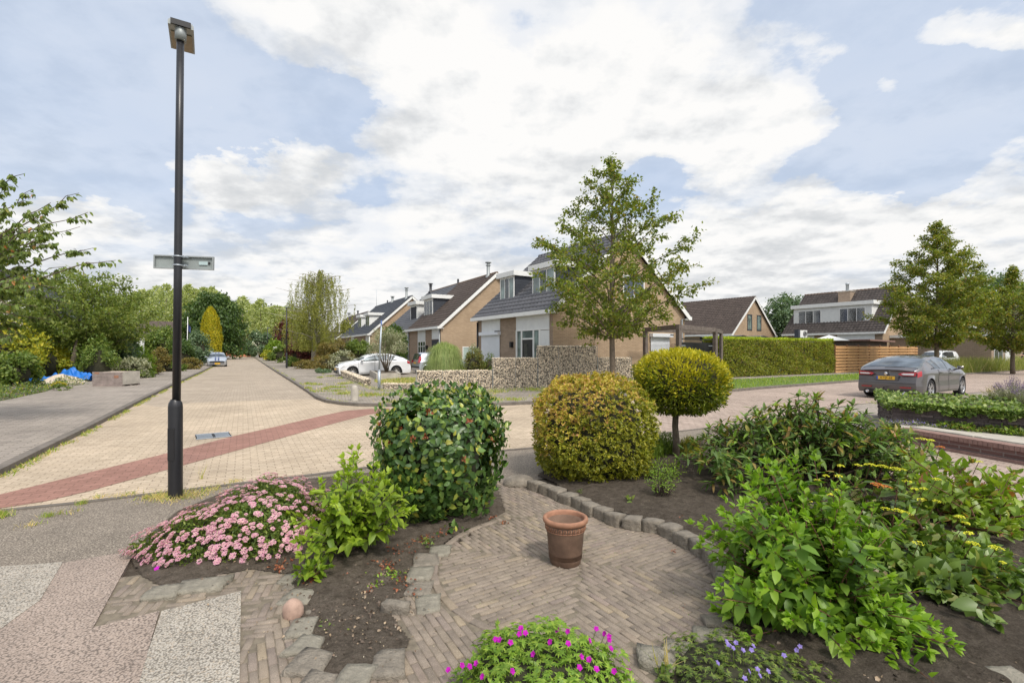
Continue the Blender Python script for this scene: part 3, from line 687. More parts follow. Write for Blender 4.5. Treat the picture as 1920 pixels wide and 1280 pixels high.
def stone_bb(x0, y0, x1, y1, h, m, label, seed, rz=0, rnd=.07, cat='edging stone', group='flat stones round the left bed', name='edging_stone', z0=-.05):
    X0, Ya = G(x0, y1, max(h+z0, .02)); X1, _ = G(x1, y1, max(h+z0, .02)); _, Yb = G((x0+x1)/2, y0, max(h+z0, .02)); Ym = (Ya+Yb)/2
    w = (x1-x0)/F*Ym*.96
    if h > .1: Ya = G(x0, y1, 0)[1]; Ym = (Ya+Yb)/2
    if rnd > .5: Yb = Ya+w; Ym = (Ya+Yb)/2
    cx = ((x0+x1)/2-CXP)/F*Ym; l = (Yb-Ya)*.96
    rock(name, label, cat, group, cx, Ym, w, l, h, z0, rz, m, seed, rnd, .06)
g1, g2 = m_granite, m_granite2
for i, a in enumerate([
 (804, 1020, 845, 1041, .08, g2, 'flat grey stone topmost beside the curved brick rim below the camellia'),
 (775, 1036, 823, 1059, .085, g1, 'brownish flat stone second down beside the curved brick rim'),
 (765, 1059, 812, 1086, .085, g2, 'smooth blue grey flat stone third down beside the curved brick rim'),
 (764, 1085, 812, 1115, .075, g1, 'half buried sandy stone fourth down beside the curved brick rim'),
 (779, 1113, 826, 1147, .075, g2, 'flat green grey stone right of the raised block'),
 (716, 1122, 770, 1156, .12, g1, 'raised grey block tilted out of the bed, tallest of the left stones'),
 (695, 1212, 761, 1270, .08, g1, 'large pale grey stone at the lower right corner of the soil bed'),
 (632, 1240, 699, 1290, .085, g2, 'square pale grey stone in the bottom row, middle of the lower edge'),
 (557, 1257, 626, 1310, .085, g1, 'grey stone in the bottom row cut by the lower picture edge'),
 (547, 1216, 617, 1262, .085, g1, 'tan stained flat stone in the left column just above the corner'),
 (546, 1187, 604, 1224, .085, g2, 'pale grey flat stone in the middle of the left column'),
 (541, 1156, 591, 1190, .085, g2, 'pale grey flat stone just below the pink boulder'),
 (531, 1103, 590, 1130, .08, g2, 'wedge shaped slate stone above the pink boulder'),
 (527, 1073, 556, 1093, .075, g2, 'small dark slate stone beside the low lime green shoots'),
 (532, 1092, 553, 1104, .07, g1, 'small brown grey stone between slate stone and wedge stone')]):
    stone_bb(*a, 70+i, rz=random.uniform(-.18, .18))
stone_bb(533, 1131, 565, 1165, .13, m_pinkrock, 'round pink granite boulder at the left edge of the soil bed', 91, rnd=.95, cat='boulder', group=None, name='boulder', z0=-.03)
stone_bb(572, 1137, 588, 1150, .075, g1, 'small round grey stone right of the pink boulder', 92, rnd=.9, cat='stone', group=None, name='stone')
stone_bb(946, 893, 999, 915, .15, m_wood if 0 else m_granite, 'rounded brown grey boulder at the back of the path between the two big shrubs', 93, rnd=.9, cat='boulder', group=None, name='boulder')
stone_bb(277, 1094, 334, 1120, .085, g2, 'thin slate flag at the left end below the pink flowers', 94, rz=R(14), group='slate flags below the pink flowers')
stone_bb(337, 1080, 425, 1106, .085, g2, 'long slate flag below the middle of the pink flowers', 95, rz=R(12), group='slate flags below the pink flowers')
for i, a in enumerate([(1195, 1208, 1265, 1250, .10, g2, 'leaf shaped slate slab beside the magenta geranium'), (1246, 1199, 1322, 1228, .10, g2, 'long tilted slate slab above the violet flowers'),
                       (1300, 1171, 1371, 1209, .085, g2, 'flat cracked slate slab under the fresh green shrub'), (1318, 1150, 1370, 1174, .09, g1, 'buried brown stone at the right rim of the terrace'), (1342, 1138, 1385, 1153, .12, g1, 'rounded tan stone half under the green shrub'),
                       (1862, 1247, 1930, 1290, .09, g2, 'grey slate slab in the bottom right corner')]):
    stone_bb(*a, 110+i, rz=R(-20) if i < 3 else 0, group='slate slabs round the lower right of the terrace')

# terracotta pot
pt = thing('flower_pot', 'empty terracotta pot with moulded rim standing on the round brick terrace', 'pot', (*G(1060, 1056), .012))
pr = [(0, 0), (.112, 0), (.116, .004), (.120, .03), (.124, .035), (.1235, .045), (.127, .05), (.142, .235), (.147, .243), (.146, .252), (.149, .256), (.155, .318), (.142, .32), (.128, .05), (0, .05)]
MB().lathe(pr, 48).build('pot_body', m_terra2, pt)
MB().lathe([(.152, .312), (.165, .314), (.173, .323), (.176, .336), (.172, .350), (.160, .356), (.150, .353), (.143, .345), (.142, .312)], 48).build('rim', m_terra, pt)
bd = MB()
for k in range(26):
    t = 2*PI*k/26; r = .1535
    for j in range(7):
        a = t+.16*math.sin(j/6*PI)*.8; 
    pts = [(r*math.cos(t+.11*s), r*math.sin(t+.11*s), .270+.030*(s if k % 2 else s)) for s in (0, .3, .6, 1)]
    bd.tube([(r*math.cos(t+da), r*math.sin(t+da), z) for da, z in ((-.10, .268), (-.04, .300), (.04, .298), (.06, .280), (.0, .274))], .0045, 6)
bd.lathe([(.150, .258), (.1545, .262), (.150, .266)], 48)
bd.build('moulded_band', m_terra, pt)
MB().lathe([(0, .17), (.06, .178), (.131, .172)], 24).build('potting_soil', m_soil, pt)
lf = Leafy(); rng = np.random.default_rng(3); n = 90
P = np.stack([rng.normal(0, .05, n)-.01, rng.normal(0.03, .045, n), np.full(n, .176)], 1); P = P[np.hypot(P[:, 0], P[:, 1]) < .12]
lf.add(P, rdir(rng, len(P))*[1, 1, .3]+[0, 0, .8], rdir(rng, len(P)), .035, .45); lf.build('weed', f_mid, pt)

# neighbouring low walls on the right
RZ = .24
sheet('raised_path', [(7.02, 8.75), (7.42, 6.9), (8.1, 4.0), (13, 4.0), (10.2, 6.3), (8.6, 7.95), (7.45, 9.3)], RZ, m_concrete)
w = thing('brick_retaining_wall', 'low purple red brick retaining wall with brick coping along the raised path', 'wall')
A = Vector((6.95, 8.75, 0)); B = Vector((8.05, 4.0, 0)); U = (B-A); LN = U.length; U.normalize(); V = Vector((-U.y, U.x, 0)); Zv = Vector((0, 0, 1))
MB().obox(A, U, V, Zv, 0, LN, 0, .2, -.02, RZ-.06).build('wall_face', m_redbrick, w)
cp = MB(); k = 0.0
while k < LN-.06: cp.obox(A, U, V, Zv, k+.002, k+.062, -.012, .205, RZ-.06, RZ+.012+random.random()*.003); k += .066
cp.build('coping', m_cap, w)
MB().obox(A, U, V, Zv, 0, LN, -.055, -.012, -.02, .05).build('footing', m_cap, w)
st = thing('concrete_strip', 'pale concrete strip with worn edge lying along the raised path', 'path edging'); mb = MB(); k = 0
while k < LN-.5: mb.obox(A+V*.30, U, V, Zv, k+.004, k+.98, 0, .30, RZ-.05, RZ+.022); k += 1.0
mb.build('slab_row', m_concrete, st)
# slate planter
w = thing('slate_planter', 'raised planter of stacked dark slate overgrown with ivy at the right', 'planter wall')
A = Vector((7.42, 9.45, 0)); B = Vector((10.3, 5.9, 0)); Cc = Vector((13.2, 9.2, 0)); D = Vector((9.2, 12.2, 0)); mb = MB(); rr = random.Random(4)
for (P0, P1) in ((A, B), (D, A), (Cc, D)):
    U = P1-P0; LN = U.length; U.normalize(); V = Vector((-U.y, U.x, 0))
    z = .0 if P0 is not A else RZ-.03
    while z < .555:
        h = rr.uniform(.022, .045); k = -rr.uniform(0, .2)
        while k < LN:
            l = rr.uniform(.16, .46); mb.obox(P0, U, V, Zv, max(k, 0)+.003, min(k+l, LN)-.003, rr.uniform(-.022, .012), .25, z, min(z+h-.004, .575)); k += l
        z += h
mb.build('stacked_slate', m_slate, w)
cen = (A+B+Cc+D)/4; MB().poly([(p.x+(cen.x-p.x)*.03, p.y+(cen.y-p.y)*.03, .53) for p in (A, B, Cc, D)]).build('planting_soil', m_soil, w)
PL = (A, B, Cc, D)
# ---------------------------------------------------------------- houses
X_, Y_, Z_ = Vector((1, 0, 0)), Vector((0, 1, 0)), Vector((0, 0, 1))
def tiles(name, mat, parent, O, U, S, N, w, l, tw=.30, tl=.34, amp=.022, step=.022, ridge=None, hole=None, seg=4):
    """interlocking tiles: U across, S up the slope, N normal"""
    O, U, S, N = map(Vector, (O, U, S, N)); nr = max(1, round(l/tl)); nc = max(1, round(w/tw)); tl = l/nr; tw = w/nc
    mb = MB(); cols = nc*seg
    for r in range(nr):
        for e in (0, 1):
            pass
        b = len(mb.v)
        for e in (0, 1):
            for c in range(cols+1):
                ph = (c % seg)/seg; hgt = amp*math.sin(ph*2*PI)
                s = (r+e)*tl+(.02 if e else 0); n = hgt+(0 if e else step)
                if hole and (hole[0] < (c/seg*tw) < hole[1]) and (hole[2] < s < hole[3]): n -= 0
                mb.v.append(tuple(O+U*(c/seg*tw)+S*s+N*n))
        for c in range(cols):
            mb.f.append((b+c, b+c+1, b+cols+1+c+1, b+cols+1+c)); mb.m.append(0); mb.sm.append(True)
        b2 = len(mb.v)
        for c in range(cols+1):
            ph = (c % seg)/seg; mb.v.append(tuple(O+U*(c/seg*tw)+S*(r*tl)+N*(amp*math.sin(ph*2*PI)-.01)))
        for c in range(cols):
            mb.f.append((b2+c, b2+c+1, b+c+1, b+c)); mb.m.append(0); mb.sm.append(False)
    mb.obox(O, U, S, N, 0, w, 0, l, -.10, -.03)
    return mb.build(name, mat, parent, fix=False)
def window(parent, O, U, V, N, w, h, cols=(1,), rows=(1,), fm=None, gm=None, fr=.06, depth=.07, name='window', proud=.03, gms=None, transom=None):
    """frame with panes; O lower-left corner on the wall surface, N pointing out"""
    fm = fm or m_white; gm = gm or m_glass; mb = MB()
    mb.obox(O, U, V, N, 0, fr, 0, h, -depth, proud); mb.obox(O, U, V, N, w-fr, w, 0, h, -depth, proud)
    mb.obox(O, U, V, N, fr, w-fr, 0, fr, -depth, proud-.002); mb.obox(O, U, V, N, fr, w-fr, h-fr, h, -depth, proud-.002)
    tw = sum(cols); th = sum(rows); iw = w-2*fr; ih = h-2*fr; x = fr; xs = [fr]
    for c in cols[:-1]:
        x += iw*c/tw; xs.append(x); mb.obox(O, U, V, N, x-fr*.4, x+fr*.4, fr, h-fr, -depth, proud-.004)
    y = fr; ys = [fr]
    for r_ in rows[:-1]:
        y += ih*r_/th; ys.append(y); mb.obox(O, U, V, N, fr, w-fr, y-fr*.4, y+fr*.4, -depth, proud-.006)
    f = mb.build(name, fm, parent); xs.append(w-fr); ys.append(h-fr)
    for i in range(len(cols)):
        for j in range(len(rows)):
            g = gm if not gms else gms[(i+j*len(cols)) % len(gms)]
            MB().obox(O, U, V, N, xs[i]+.004, xs[i+1]-.004, ys[j]+.004, ys[j+1]-.004, proud-.035, proud-.028).build('pane', g, f)
    return f
def slats(parent, name, m, O, U, V, N, w, h, pitch=.1, t=.02, gap=.006, base=0.0):
    mb = MB(); n = max(1, round(h/pitch)); p = h/n
    for i in range(n): mb.obox(O, U, V, N, 0, w, i*p, (i+1)*p-gap, base, base+t)
    mb.obox(O, U, V, N, .002, w-.002, .002, h-.002, base-.01, base+t*.4)
    return mb.build(name, m, parent)
def gable_house(name, label, x, y, ang, W, Ln, eave, ridge, wallm, roofm, facem=None, fascia=None, over=.22, eo=.28, base=.0, tile=(.30, .34), roof2=None, split=None, seg=4, cat='house', group=None, ridgem=None):
    """local frame: x = depth (gable width), y = along the street away from us; near gable at y=0, street front at x=0"""
    t = thing(name, label, cat, (x, y, 0), ang, group); fascia = fascia or m_white
    mb = MB(); prof = [(0, base), (W, base), (W, eave), (W/2, ridge-.12), (0, eave)]
    for yy in (0, Ln): mb.poly([(px, yy, pz) for px, pz in prof], 0)
    mb.poly([(W, 0, base), (W, Ln, base), (W, Ln, eave), (W, 0, eave)], 0)
    mb.poly([(0, 0, base), (0, Ln, base), (0, Ln, eave), (0, 0, eave)], 1)
    mb.build('wall', [wallm, facem or wallm], t)  # facem: greyer brick, the street front's shade put into its colour
    sl = math.atan2(ridge-eave, W/2); S = Vector((math.cos(sl), 0, math.sin(sl))); N = Vector((-math.sin(sl), 0, math.cos(sl)))
    S2 = Vector((-S.x, 0, S.z)); N2 = Vector((-N.x, 0, N.z)); ll = W/2/math.cos(sl)+eo
    O1 = Vector((0, -over, eave))-S*eo+N*.12; O2 = Vector((W, Ln+over, eave))-S2*eo+N2*.12
    Lr = Ln+2*over
    if split:
        rf = tiles('roof', roofm, t, O1, Y_, S, N, split+over, ll, *tile, seg=seg); tiles('roof', roof2, t, O1+Y_*(split+over), Y_, S, N, Ln-split+over, ll, *tile, seg=seg)
    else: rf = tiles('roof', roofm, t, O1, Y_, S, N, Lr, ll, *tile, seg=seg)
    tiles('roof', roofm, t, O2, -Y_, S2, N2, Lr, ll, *tile, seg=seg)
    rz_ = eave-eo*math.sin(sl)+.12*math.cos(sl)+ll*math.sin(sl)
    mb = MB(); k = -over
    while k < Ln+over-.05:
        e = min(k+.36, Ln+over); mb.tube([(W/2, k, rz_+.0), (W/2, e, rz_+.015)], [.10, .115], 8); k += .34
    mb.build('ridge_tiles', ridgem or roofm, t)
    # barge boards and gutter
    for yy in (-over, Ln+over-.03):
        for SS, NN, X0 in ((S, N, 0), (S2, N2, W)):
            o = Vector((X0, yy, eave))-SS*eo; MB().obox(o, SS, Y_, NN, 0, ll+.02, -.003, .033, -.12, .10).build('barge_board', fascia, t)
    ex = -eo*math.cos(sl); ez = eave-eo*math.sin(sl)
    for X0, sg in ((ex, 1), (W-ex, -1)):
        mb = MB(); a, b = sorted((X0-sg*.13, X0+sg*.03)); mb.box(a, b, -over, Ln+over, ez-.08, ez+.10)
        a, b = sorted((X0+sg*.03, X0+sg*(eo+.1))); mb.box(a, b, -over+.03, Ln+over-.03, ez-.06, ez-.03); mb.build('gutter', fascia, t)
    return t, dict(sl=sl, S=S, N=N, ex=ex, ez=ez, roofz=lambda xx: eave+(xx)*math.tan(sl)+.12/math.cos(sl))
def dormer(t, info, y0, y1, xf, zb, zt, front=None, sidem=None, fasc=None, over=.14, facem=None, nm='dormer', th=.22):
    """box dormer on the x=0 side roof: front face at x=xf, from zb to zt, from y0 to y1"""
    sl = info['sl']; xr = xf+(zt-zb)/math.tan(sl)+.1
    mb = MB()
    for yy in (y0, y1): mb.poly([(xf, yy, zb-.25), (xf, yy, zt), (xr, yy, zt)], 1); 
    mb.poly([(xf, y0, zb-.25), (xf, y1, zb-.25), (xf, y1, zt), (xf, y0, zt)], 0)
    d = mb.build(nm, [facem or m_white, sidem or m_white], t)
    r = MB().box(xf-over, xr+.25, y0-over, y1+over, zt, zt+th).build('dormer_roof', fasc or m_white, d)
    if sidem:
        for yy, sgn in ((y0, -1),):
            mb = MB(); z = zb
            while z < zt-.03:
                z2 = min(z+.16, zt); xa = xf+.06; xb = xf+(z-zb)/math.tan(sl)+.05
                if xb > xa+.05: mb.box(xa, xb, yy-.022, yy-.001, z, z2-.008)
                z = z2
            if mb.v: mb.build('side_boards', sidem, d)
    return d
def chimney_pipe(t, x, y, z0, h, r=.09, m=None, cap=True, name='flue'):
    mb = MB().lathe([(r*1.9, z0-.05), (r*1.3, z0+.12), (r, z0+.16), (r, z0+h)], 12, (x, y, 0))
    if cap: mb.lathe([(r*1.5, z0+h*.8), (r*1.6, z0+h*.84), (r*1.1, z0+h*.84)], 12, (x, y, 0)).lathe([(0, z0+h+.02), (r*1.9, z0+h), (r*1.9, z0+h+.05), (0, z0+h+.08)], 12, (x, y, 0))
    return mb.build(name, m or m_grey_metal, t)
NX = -X_
# --- main corner house
A1 = math.atan2(.5375, .8433)
h1, i1 = gable_house('corner_house', 'yellow brown brick corner house with black tiled roof, two white dormers and white roller shutters', 1.812, 21.5, A1, 8.94, 7.0, 3.52, 7.32, m_brick_y, m_tile_black, facem=m_brick_g)
# brick return strip at the corner and drainpipe
# street front (x=0): y from 0 at the corner
fx = -.012
slats(h1, 'cladding', m_whitecool, (fx, 2.95, 2.62), -Y_, Z_, NX, 2.72, .70, .12, .02)           # boards above door
slats(h1, 'cladding', m_whitecool, (fx, 6.45, 2.62), -Y_, Z_, NX, 1.95, .70, .12, .02)
dfr = MB().obox((0, 2.95, .15), -Y_, Z_, NX, 0, 2.72, 2.42, 2.47, -.05, .05).obox((0, 2.95, .15), -Y_, Z_, NX, 0, .09, 0, 2.42, -.05, .05).obox((0, 2.95, .15), -Y_, Z_, NX, .45, .54, 0, 2.42, -.05, .048).obox((0, 2.95, .15), -Y_, Z_, NX, 1.45, 1.54, 0, 2.42, -.05, .048).obox((0, 2.95, .15), -Y_, Z_, NX, 1.93, 2.03, 0, 2.42, -.05, .048).obox((0, 2.95, .15), -Y_, Z_, NX, .54, 1.45, 2.0, 2.07, -.05, .046).obox((0, 2.95, .15), -Y_, Z_, NX, .0, 2.72, -.1, .0, -.05, .05).build('door_frame', m_white, h1)
for a, b, c, d in ((.09, .45, 0, 2.42), (1.54, 1.93, 0, 2.42), (.54, 1.45, 2.07, 2.42)):
    MB().obox((0, 2.95, .15), -Y_, Z_, NX, a, b, c, d, .0, .01).build('pane', m_glassg, dfr)
dr = MB().obox((0, 2.95, .15), -Y_, Z_, NX, .55, 1.44, 0, 1.99, -.02, .02).obox((0, 2.95, .15), -Y_, Z_, NX, .72, .98, .25, 1.8, .02, .026, 1).build('door', [m_black, m_glass], h1)
MB().obox((0, 2.95, .15), -Y_, Z_, NX, .62, .66, .85, 1.15, .02, .07).build('handle', m_chrome, dr)
slats(h1, 'side_panel', m_whitecool, (fx, .92, .15), -Y_, Z_, NX, .69, 2.40, .6, .02, .004)
rs = slats(h1, 'roller_shutter', m_shutter, (fx-.03, 6.45, .2), -Y_, Z_, NX, 1.95, 2.25, .075, .02, .005)
MB().obox((0, 6.50, 2.44), -Y_, Z_, NX, 0, 2.05, 0, .18, -.02, .20).build('shutter_box', m_shutter, rs)
MB().obox((0, 4.75, 2.60), -Y_, Z_, NX, 0, .30, 0, .05, .05, .22).build('vent', m_black, rs)
MB().obox((0, 3.38, 1.78), -Y_, Z_, NX, 0, .14, 0, .28, .0, .16).build('wall_lamp', m_black, h1)
MB().obox((0, 3.10, .85), -Y_, Z_, NX, 0, .12, 0, .35, .0, .08).build('letter_box', m_black, h1)
MB().tube([(-.06, 6.90, .1), (-.06, 6.90, 3.2)], .045, 8).build('drainpipe', m_black, h1)
# gable wall (y=0)
vt = MB()
for i in range(3):
    for j in range(2): vt.box(2.45+i*.17, 2.50+i*.17, -.012, .02, 2.18+j*.28, 2.38+j*.28)
vt.build('vent_slots', m_dark, h1)
gs = slats(h1, 'roller_shutter', m_shutter, Vector((6.25, -.03, .25)), X_, Z_, -Y_, 1.42, 2.05, .065, .02, .005)
MB().box(6.18, 7.74, -.24, -.02, 2.32, 2.50).build('shutter_box', m_shutter, gs)
MB().box(7.50, 7.76, -.26, -.20, 2.42, 2.46).build('vent', m_black, gs)
window(h1, (4.3, 0, 4.2), X_, Z_, -Y_, 1.5, 1.15, (1, 1), (1,), gm=m_glassb)
MB().box(8.6, 8.66, -.1, -.02, 0, 3.3).build('drainpipe', m_galv, h1)
def roofx(info, eave, z): return (z-eave)/math.tan(info['sl'])
for (y0, y1) in ((4.60, 6.10), (1.05, 2.95)):
    d = dormer(h1, i1, y0, y1, .95, 4.18, 5.62, sidem=m_darkboard, over=.16, th=.26)
    window(d, (.95, y1-.04, 4.22), -Y_, Z_, NX, y1-y0-.08, 1.38, (1, 1, 1), (1,), gms=[m_glassg, m_glass, m_glassg])
# --- semi detached pair, brown and black halves
A2 = math.atan2(.4997, .8662)
h2, i2 = gable_house('semi_detached_house', 'semi detached brick pair with half brown, half black roof behind the white car', -5.13, 35, A2, 9.0, 14.4, 3.45, 7.45, m_brick_y, m_tile_brown, facem=m_brick_g, roof2=m_tile_black, split=7.0, fascia=m_white, seg=3, ridgem=m_ridge)
window(h2, (4.9, 0, 3.75), X_, Z_, -Y_, 1.75, 1.6, (1.6, 1), (1,), gms=[m_darkscreen, m_glass])
window(h2, (1.7, 0, .9), X_, Z_, -Y_, 2.7, 1.0, (1,), (1,), gm=m_frost)
for yb in (0, 7.1):
    slats(h2, 'cladding', m_whitecool, (fx, yb+1.75, 2.45), -Y_, Z_, NX, 1.6, .85, .14, .02)
    slats(h2, 'cladding', m_whitecool, (fx, yb+4.95, 2.35), -Y_, Z_, NX, 1.75, .95, .14, .02)
    MB().obox((0, yb+1.75, .6), -Y_, Z_, NX, 0, 1.6, 0, 1.8, .0, .04).build('sun_screen', m_darkscreen, h2)
    window(h2, (0, yb+4.95, .15), -Y_, Z_, NX, 1.75, 2.2, (1, 1.1, 1), (5, 1), gm=m_glass, name='door_window')
    MB().obox((0, yb+2.85, 1.7), -Y_, Z_, NX, 0, .2, 0, .3, 0, .16).build('wall_lamp', m_black, h2)
    MB().tube([(-.06, yb+.12, .1), (-.06, yb+.12, 3.3)], .05, 8).build('drainpipe', m_grey_metal, h2)
d = dormer(h2, i2, 4.35, 6.45, 1.05, 4.15, 5.85, sidem=m_darkboard, over=.2, th=.30); window(d, (1.05, 6.40, 4.2), -Y_, Z_, NX, 2.0, 1.55, (1, 1, 1), (1,))
d = dormer(h2, i2, 7.6, 9.5, .85, 4.05, 5.6, over=.2, th=.30); window(d, (.85, 9.4, 4.1), -Y_, Z_, NX, 1.7, 1.4, (1,), (1,), gm=m_darkscreen)
rr2 = 7.55
chimney_pipe(h2, 4.3, .9, rr2-.2, 1.1, .13); chimney_pipe(h2, 4.5, 7.2, rr2-.1, .55, .09, m_black, False); chimney_pipe(h2, 4.3, 13.6, rr2-.1, .85, .13, m_black)
# --- third and fourth pairs
h3, i3 = gable_house('semi_detached_house', 'semi detached pair with slate blue roof and white dormers further down the street', -14.9, 51, A2, 9.0, 15.2, 3.45, 7.45, m_brick_y, m_tile_blue, facem=m_brick_g, seg=2)
for yb in (0, 7.4):
    slats(h3, 'cladding', m_whitecool, (fx, yb+1.9, .5), -Y_, Z_, NX, 1.5, 2.7, .2, .02); window(h3, (0, yb+5.2, .3), -Y_, Z_, NX, 1.8, 2.1, (1, 1), (1,))
for y0, y1 in ((4.0, 5.9), (7.9, 9.8)):
    d = dormer(h3, i3, y0, y1, .9, 4.1, 5.6, over=.2, th=.30); window(d, (.9, y1-.1, 4.2), -Y_, Z_, NX, y1-y0-.2, 1.35, (1, 1), (1,), gms=[m_glassb, m_glass])
MB().tube([(-.1, -.05, 0), (-.1, -.05, 3.3)], .06, 8).build('drainpipe', m_white, h3)
chimney_pipe(h3, 4.3, 1.2, rr2-.2, 1.2, .13); chimney_pipe(h3, 4.4, 7.0, rr2-.1, .7, .14); chimney_pipe(h3, 4.5, 9.6, rr2-.1, .5, .08, m_black, False)
MB().tube([(4.5, 15, 7.4), (4.5, 15, 9.9)], .02, 5).build('antenna', m_galv, h3)
h4, i4 = gable_house('semi_detached_house', 'distant brown roofed pair at the far end of the house row', -25.9, 72, A2, 9.0, 15, 3.45, 7.4, m_brick_y, m_tile_brown, facem=m_brick_g, seg=2)
for y0, y1 in ((3.5, 5.5),):
    d = dormer(h4, i4, y0, y1, .9, 4.1, 5.6, over=.2, th=.30); window(d, (.9, y1-.1, 4.2), -Y_, Z_, NX, y1-y0-.2, 1.35, (1, 1), (1,))
window(h4, (0, 5, .3), -Y_, Z_, NX, 2.0, 2.1, (1, 1), (1,))
chimney_pipe(h4, 4.5, 7.0, 7.4, .7, .12, m_black); chimney_pipe(h4, 4.5, 14, 7.4, .8, .2, m_grey_metal)
# --- house behind the hedge
A5 = math.atan2(.6, .8)
h5, i5 = gable_house('house', 'brick house with brown roof, gable with two narrow windows, standing behind the clipped hedge', 22.75, 50.3, A5, 9.2, 12.5, 3.4, 7.35, m_brick_y, m_tile_brown, seg=3)
for x0 in (3.2, 5.25): window(h5, (x0, 0, 3.75), X_, Z_, -Y_, 1.0, 1.75, (1,), (1,), fm=m_darkboard, gm=m_glassg, fr=.12)
d = dormer(h5, i5, 7.0, 10.2, .9, 4.0, 5.0, over=.2, th=.30, sidem=m_darkboard); window(d, (.9, 10.1, 4.1), -Y_, Z_, NX, 3.0, .85, (1, 1), (1,))
chimney_pipe(h5, 4.6, 9.3, 7.4, .9, .07, m_black)
# --- row house with wide dormer on the right
h6, i6 = gable_house('row_house', 'brick house with dark tiled roof, wide white dormer and square brick chimney', 33.45, 43.8, A1, 8.94, 8.7, 3.4, 7.6, m_brick_y, m_tile_dark, facem=m_brick_g, seg=4, ridgem=m_ridge)
d = dormer(h6, i6, 1.2, 8.3, .95, 4.1, 5.95, over=.22, th=.36, facem=m_whitecool)
slats(d, 'face_boards', m_whitecool, (.948, 8.3, 4.05), -Y_, Z_, NX, 7.1, 1.9, .13, .02)
window(d, (.93, 7.85, 4.35), -Y_, Z_, NX, 2.25, 1.35, (1, 1.1, 1), (1,), gms=[m_glassb, m_glass, m_glassb]); window(d, (.93, 3.95, 4.35), -Y_, Z_, NX, 2.25, 1.35, (1, 1.1, 1), (1,), gms=[m_glassb, m_glass, m_glassb])
MB().box(.6, .98, 1.2, 8.3, 4.02, 4.06).build('flashing', m_zinc, d)
ch = MB().box(3.1, 4.3, 3.9, 5.0, 5.6, 7.55).build('chimney', m_brick_g, h6); MB().box(3.05, 4.35, 3.85, 5.05, 7.55, 7.62).build('chimney_cap', m_concrete, ch)
MB().lathe([(.14, 7.62), (.14, 8.3), (.17, 8.3), (.17, 8.45), (0, 8.47)], 12, (3.7, 4.4, 0)).build('flue', m_galv, ch)
mb = MB().obox((2.9, 3.85, 5.7+.02), i6['S'], -Y_, i6['N'], 0, 1.7, 0, .16, .0, .16); mb.build('chimney_flashing', m_zinc, ch)
slats(h6, 'cladding', m_whitecool, (fx, 3.7, 2.2), -Y_, Z_, NX, 3.1, 1.0, .14, .02); slats(h6, 'cladding', m_whitecool, (fx, 7.2, 2.35), -Y_, Z_, NX, 1.4, .85, .14, .02)
window(h6, (0, 3.7, .2), -Y_, Z_, NX, 3.1, 2.0, (.35, 1.3, .3, 1.6), (1,), gm=m_glass)
window(h6, (0, 7.2, .8), -Y_, Z_, NX, 1.4, 1.5, (1,), (1,), gm=m_glassg)
MB().box(-.9, 0, .2, 3.6, 2.15, 2.28).build('awning_box', m_grey_metal, h6)
# lean-to extension beside its gable
ex = thing('brick_garage', 'flat roofed brick garage with white trim beside the wide dormer house', 'garage', (33.45, 43.8, 0), A1)
MB().box(1.6, 8.2, -6.8, -.02, 0, 2.75).build('wall', m_brick_g, ex); MB().box(1.4, 8.4, -7.0, -.02, 2.752, 3.0).build('roof', m_white, ex)
window(ex, (2.2, -6.8, .2), X_, Z_, -Y_, 2.4, 2.2, (1, 1), (1,)); MB().box(5.2, 7.6, -6.84, -6.8, .1, 2.3).build('garage_door', m_whitecool, ex)
# lower shed roof peeking over the fence
sh = thing('garden_shed', 'low shed with rust brown flat roof just behind the wooden fence', 'shed', (28.2, 38.6, 0), A1)
MB().box(0, 3.8, 0, 3, 0, 2.35).build('wall', m_wood, sh); MB().raw([(-.4, -.4, 2.38), (4.3, -.4, 2.30), (4.3, 3.4, 2.30), (-.4, 3.4, 2.38), (-.4, -.4, 2.50), (4.3, -.4, 2.42), (4.3, 3.4, 2.42), (-.4, 3.4, 2.50)], [(0, 3, 2, 1), (4, 5, 6, 7), (0, 1, 5, 4), (1, 2, 6, 5), (2, 3, 7, 6), (3, 0, 4, 7)]).build('roof', m_cap, sh)
# dark curved shed roofs behind the hedge, with the heat pump
sh = thing('garden_shed', 'dark shed with two low curved roofs behind the clipped hedge', 'shed', (16.8, 36.3, 0), A1)
MB().box(0, 5.6, 0, 3, 0, 2.4).build('wall', m_darkboard, sh); mb = MB()
for x0 in (0, 2.7):
    for i in range(8):
        a, b = i/8, (i+1)/8; za, zb = 2.42+.36*math.sin((1-a)**1.6*PI*.5)*(1 if i else .75), 2.42+.36*math.sin((1-b)**1.6*PI*.5)
        mb.raw([(x0+a*2.65, -.3, za), (x0+b*2.65, -.3, zb), (x0+b*2.65, 3.2, zb), (x0+a*2.65, 3.2, za), (x0+a*2.65, -.3, 2.40), (x0+b*2.65, -.3, 2.40), (x0+b*2.65, 3.2, 2.40), (x0+a*2.65, 3.2, 2.40)], [(0, 1, 2, 3), (4, 7, 6, 5), (0, 4, 5, 1), (3, 2, 6, 7)])
mb.build('roof', m_black, sh)
sh = thing('outbuilding', 'low flat roofed outbuilding between hedge and dormer house', 'shed', (23.3, 39.4, 0), A1)
MB().box(0, 1.3, 0, 2.2, 0, 2.58).build('wall', m_brick_g, sh); MB().box(-.15, 1.45, -.15, 2.35, 2.582, 2.66).build('roof', m_darkboard, sh)
hp = thing('heat_pump', 'white heat pump unit with round fan standing on the outbuilding roof', 'heat pump', (23.75, 39.9, 2.66), A1-R(8))
MB().box(-.1, .78, 0, .34, .02, .62).build('casing', m_white, hp); mb = MB()
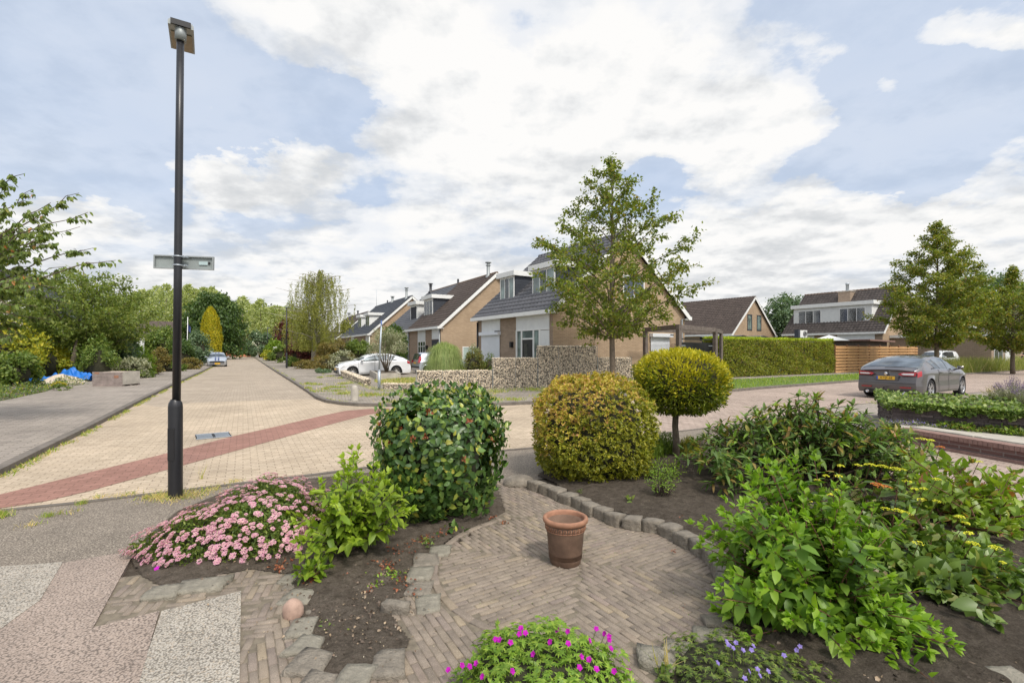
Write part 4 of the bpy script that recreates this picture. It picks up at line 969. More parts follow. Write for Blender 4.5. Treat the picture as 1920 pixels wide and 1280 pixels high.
for r in (.08, .15, .22): mb.lathe([(r-.012, -.015), (r+.012, -.02), (r+.012, 0)], 24, (.50, 0, .32), axis='Y')
for k in range(8): mb.tube([(.50, -.015, .32), (.50+.24*math.cos(k*PI/4), -.015, .32+.24*math.sin(k*PI/4))], .008, 4)
mb.build('fan_grille', m_dark, hp); MB().box(-.32, -.101, -.02, .34, .0, .66).build('side_casing', m_tile_blue, hp)
# parasol
ps = thing('parasol', 'white parasol tip just above the hedge in front of the dormer house', 'parasol', (24.3, 37.2, 0))
MB().tube([(0, 0, 0), (0, 0, 2.5)], .03, 8).build('pole', m_white, ps)
mb = MB(); cv = [(1.35*math.cos(2*PI*k/8), 1.35*math.sin(2*PI*k/8), 2.36) for k in range(8)]
mb.raw([(0, 0, 2.80)]+cv, [(0, 1+k, 1+(k+1) % 8) for k in range(8)]); mb.build('canopy', m_white, ps)
# --- far right brick house with wide windows behind the trees
h7 = thing('house', 'brown brick house with big windows behind the two right trees', 'house', (41.2, 50.5, 0), R(4))
MB().box(-4.5, 16, 0, 8, 0, 3.4).build('wall', m_brick_g, h7)
tiles('roof', m_tile_dark, h7, (-4.9, -.35, 3.45), X_, Vector((0, .76, .65)), Vector((0, -.65, .76)), 21.3, 5.6, .3, .34, seg=2); MB().box(-4.9, 16.4, -.5, -.33, 3.32, 3.5).build('gutter', m_white, h7)
MB().raw([(-4.5, 0, 3.4), (-4.5, 8, 3.4), (-4.5, 4.2, 7.0)], [(0, 1, 2)]).build('gable', m_brick_g, h7)
window(h7, (4.0, 0, .2), X_, Z_, -Y_, 1.75, 2.5, (1.7, 1), (2.1, .4)); window(h7, (6.1, 0, .1), X_, Z_, -Y_, 1.9, 2.6, (1,), (.7, 2.2))
window(h7, (13.5, 0, .3), X_, Z_, -Y_, 2.6, 2.3, (1, 1), (2, 1))
slats(h7, 'cladding', m_whitecool, (4.0, .30, 3.75), X_, Z_, -Y_, 4.2, 1.6, .18, .02)
# --- end-of-street house
h8, i8 = gable_house('bungalow', 'low house with orange wall and wide brown roof closing the far end of the street', -66, 124, R(-4), 6.5, 30, 2.9, 6.0, m_brick_o, m_tile_brown, seg=2)
h8.rotation_euler = (0, 0, R(-88)); h8.location = (-72, 126, 0)
mb = MB(); 
for yy in (5.2, 10, 17): window(h8, (6.5, yy, .8), Y_, Z_, X_, 1.6, 1.4, (1, 1), (1,))
MB().box(6.5, 6.6, 7.5, 9.2, 0, 2.2).build('door', m_white, h8)
# --- left: cream house and roof behind the shrubs
h9, i9 = gable_house('house', 'cream rendered house half hidden behind the cherry tree at the left edge', -45.4, 31.6, R(18), 11, 12, 4.6, 8.2, m_cream, m_tile_blue, seg=2)
window(h9, (6.3, 0, 2.9), X_, Z_, -Y_, 1.3, 1.5, (1,), (1,), gm=m_glassg); window(h9, (2.3, 0, 2.9), X_, Z_, -Y_, 1.6, 1.5, (1,), (1,)); window(h9, (8.2, 0, .4), X_, Z_, -Y_, 1.6, 2.2, (1, 1), (1,))
slats(h9, 'cladding', m_whitecool, Vector((9.4, -.03, 3.9)), X_, Z_, -Y_, 1.5, .9, .15, .02)
ca = thing('slatted_awning', 'sloping dark grey slatted roof over a terrace beside the cream house', 'awning', (-34.2, 35.5, 0), R(14))
mb = MB()
for k in range(7): mb.obox(Vector((k*.52-1.2, 0, 5.2-k*.1)), Vector((.82, 0, -.57)), Vector((0, 1, 0)), Vector((.57, 0, .82)), 0, 3.4, k*.0, .2+k*.0, 0, .06)
for k in range(9): mb.obox(Vector((-1.4+.0, k*.42, 5.5)), Vector((.82, 0, -.57)), Vector((0, 1, 0)), Vector((.57, 0, .82)), 0, 4.6, 0, .20, .07, .11)
mb.build('slats', m_darkscreen, ca); MB().box(-1.4, -1.28, 0, .12, 0, 5.4).box(2.3, 2.42, 0, .12, 0, 3.0).build('post', m_darkscreen, ca)
h10, i10 = gable_house('house', 'distant red brown roof above the shrubs behind the big lamp post', -60.5, 76, R(-62), 7, 6.5, 2.9, 5.9, m_brick_y, m_tile_brown, seg=2)
# ---------------------------------------------------------------- cars: x forward, y left, origin on the ground mid wheelbase
def interp(tab, x):
    if x <= tab[0][0]: return tab[0][1]
    for (a, va), (b, vb) in zip(tab, tab[1:]):
        if x <= b:
            t = (x-a)/(b-a); t = t*t*(3-2*t)*.35+t*.65; return va+(vb-va)*t
    return tab[-1][1]
class CarShape:
    def __init__(s, L, W, top, belt, wb, ro, wr, sill=.20, tumble=.42, nose=.80, tail=.84, bump_r=.10, bump_f=.12, endr=.42):
        s.L, s.W, s.top, s.belt, s.wb, s.ro, s.wr, s.sill = L, W, top, belt, wb, ro, wr, sill
        s.x0 = -wb/2-ro; s.x1 = s.x0+L; s.tumble = tumble; s.nose, s.tail = nose, tail; s.br, s.bf = bump_r, bump_f; s.endr = endr
        s.n = 17
    def ring(s, x):
        """points from centre top (0) to centre bottom for the left side (+y); x in metres"""
        f = (x-s.x0)/s.L; zt = interp(s.top, f); zb = min(interp(s.belt, f), zt-.02)
        dr = (x-s.x0); df = (s.x1-x); e = 1.0
        if dr < s.endr*1.6: u = 1-dr/(s.endr*1.6); e = 1-(1-s.tail)*u**2.2
        if df < s.endr*2.2: u = 1-df/(s.endr*2.2); e = min(e, 1-(1-s.nose)*u**2.0)
        hw = s.W/2*e; gh = zt-zb; k = min(1, gh/.30)
        wbel = hw*(.955-.0*k); wr = wbel-gh*s.tumble*k-.03*(1-k)
        arch = 0
        for xw in (-s.wb/2, s.wb/2):
            d = abs(x-xw); ra = s.wr+.045
            if d < ra: arch = max(arch, s.wr-.0+math.sqrt(ra*ra-d*d))
        pts = [(0, zt), (wr*.45, zt-.008-.004*k), (wr*.8, zt-.022-.012*k), (wr*.95, zt-.035-.03*k), (wr, zt-.05-.05*k*1.0 if gh > .1 else zt-.03)]
        zr = pts[-1][1]
        zr = max(zr, zb+.005)
        pts[-1] = (wr, zr)
        for t in (.25, .5, .75): pts.append((wr+(wbel-wr)*(t**.9)+.012*k*math.sin(PI*t), zr+(zb-zr)*t))
        pts.append((wbel, zb)); pts.append((hw*.99, zb-.045)); pts.append((hw, zb-.14)); pts.append((hw*.985, max(.60, arch+.03)))
        pts.append((hw*.995, max(.48, arch+.015))); pts.append((hw*1.0, max(.34, arch+.008))); pts.append((hw*.975, max(s.sill, arch)))
        zbm = max(s.sill, arch); pts.append((hw*.80, zbm+.005)); pts.append((0, zbm+.01))
        zmin = zbm
        out = []
        for i, (y, z) in enumerate(pts):
            z = max(z, zmin) if i < 14 else z
            # bumper: at the very ends pull higher parts towards the middle
            xo = 0
            hgt = max(0, min(1, (z-.55)/.35)); low = max(0, (.36-z)/.16)
            if dr < .5: xo += (1-dr/.5)*(s.br*hgt+.05*low)
            if df < .5: xo -= (1-df/.5)*(s.bf*hgt+.05*low)
            yy = abs(y)/(s.W/2)
            if dr < s.endr: xo += (1-dr/s.endr)*.14*yy**3
            if df < s.endr: xo -= (1-df/s.endr)*.24*yy**3
            out.append((x+xo, y, z))
        return out
    def S(s, x, t, side=1, off=0.0):
        r = s.ring(x); i = min(int(t), len(r)-2); f = t-i
        p = Vector(r[i]).lerp(Vector(r[i+1]), f)
        if off:
            r2 = s.ring(x+.02); q = Vector(r2[i]).lerp(Vector(r2[i+1]), f)
            tt = Vector(r[i+1])-Vector(r[i]); 
            if f > .999 and i+2 < len(r): tt = Vector(r[i+2])-Vector(r[i])
            if f < .001 and i > 0: tt = Vector(r[i+1])-Vector(r[i-1])
            n = (q-p).cross(tt); 
            if n.length < 1e-9: n = Vector((0, 1, 0))
            n.normalize()
            if n.y*1.0+n.z*.5 < 0: n = -n
            p = p+n*off
        return Vector((p.x, p.y*side, p.z))
    def patch(s, xa, xb, t0, t1, side, off, nu=8, nv=8, mirror=False):
        """xa, xb: functions (or numbers) of v in 0..1 giving front/rear limits"""
        fa = xa if callable(xa) else (lambda v: xa); fb = xb if callable(xb) else (lambda v: xb)
        vs = []; fs = []
        for j in range(nv+1):
            v = j/nv
            for i in range(nu+1):
                u = i/nu; vs.append(tuple(s.S(fa(v)+(fb(v)-fa(v))*u, t0+(t1-t0)*v, side, off)))
        for j in range(nv):
            for i in range(nu):
                a = j*(nu+1)+i; fs.append((a, a+1, a+nu+2, a+nu+1))
        return vs, fs
def wheel(parent, x, y, r, w, spokes=10, side=1, twin=False):
    hub = MB().lathe([(0, -w*.1), (r*.62, -w*.1), (r*.62, w*.1), (0, w*.1)], 24, (x, y, r), 0, 'Y').build('wheel', m_dark, parent)
    ri = r*.70
    MB().lathe([(ri, -w/2+.01), (ri+.01, -w/2), (r*.93, -w/2+.004), (r*.985, -w/2+.03), (r, -w/2+.05), (r, w/2-.05), (r*.985, w/2-.03), (r*.93, w/2-.004), (ri+.01, w/2), (ri, w/2-.01), (ri*.97, 0), (ri, -w/2+.01)], 36, (x, y, r), 0, 'Y').build('tyre', m_tyre, hub)
    mb = MB(); yo = y+side*(w/2-.012); rm = ri*.985
    mb.lathe([(rm, side*(w/2-.002)), (rm*1.01, side*(w/2-.004)), (rm*.94, side*(w/2-.02)), (rm*.90, side*.02), (rm, side*.02)], 36, (x, y, r), 0, 'Y')
    mb.lathe([(0, side*(w/2-.03)), (rm*.16, side*(w/2-.032)), (rm*.2, side*(w/2-.06))], 16, (x, y, r), 0, 'Y')
    for k in range(spokes):
        a = 2*PI*k/spokes+(.12*(1 if k % 2 else -1) if twin else 0); d = Vector((math.cos(a), 0, math.sin(a))); n = Vector((-d.z, 0, d.x)); o = Vector((x, yo, r))
        w0, w1 = rm*.085, rm*.055; pts = []
        for rr_, ww, dy in ((rm*.12, w0, -.02), (rm*.96, w1, -.004)):
            for sg, dd in ((-1, 0), (1, 0), (1, -.02), (-1, -.02)): pts.append(tuple(o+d*rr_+n*ww*sg+Vector((0, side*(dy+dd), 0))))
        mb.hexa([pts[0], pts[1], pts[2], pts[3], pts[4], pts[5], pts[6], pts[7]])
    mb.build('rim', m_rim, hub)
def build_car(name, label, shp, mat, loc, heading, cat='car', spokes=10, glass=None, win=None, screen=None, rearwin=None, doors=(), twin=False, group=None):
    t = thing(name, label, cat, (loc[0], loc[1], loc[2] if len(loc) > 2 else 0), math.atan2(heading[1], heading[0]), group)
    s = shp; xs = []; x = s.x0
    n = int(s.L/.045)
    xs = [s.x0+s.L*i/n for i in range(n+1)]
    mb = MB(); K = 17; rings = []
    for x in xs:
        r = s.ring(x); rr_ = r+[(p[0], -p[1], p[2]) for p in r[-2:0:-1]]; rings.append(len(mb.v)); mb.v += rr_
    m = len(rr_)
    for i in range(n):
        for k in range(m):
            k2 = (k+1) % m; low = 14 <= k < m-14+1-1
            mb.f.append((rings[i]+k, rings[i]+k2, rings[i+1]+k2, rings[i+1]+k)); mb.m.append(1 if (14 <= k <= m-15) else 0); mb.sm.append(not (14 <= k <= m-15))
    for b, sg in ((rings[0], 1), (rings[-1], -1)):
        for k in range(0, 15):
            q = (b+k, b+k+1, b+(m-k-1) % m, b+(m-k) % m)
            if k == 0: q = (b, b+1, b+m-1)
            mb.f.append(q); mb.m.append(0); mb.sm.append(True)
    body = mb.build('body', [mat, m_plastic], t)
    mod = body.modifiers.new('e', 'EDGE_SPLIT'); mod.split_angle = R(42)
    gm = glass or m_carglass
    def P(nm, m_, args_list, parent=t, sm=True):
        q = MB()
        for a in args_list:
            vs, fs = s.patch(*a); q.raw(vs, fs, 0, sm)
        return q.build(nm, m_, parent)
    # side glass with dark surround
    for sd in (1, -1):
        if win: P('window_surround', m_plastic, [(min(w_[0] for w_ in win)-.03, max(w_[1] for w_ in win)+.05, 7.3, 7.98, sd, .0035, 16, 3), (max(w_[0] for w_ in win)-.075, max(w_[0] for w_ in win)+.02, 4.05, 7.95, sd, .0035, 2, 6)])
        for (a, b, a2, b2) in win or (): P('side_window', gm, [(lambda v, a=a, a2=a2: a+(a2-a)*v, lambda v, b=b, b2=b2: b+(b2-b)*v, 4.15, 7.85, sd, .006, 10, 6)])
    if screen: P('windscreen', gm, [(screen[0], screen[1], 0, 3.85, sd, .006, 10, 8) for sd in (1, -1)])
    if rearwin: P('rear_window', gm, [(rearwin[0], rearwin[1], 0, 3.7, sd, .006, 10, 8) for sd in (1, -1)])
    # doors: thin dark seams + panels
    for sd in (1, -1):
        for (a, b) in doors:
            dm = MB(); vs, fs = s.patch(a, b, 8.1, 13.6, sd, .004, 14, 12); dm.raw(vs, fs, 0, True)
            dd = dm.build('door', mat, t)
            sm = MB()
            for e0, e1 in ((a-.006, a+.004), (b-.004, b+.006)):
                vs, fs = s.patch(e0, e1, 8.1, 13.6, sd, .0055, 1, 12); sm.raw(vs, fs)
            vs, fs = s.patch(a, b, 13.55, 13.68, sd, .0055, 10, 1); sm.raw(vs, fs); sm.build('seam', m_plastic, dd)
            h = s.S(a+.16, 9.6, sd, .0); MB().box(h.x-.09, h.x+.09, h.y-.035 if sd < 0 else h.y+.004, h.y-.004 if sd < 0 else h.y+.035, h.z-.012, h.z+.016).build('handle', mat, dd)
    for sx in (-s.wb/2, s.wb/2):
        for sd in (1, -1): wheel(t, sx, sd*(s.W/2-.115), s.wr, .215, spokes, sd, twin)
    return t, P
def mirror(t, s, x, m):
    for sd in (1, -1):
        p = s.S(x, 8, sd); mb = MB(); 
        mb.tube([(p.x, p.y, p.z+.03), (p.x-.01, p.y+sd*.09, p.z+.05)], .025, 6)
        mb.raw([(p.x-.07+dx*.16, p.y+sd*(.06+dy*.17), p.z+.02+dz*.13) for dx, dy, dz in ((0, 0, 0), (0, 1, .15), (0, 1, .95), (0, 0, 1), (1, .15, .25), (.9, .85, .3), (.9, .85, .75), (1, .15, .75))], [(0, 1, 2, 3), (4, 7, 6, 5), (0, 4, 5, 1), (1, 5, 6, 2), (2, 6, 7, 3), (3, 7, 4, 0)], 0, True)
        mb.build('mirror', m, t)
def text_mesh(body, size, m, parent, mat4, name='lettering', ext=.001):
    cu = bpy.data.curves.new(name, 'FONT'); cu.body = body; cu.size = size; cu.extrude = ext; cu.align_x = 'CENTER'; cu.align_y = 'CENTER'
    o = bpy.data.objects.new(name+'_c', cu); C.objects.link(o); bpy.context.view_layer.update()
    me = bpy.data.meshes.new_from_object(o.evaluated_get(bpy.context.evaluated_depsgraph_get())); bpy.data.objects.remove(o, do_unlink=True)
    me.materials.clear(); me.materials.append(m); me.transform(mat4); me.name = name
    return mesh_obj(name, me, parent)
def plate(t, x, z, facing, w=.52, h=.11, txt=None, tilt=0, depth=.012):
    """facing -1: rear plate"""
    f = facing; pl = MB().box(min(x, x+f*depth), max(x, x+f*depth), -w/2, w/2, z-h/2, z+h/2).build('number_plate', m_yplate, t)
    yb = w/2*(-f*-1); y0, y1 = (w/2-.045, w/2) if f < 0 else (-w/2, -w/2+.045)
    xx = x+f*(depth+.001); MB().box(min(xx, xx+f*.002), max(xx, xx+f*.002), y0, y1, z-h/2+.003, z+h/2-.003).build('blue_band', m_blueband, pl)
    if txt:
        M4 = Matrix.Translation((xx+f*.002, -.02*-f, z)) @ Matrix(((0, 0, f, 0), (f, 0, 0, 0), (0, 1, 0, 0), (0, 0, 0, 1)))
        text_mesh(txt, h*.92, m_plastic, pl, M4, 'plate_lettering')
    return pl

# --- grey liftback at the right
top = [(0, .99), (.02, 1.03), (.05, 1.07), (.10, 1.15), (.18, 1.29), (.26, 1.39), (.36, 1.455), (.46, 1.475), (.54, 1.45), (.62, 1.33), (.69, 1.16), (.745, 1.025), (.80, .985), (.90, .90), (.96, .80), (1, .64)]
belt = [(0, .93), (.05, .985), (.12, 1.0), (.3, 1.0), (.55, .965), (.72, .94), (.80, .90), (.92, .80), (1, .58)]
SM = CarShape(4.78, 1.886, top, belt, 2.85, 1.00, .335, .22, .44, .78, .88, .10, .14)
car, P = build_car('parked_car', 'dark grey metallic liftback with yellow plate and red rear lamps parked on the right street', SM, m_pgrey, (14.62, 17.62), (.852, .524),
    win=((-.92, .00, -.55, .02), (.06, .62, .06, 1.02), (-1.28, -.99, -1.0, -.62)), screen=(.66, 1.30), rearwin=(-2.12, -1.22), doors=((-.80, .05), (.07, 1.08)), spokes=10, twin=True)
mirror(car, SM, .82, m_pgrey)
x0 = SM.x0
for sd in (1, -1):
    P('tail_lamp', m_redlens, [(x0+.005, x0+.24, 8.5, 10.2, sd, .012, 6, 4)])
    # lamp wraps on to the tailgate
    y0, y1 = (.36, .74) if sd > 0 else (-.74, -.36)
    mb = MB(); xx = x0+.088
    ys = [.34, .50, .80]; 
    mb.raw([(xx-.015, sd*.34, .855), (xx-.03+.0, sd*.42, .805), (xx+.02, sd*.80, .80), (xx+.05, sd*.82, .93), (xx-.012, sd*.46, .905), (xx+.04, sd*.34, .855), (xx+.04, sd*.42, .805), (xx+.07, sd*.80, .80), (xx+.09, sd*.82, .93), (xx+.04, sd*.46, .905)], [(0, 1, 2, 3, 4), (5, 9, 8, 7, 6), (0, 5, 6, 1), (1, 6, 7, 2), (2, 7, 8, 3), (3, 8, 9, 4), (4, 9, 5, 0)])
    lm = mb.build('tail_lamp', m_redlens, car)
    MB().raw([(xx-.03, sd*.43, .855), (xx-.034, sd*.50, .828), (xx+.0, sd*.76, .828), (xx+.012, sd*.78, .885), (xx-.026, sd*.50, .88)], [(0, 1, 2, 3, 4)]).build('lens', m_clearlens, lm)
    MB().box(x0+.02, x0+.09, sd*.55-.14, sd*.55+.14, .40, .43).build('reflector', m_redlens, car)
    MB().lathe([(.0, -.03), (.035, -.03), (.045, -.05), (.047, .10)], 14, (x0+.05, sd*.52, .245), 0, 'X').build('exhaust', m_chrome, car)
MB().box(x0+.035, x0+.12, -.62, .62, .20, .30).build('rear_valance', m_plastic, car)
MB().raw([(x0+.072, -.33, .64), (x0+.072, .33, .64), (x0+.075, .36, .79), (x0+.075, -.36, .79), (x0+.16, -.33, .64), (x0+.16, .33, .64), (x0+.16, .36, .79), (x0+.16, -.36, .79)], [(0, 1, 2, 3), (4, 7, 6, 5), (0, 4, 5, 1), (1, 5, 6, 2), (2, 6, 7, 3), (3, 7, 4, 0)]).build('plate_recess', m_pgrey, car)
plate(car, x0+.068, .715, -1, .52, .11, '4-TJF-68')
MB().lathe([(0, 0), (.05, 0), (.052, .01), (0, .012)], 16, (x0+.068, 0, .86), 0, 'X').build('badge', m_chrome, car)
MB().box(x0+.03, x0+.05, -.80, .80, .555, .562).build('bumper_seam', m_plastic, car)
MB().tube([(x0+.14, .05, 1.062), (x0+.17, -.50, 1.075)], .010, 5).build('wiper', m_plastic, car)
MB().tube([(x0+.03, 0, .40), (x0-.06, 0, .38), (x0-.06, 0, .43)], .02, 6).build('tow_hook', m_plastic, car)
P('roof_trim', m_chrome, [(-1.30, 1.02, 7.86, 8.02, sd, .008, 24, 1) for sd in (1, -1)])
# --- white liftback in the driveway (seen from its left side)
top = [(0, .95), (.03, 1.00), (.08, 1.10), (.14, 1.24), (.22, 1.36), (.32, 1.44), (.44, 1.46), (.52, 1.44), (.60, 1.34), (.68, 1.16), (.735, 1.03), (.79, .985), (.90, .90), (.96, .80), (1, .62)]
SO = CarShape(4.66, 1.81, top, belt, 2.69, 1.08, .325, .20, .42, .80, .88)
car, P = build_car('parked_car', 'white liftback parked across the driveway behind the silver leaved shrub', SO, m_pwhite, (-8.95, 30.9), (-.866, -.50), win=((-.95, -.06, -.70, -.04), (.0, .50, .0, 1.02), (-1.35, -1.0, -1.15, -.75)), screen=(.60, 1.18), rearwin=(-2.1, -1.3), doors=((-.75, .0), (.02, 1.0)), spokes=10)
mirror(car, SO, .80, m_pwhite); x1 = SO.x1
for sd in (1, -1):
    P('headlight', m_clearlens, [(x1-.42, x1-.10, 9.1, 10.6, sd, .008, 6, 3)]); P('fog_lamp', m_clearlens, [(x1-.26, x1-.08, 12.2, 13.2, sd, .008, 3, 2)])
    P('tail_lamp', m_redlens, [(SO.x0+.01, SO.x0+.30, 8.4, 10.2, sd, .008, 4, 3)])
MB().box(x1-.14, x1-.10, -.40, .40, .62, .74).build('grille', m_plastic, car); MB().box(x1-.06, x1-.02, -.55, .55, .26, .38).build('lower_grille', m_plastic, car); plate(car, x1-.03, .48, 1)
# --- small silver hatchback seen from behind
top = [(0, 1.00), (.015, 1.12), (.035, 1.28), (.06, 1.42), (.12, 1.49), (.3, 1.53), (.5, 1.52), (.62, 1.42), (.72, 1.22), (.80, 1.03), (.86, .98), (.94, .88), (1, .64)]
bl2 = [(0, .92), (.3, .93), (.6, .90), (.8, .88), (.92, .80), (1, .58)]
SC = CarShape(3.85, 1.67, top, bl2, 2.46, .62, .30, .22, .30, .82, .92, .06, .1)
car, P = build_car('parked_car', 'small silver hatchback seen from behind beside the pampas grass', SC, m_psilver, (-5.05, 33.9), (.866, .50), win=((-.95, -.10, -.80, -.08), (-.04, .55, -.04, .9)), screen=(.62, 1.15), rearwin=(-1.80, -1.62), doors=((-.6, -.06), (-.04, .85)), spokes=6)
mirror(car, SC, .75, m_psilver); x0 = SC.x0
for sd in (1, -1): MB().raw([(x0+.03, sd*.60, .80), (x0+.05, sd*.76, .80), (x0+.19, sd*.68, 1.22), (x0+.16, sd*.60, 1.22), (x0+.2, sd*.60, .80), (x0+.2, sd*.78, .80), (x0+.3, sd*.70, 1.22), (x0+.3, sd*.60, 1.22)], [(0, 1, 2, 3), (4, 7, 6, 5), (0, 4, 5, 1), (1, 5, 6, 2), (2, 6, 7, 3), (3, 7, 4, 0)]).build('tail_lamp', m_redlens, car)
plate(car, x0+.035, .78, -1); MB().box(x0-.01, x0+.10, -.72, .72, .46, .56).build('bumper_strip', m_plastic, car)
MB().raw([(x0+.06, -.55, .99), (x0+.06, .55, .99), (x0+.20, .50, 1.40), (x0+.20, -.50, 1.40)], [(0, 1, 2, 3)]).build('rear_window', m_carglass, car)
# --- silver car with racing stripes coming towards the camera
top = [(0, .92), (.04, 1.02), (.12, 1.22), (.2, 1.36), (.32, 1.43), (.46, 1.43), (.56, 1.36), (.66, 1.16), (.73, 1.0), (.8, .93), (.92, .82), (1, .58)]
SP = CarShape(4.1, 1.72, top, [(0, .88), (.4, .93), (.7, .88), (.85, .82), (1, .52)], 2.55, .72, .31, .18, .42, .84, .88, .06, .12)
car, P = build_car('parked_car', 'silver car with two dark blue bonnet stripes parked at the left kerb', SP, m_psilver, (-30.0, 49.4), (.51, -.86), win=((-.9, -.06, -.7, -.04), (0, .5, 0, .9)), screen=(.48, 1.05), rearwin=(-1.8, -1.1), doors=((-.7, 0), (.02, .95)), spokes=7)
mirror(car, SP, .75, m_psilver); x1 = SP.x1
st = MB()
for y0 in (-.20, .06):
    for (xa, xb, n_) in ((1.12, x1-.05, 14), (-.6, .42, 8)):
        for i in range(n_):
            a, b = xa+(xb-xa)*i/n_, xa+(xb-xa)*(i+1)/n_
            def zz(x, y): 
                r = SP.ring(x); return next((p[2]+(q[2]-p[2])*((abs(y)-p[1])/(q[1]-p[1]+1e-9)) for p, q in zip(r, r[1:]) if p[1] <= abs(y) <= q[1]), r[0][2])
            def xx_(x, y): return SP.ring(x)[1][0]
            st.raw([(xx_(a, y0), y0, zz(a, y0)+.006), (xx_(b, y0), y0, zz(b, y0)+.006), (xx_(b, y0), y0+.14, zz(b, y0+.14)+.006), (xx_(a, y0), y0+.14, zz(a, y0+.14)+.006)], [(0, 1, 2, 3)])
st.build('stripe', m_stripe, car)
for sd in (1, -1): P('headlight', m_clearlens, [(x1-.38, x1-.10, 9.0, 10.4, sd, .01, 5, 3)])
MB().box(x1-.05, x1-.0, -.62, .62, .40, .50).build('grille', m_plastic, car); plate(car, x1-.0, .33, 1)
# --- white car behind it and white hatchback on the right
car, P = build_car('parked_car', 'white car half hidden by shrubs behind the silver striped car', SC, m_pwhite, (-38.6, 61.5), (.51, -.86), win=((-.95, -.10, -.80, -.08), (-.04, .55, -.04, .9)), screen=(.62, 1.15), doors=((-.04, .85),), spokes=6)
mirror(car, SC, .75, m_pwhite)
car, P = build_car('parked_car', 'white hatchback parked behind the tree trunk and the grey liftback', SC, m_pwhite, (34.9, 39.9, .1), (-.93, -.37), win=((-.95, -.10, -.80, -.08), (-.04, .55, -.04, .9)), screen=(.62, 1.15), rearwin=(-1.80, -1.62), doors=((-.6, -.06), (-.04, .85)), spokes=6)
mirror(car, SC, .75, m_pwhite); x1 = SC.x1
for sd in (1, -1): P('headlight', m_clearlens, [(x1-.35, x1-.10, 9.0, 10.4, sd, .01, 5, 3)])
MB().box(x1-.10, x1-.04, -.4, .4, .55, .68).build('grille', m_plastic, car)
# ---------------------------------------------------------------- lamp posts, signs, bollards, walls
px_, py_ = G(329, 931); Yl = py_
lt = thing('street_lamp', 'tall black street lamp with thick base standing at the edge of the garden', 'street lamp', (px_, py_, 0))
topx = XP(338.5, Yl)-px_; zt = ZP(58, Yl)
ax = lambda z: topx*z/zt
zb1 = ZP(752, Yl)
MB().lathe([(.071, -.02), (.071, zb1-.06), (.066, zb1-.02), (.045, zb1+.02)], 28).build('post_base', m_black, lt)
MB().tube([(ax(z), 0, z) for z in (zb1-.02, 2.5, 4, zt)], [.042, .040, .038, .036], 20).build('pole', m_black, lt)
d = MB().obox((.0, -.074, .42), X_, Z_, -Y_, -.035, .035, 0, .36, 0, .004).build('service_door', m_black, lt)
MB().tube([(ax(zt), 0, zt-.12), (ax(zt)+.004, 0, zt+.04)], [.056, .055], 16).tube([(ax(zt)+.004, 0, zt+.04), (ax(zt), .03, zt+.075)], [.055, .03], 16).build('collar', m_grey_metal, lt)
# lamp head: flat box reaching away from the viewer, tilted, seen from below and behind
hx, hz = ax(zt), zt
Uh = Vector((.85, .53, 0)).normalized(); Vh = Vector((-.53, .85, .02)).normalized(); Nh = Uh.cross(Vh)
hb = MB().obox((hx, 0, hz+.03), Uh, Vh, Nh, -.115, .125, -.05, .50, -.01, .035).obox((hx, 0, hz+.03), Uh, Vh, Nh, -.105, .115, -.04, .48, .035, .055)
head = hb.build('lamp_head', m_grey_metal, lt)
MB().obox((hx, 0, hz+.03), Uh, Vh, Nh, -.095, .105, .08, .47, -.022, -.010).build('lamp_lens', M('yellowed_lamp_lens', (.24, .19, .13), .4, .2, 6, .1, 60), head)
MB().obox((hx, 0, hz+.03), Uh, Vh, Nh, -.09, .10, -.075, -.052, -.01, .05).build('hinge', m_plastic, head)
# street name board seen from the back
bx, bz = ax(ZP(490, Yl)), ZP(490, Yl)
sg = thing('street_name_board', 'grey aluminium street name board seen from behind clamped on the tall lamp post', 'sign', (px_+bx, py_, bz))
Us = Vector((1, .22, 0)).normalized(); Vs = Vector((.02, 0, 1)).normalized(); Ns = Us.cross(Vs)
W2, H2 = .305, .076; O = Vector((.02, .075, 0))
mb = MB().obox(O, Us, Vs, Ns, -W2, W2, -H2, H2, -.014, -.010)
mb.build('board', M('dull_board_back', (.27, .30, .295), .55, .12, 5, .05, 60), sg)
mb = MB()
for a in ((-W2, W2, H2-.014, H2), (-W2, W2, -H2, -H2+.014), (-W2, -W2+.014, -H2+.014, H2-.014), (W2-.014, W2, -H2+.014, H2-.014)): mb.obox(O, Us, Vs, Ns, a[0], a[1], a[2], a[3], -.012, .014)
mb.build('rim', m_grey_metal, sg)
for zz in (.055, -.045):
    mb = MB(); mb.lathe([(.041, zz-.007), (.048, zz-.007), (.048, zz+.007), (.041, zz+.007)], 20); mb.box(-.075, .085, .028, .050, zz-.009, zz+.009); mb.tube([(.07, .0, zz), (.07, .05, zz)], .008, 6); mb.tube([(-.06, .0, zz), (-.06, .05, zz)], .008, 6); mb.build('clamp', m_galv, sg)
MB().obox(O, Us, Vs, Ns, .150, .24, -.02, .018, .0005, .002).build('sticker', M('pale_blue_sticker', (.42, .52, .53), .5, .1, 20, 0), sg)
MB().obox(O, Us, Vs, Ns, .245, .268, -.008, .016, .0005, .003).build('stamp', m_plastic, sg)
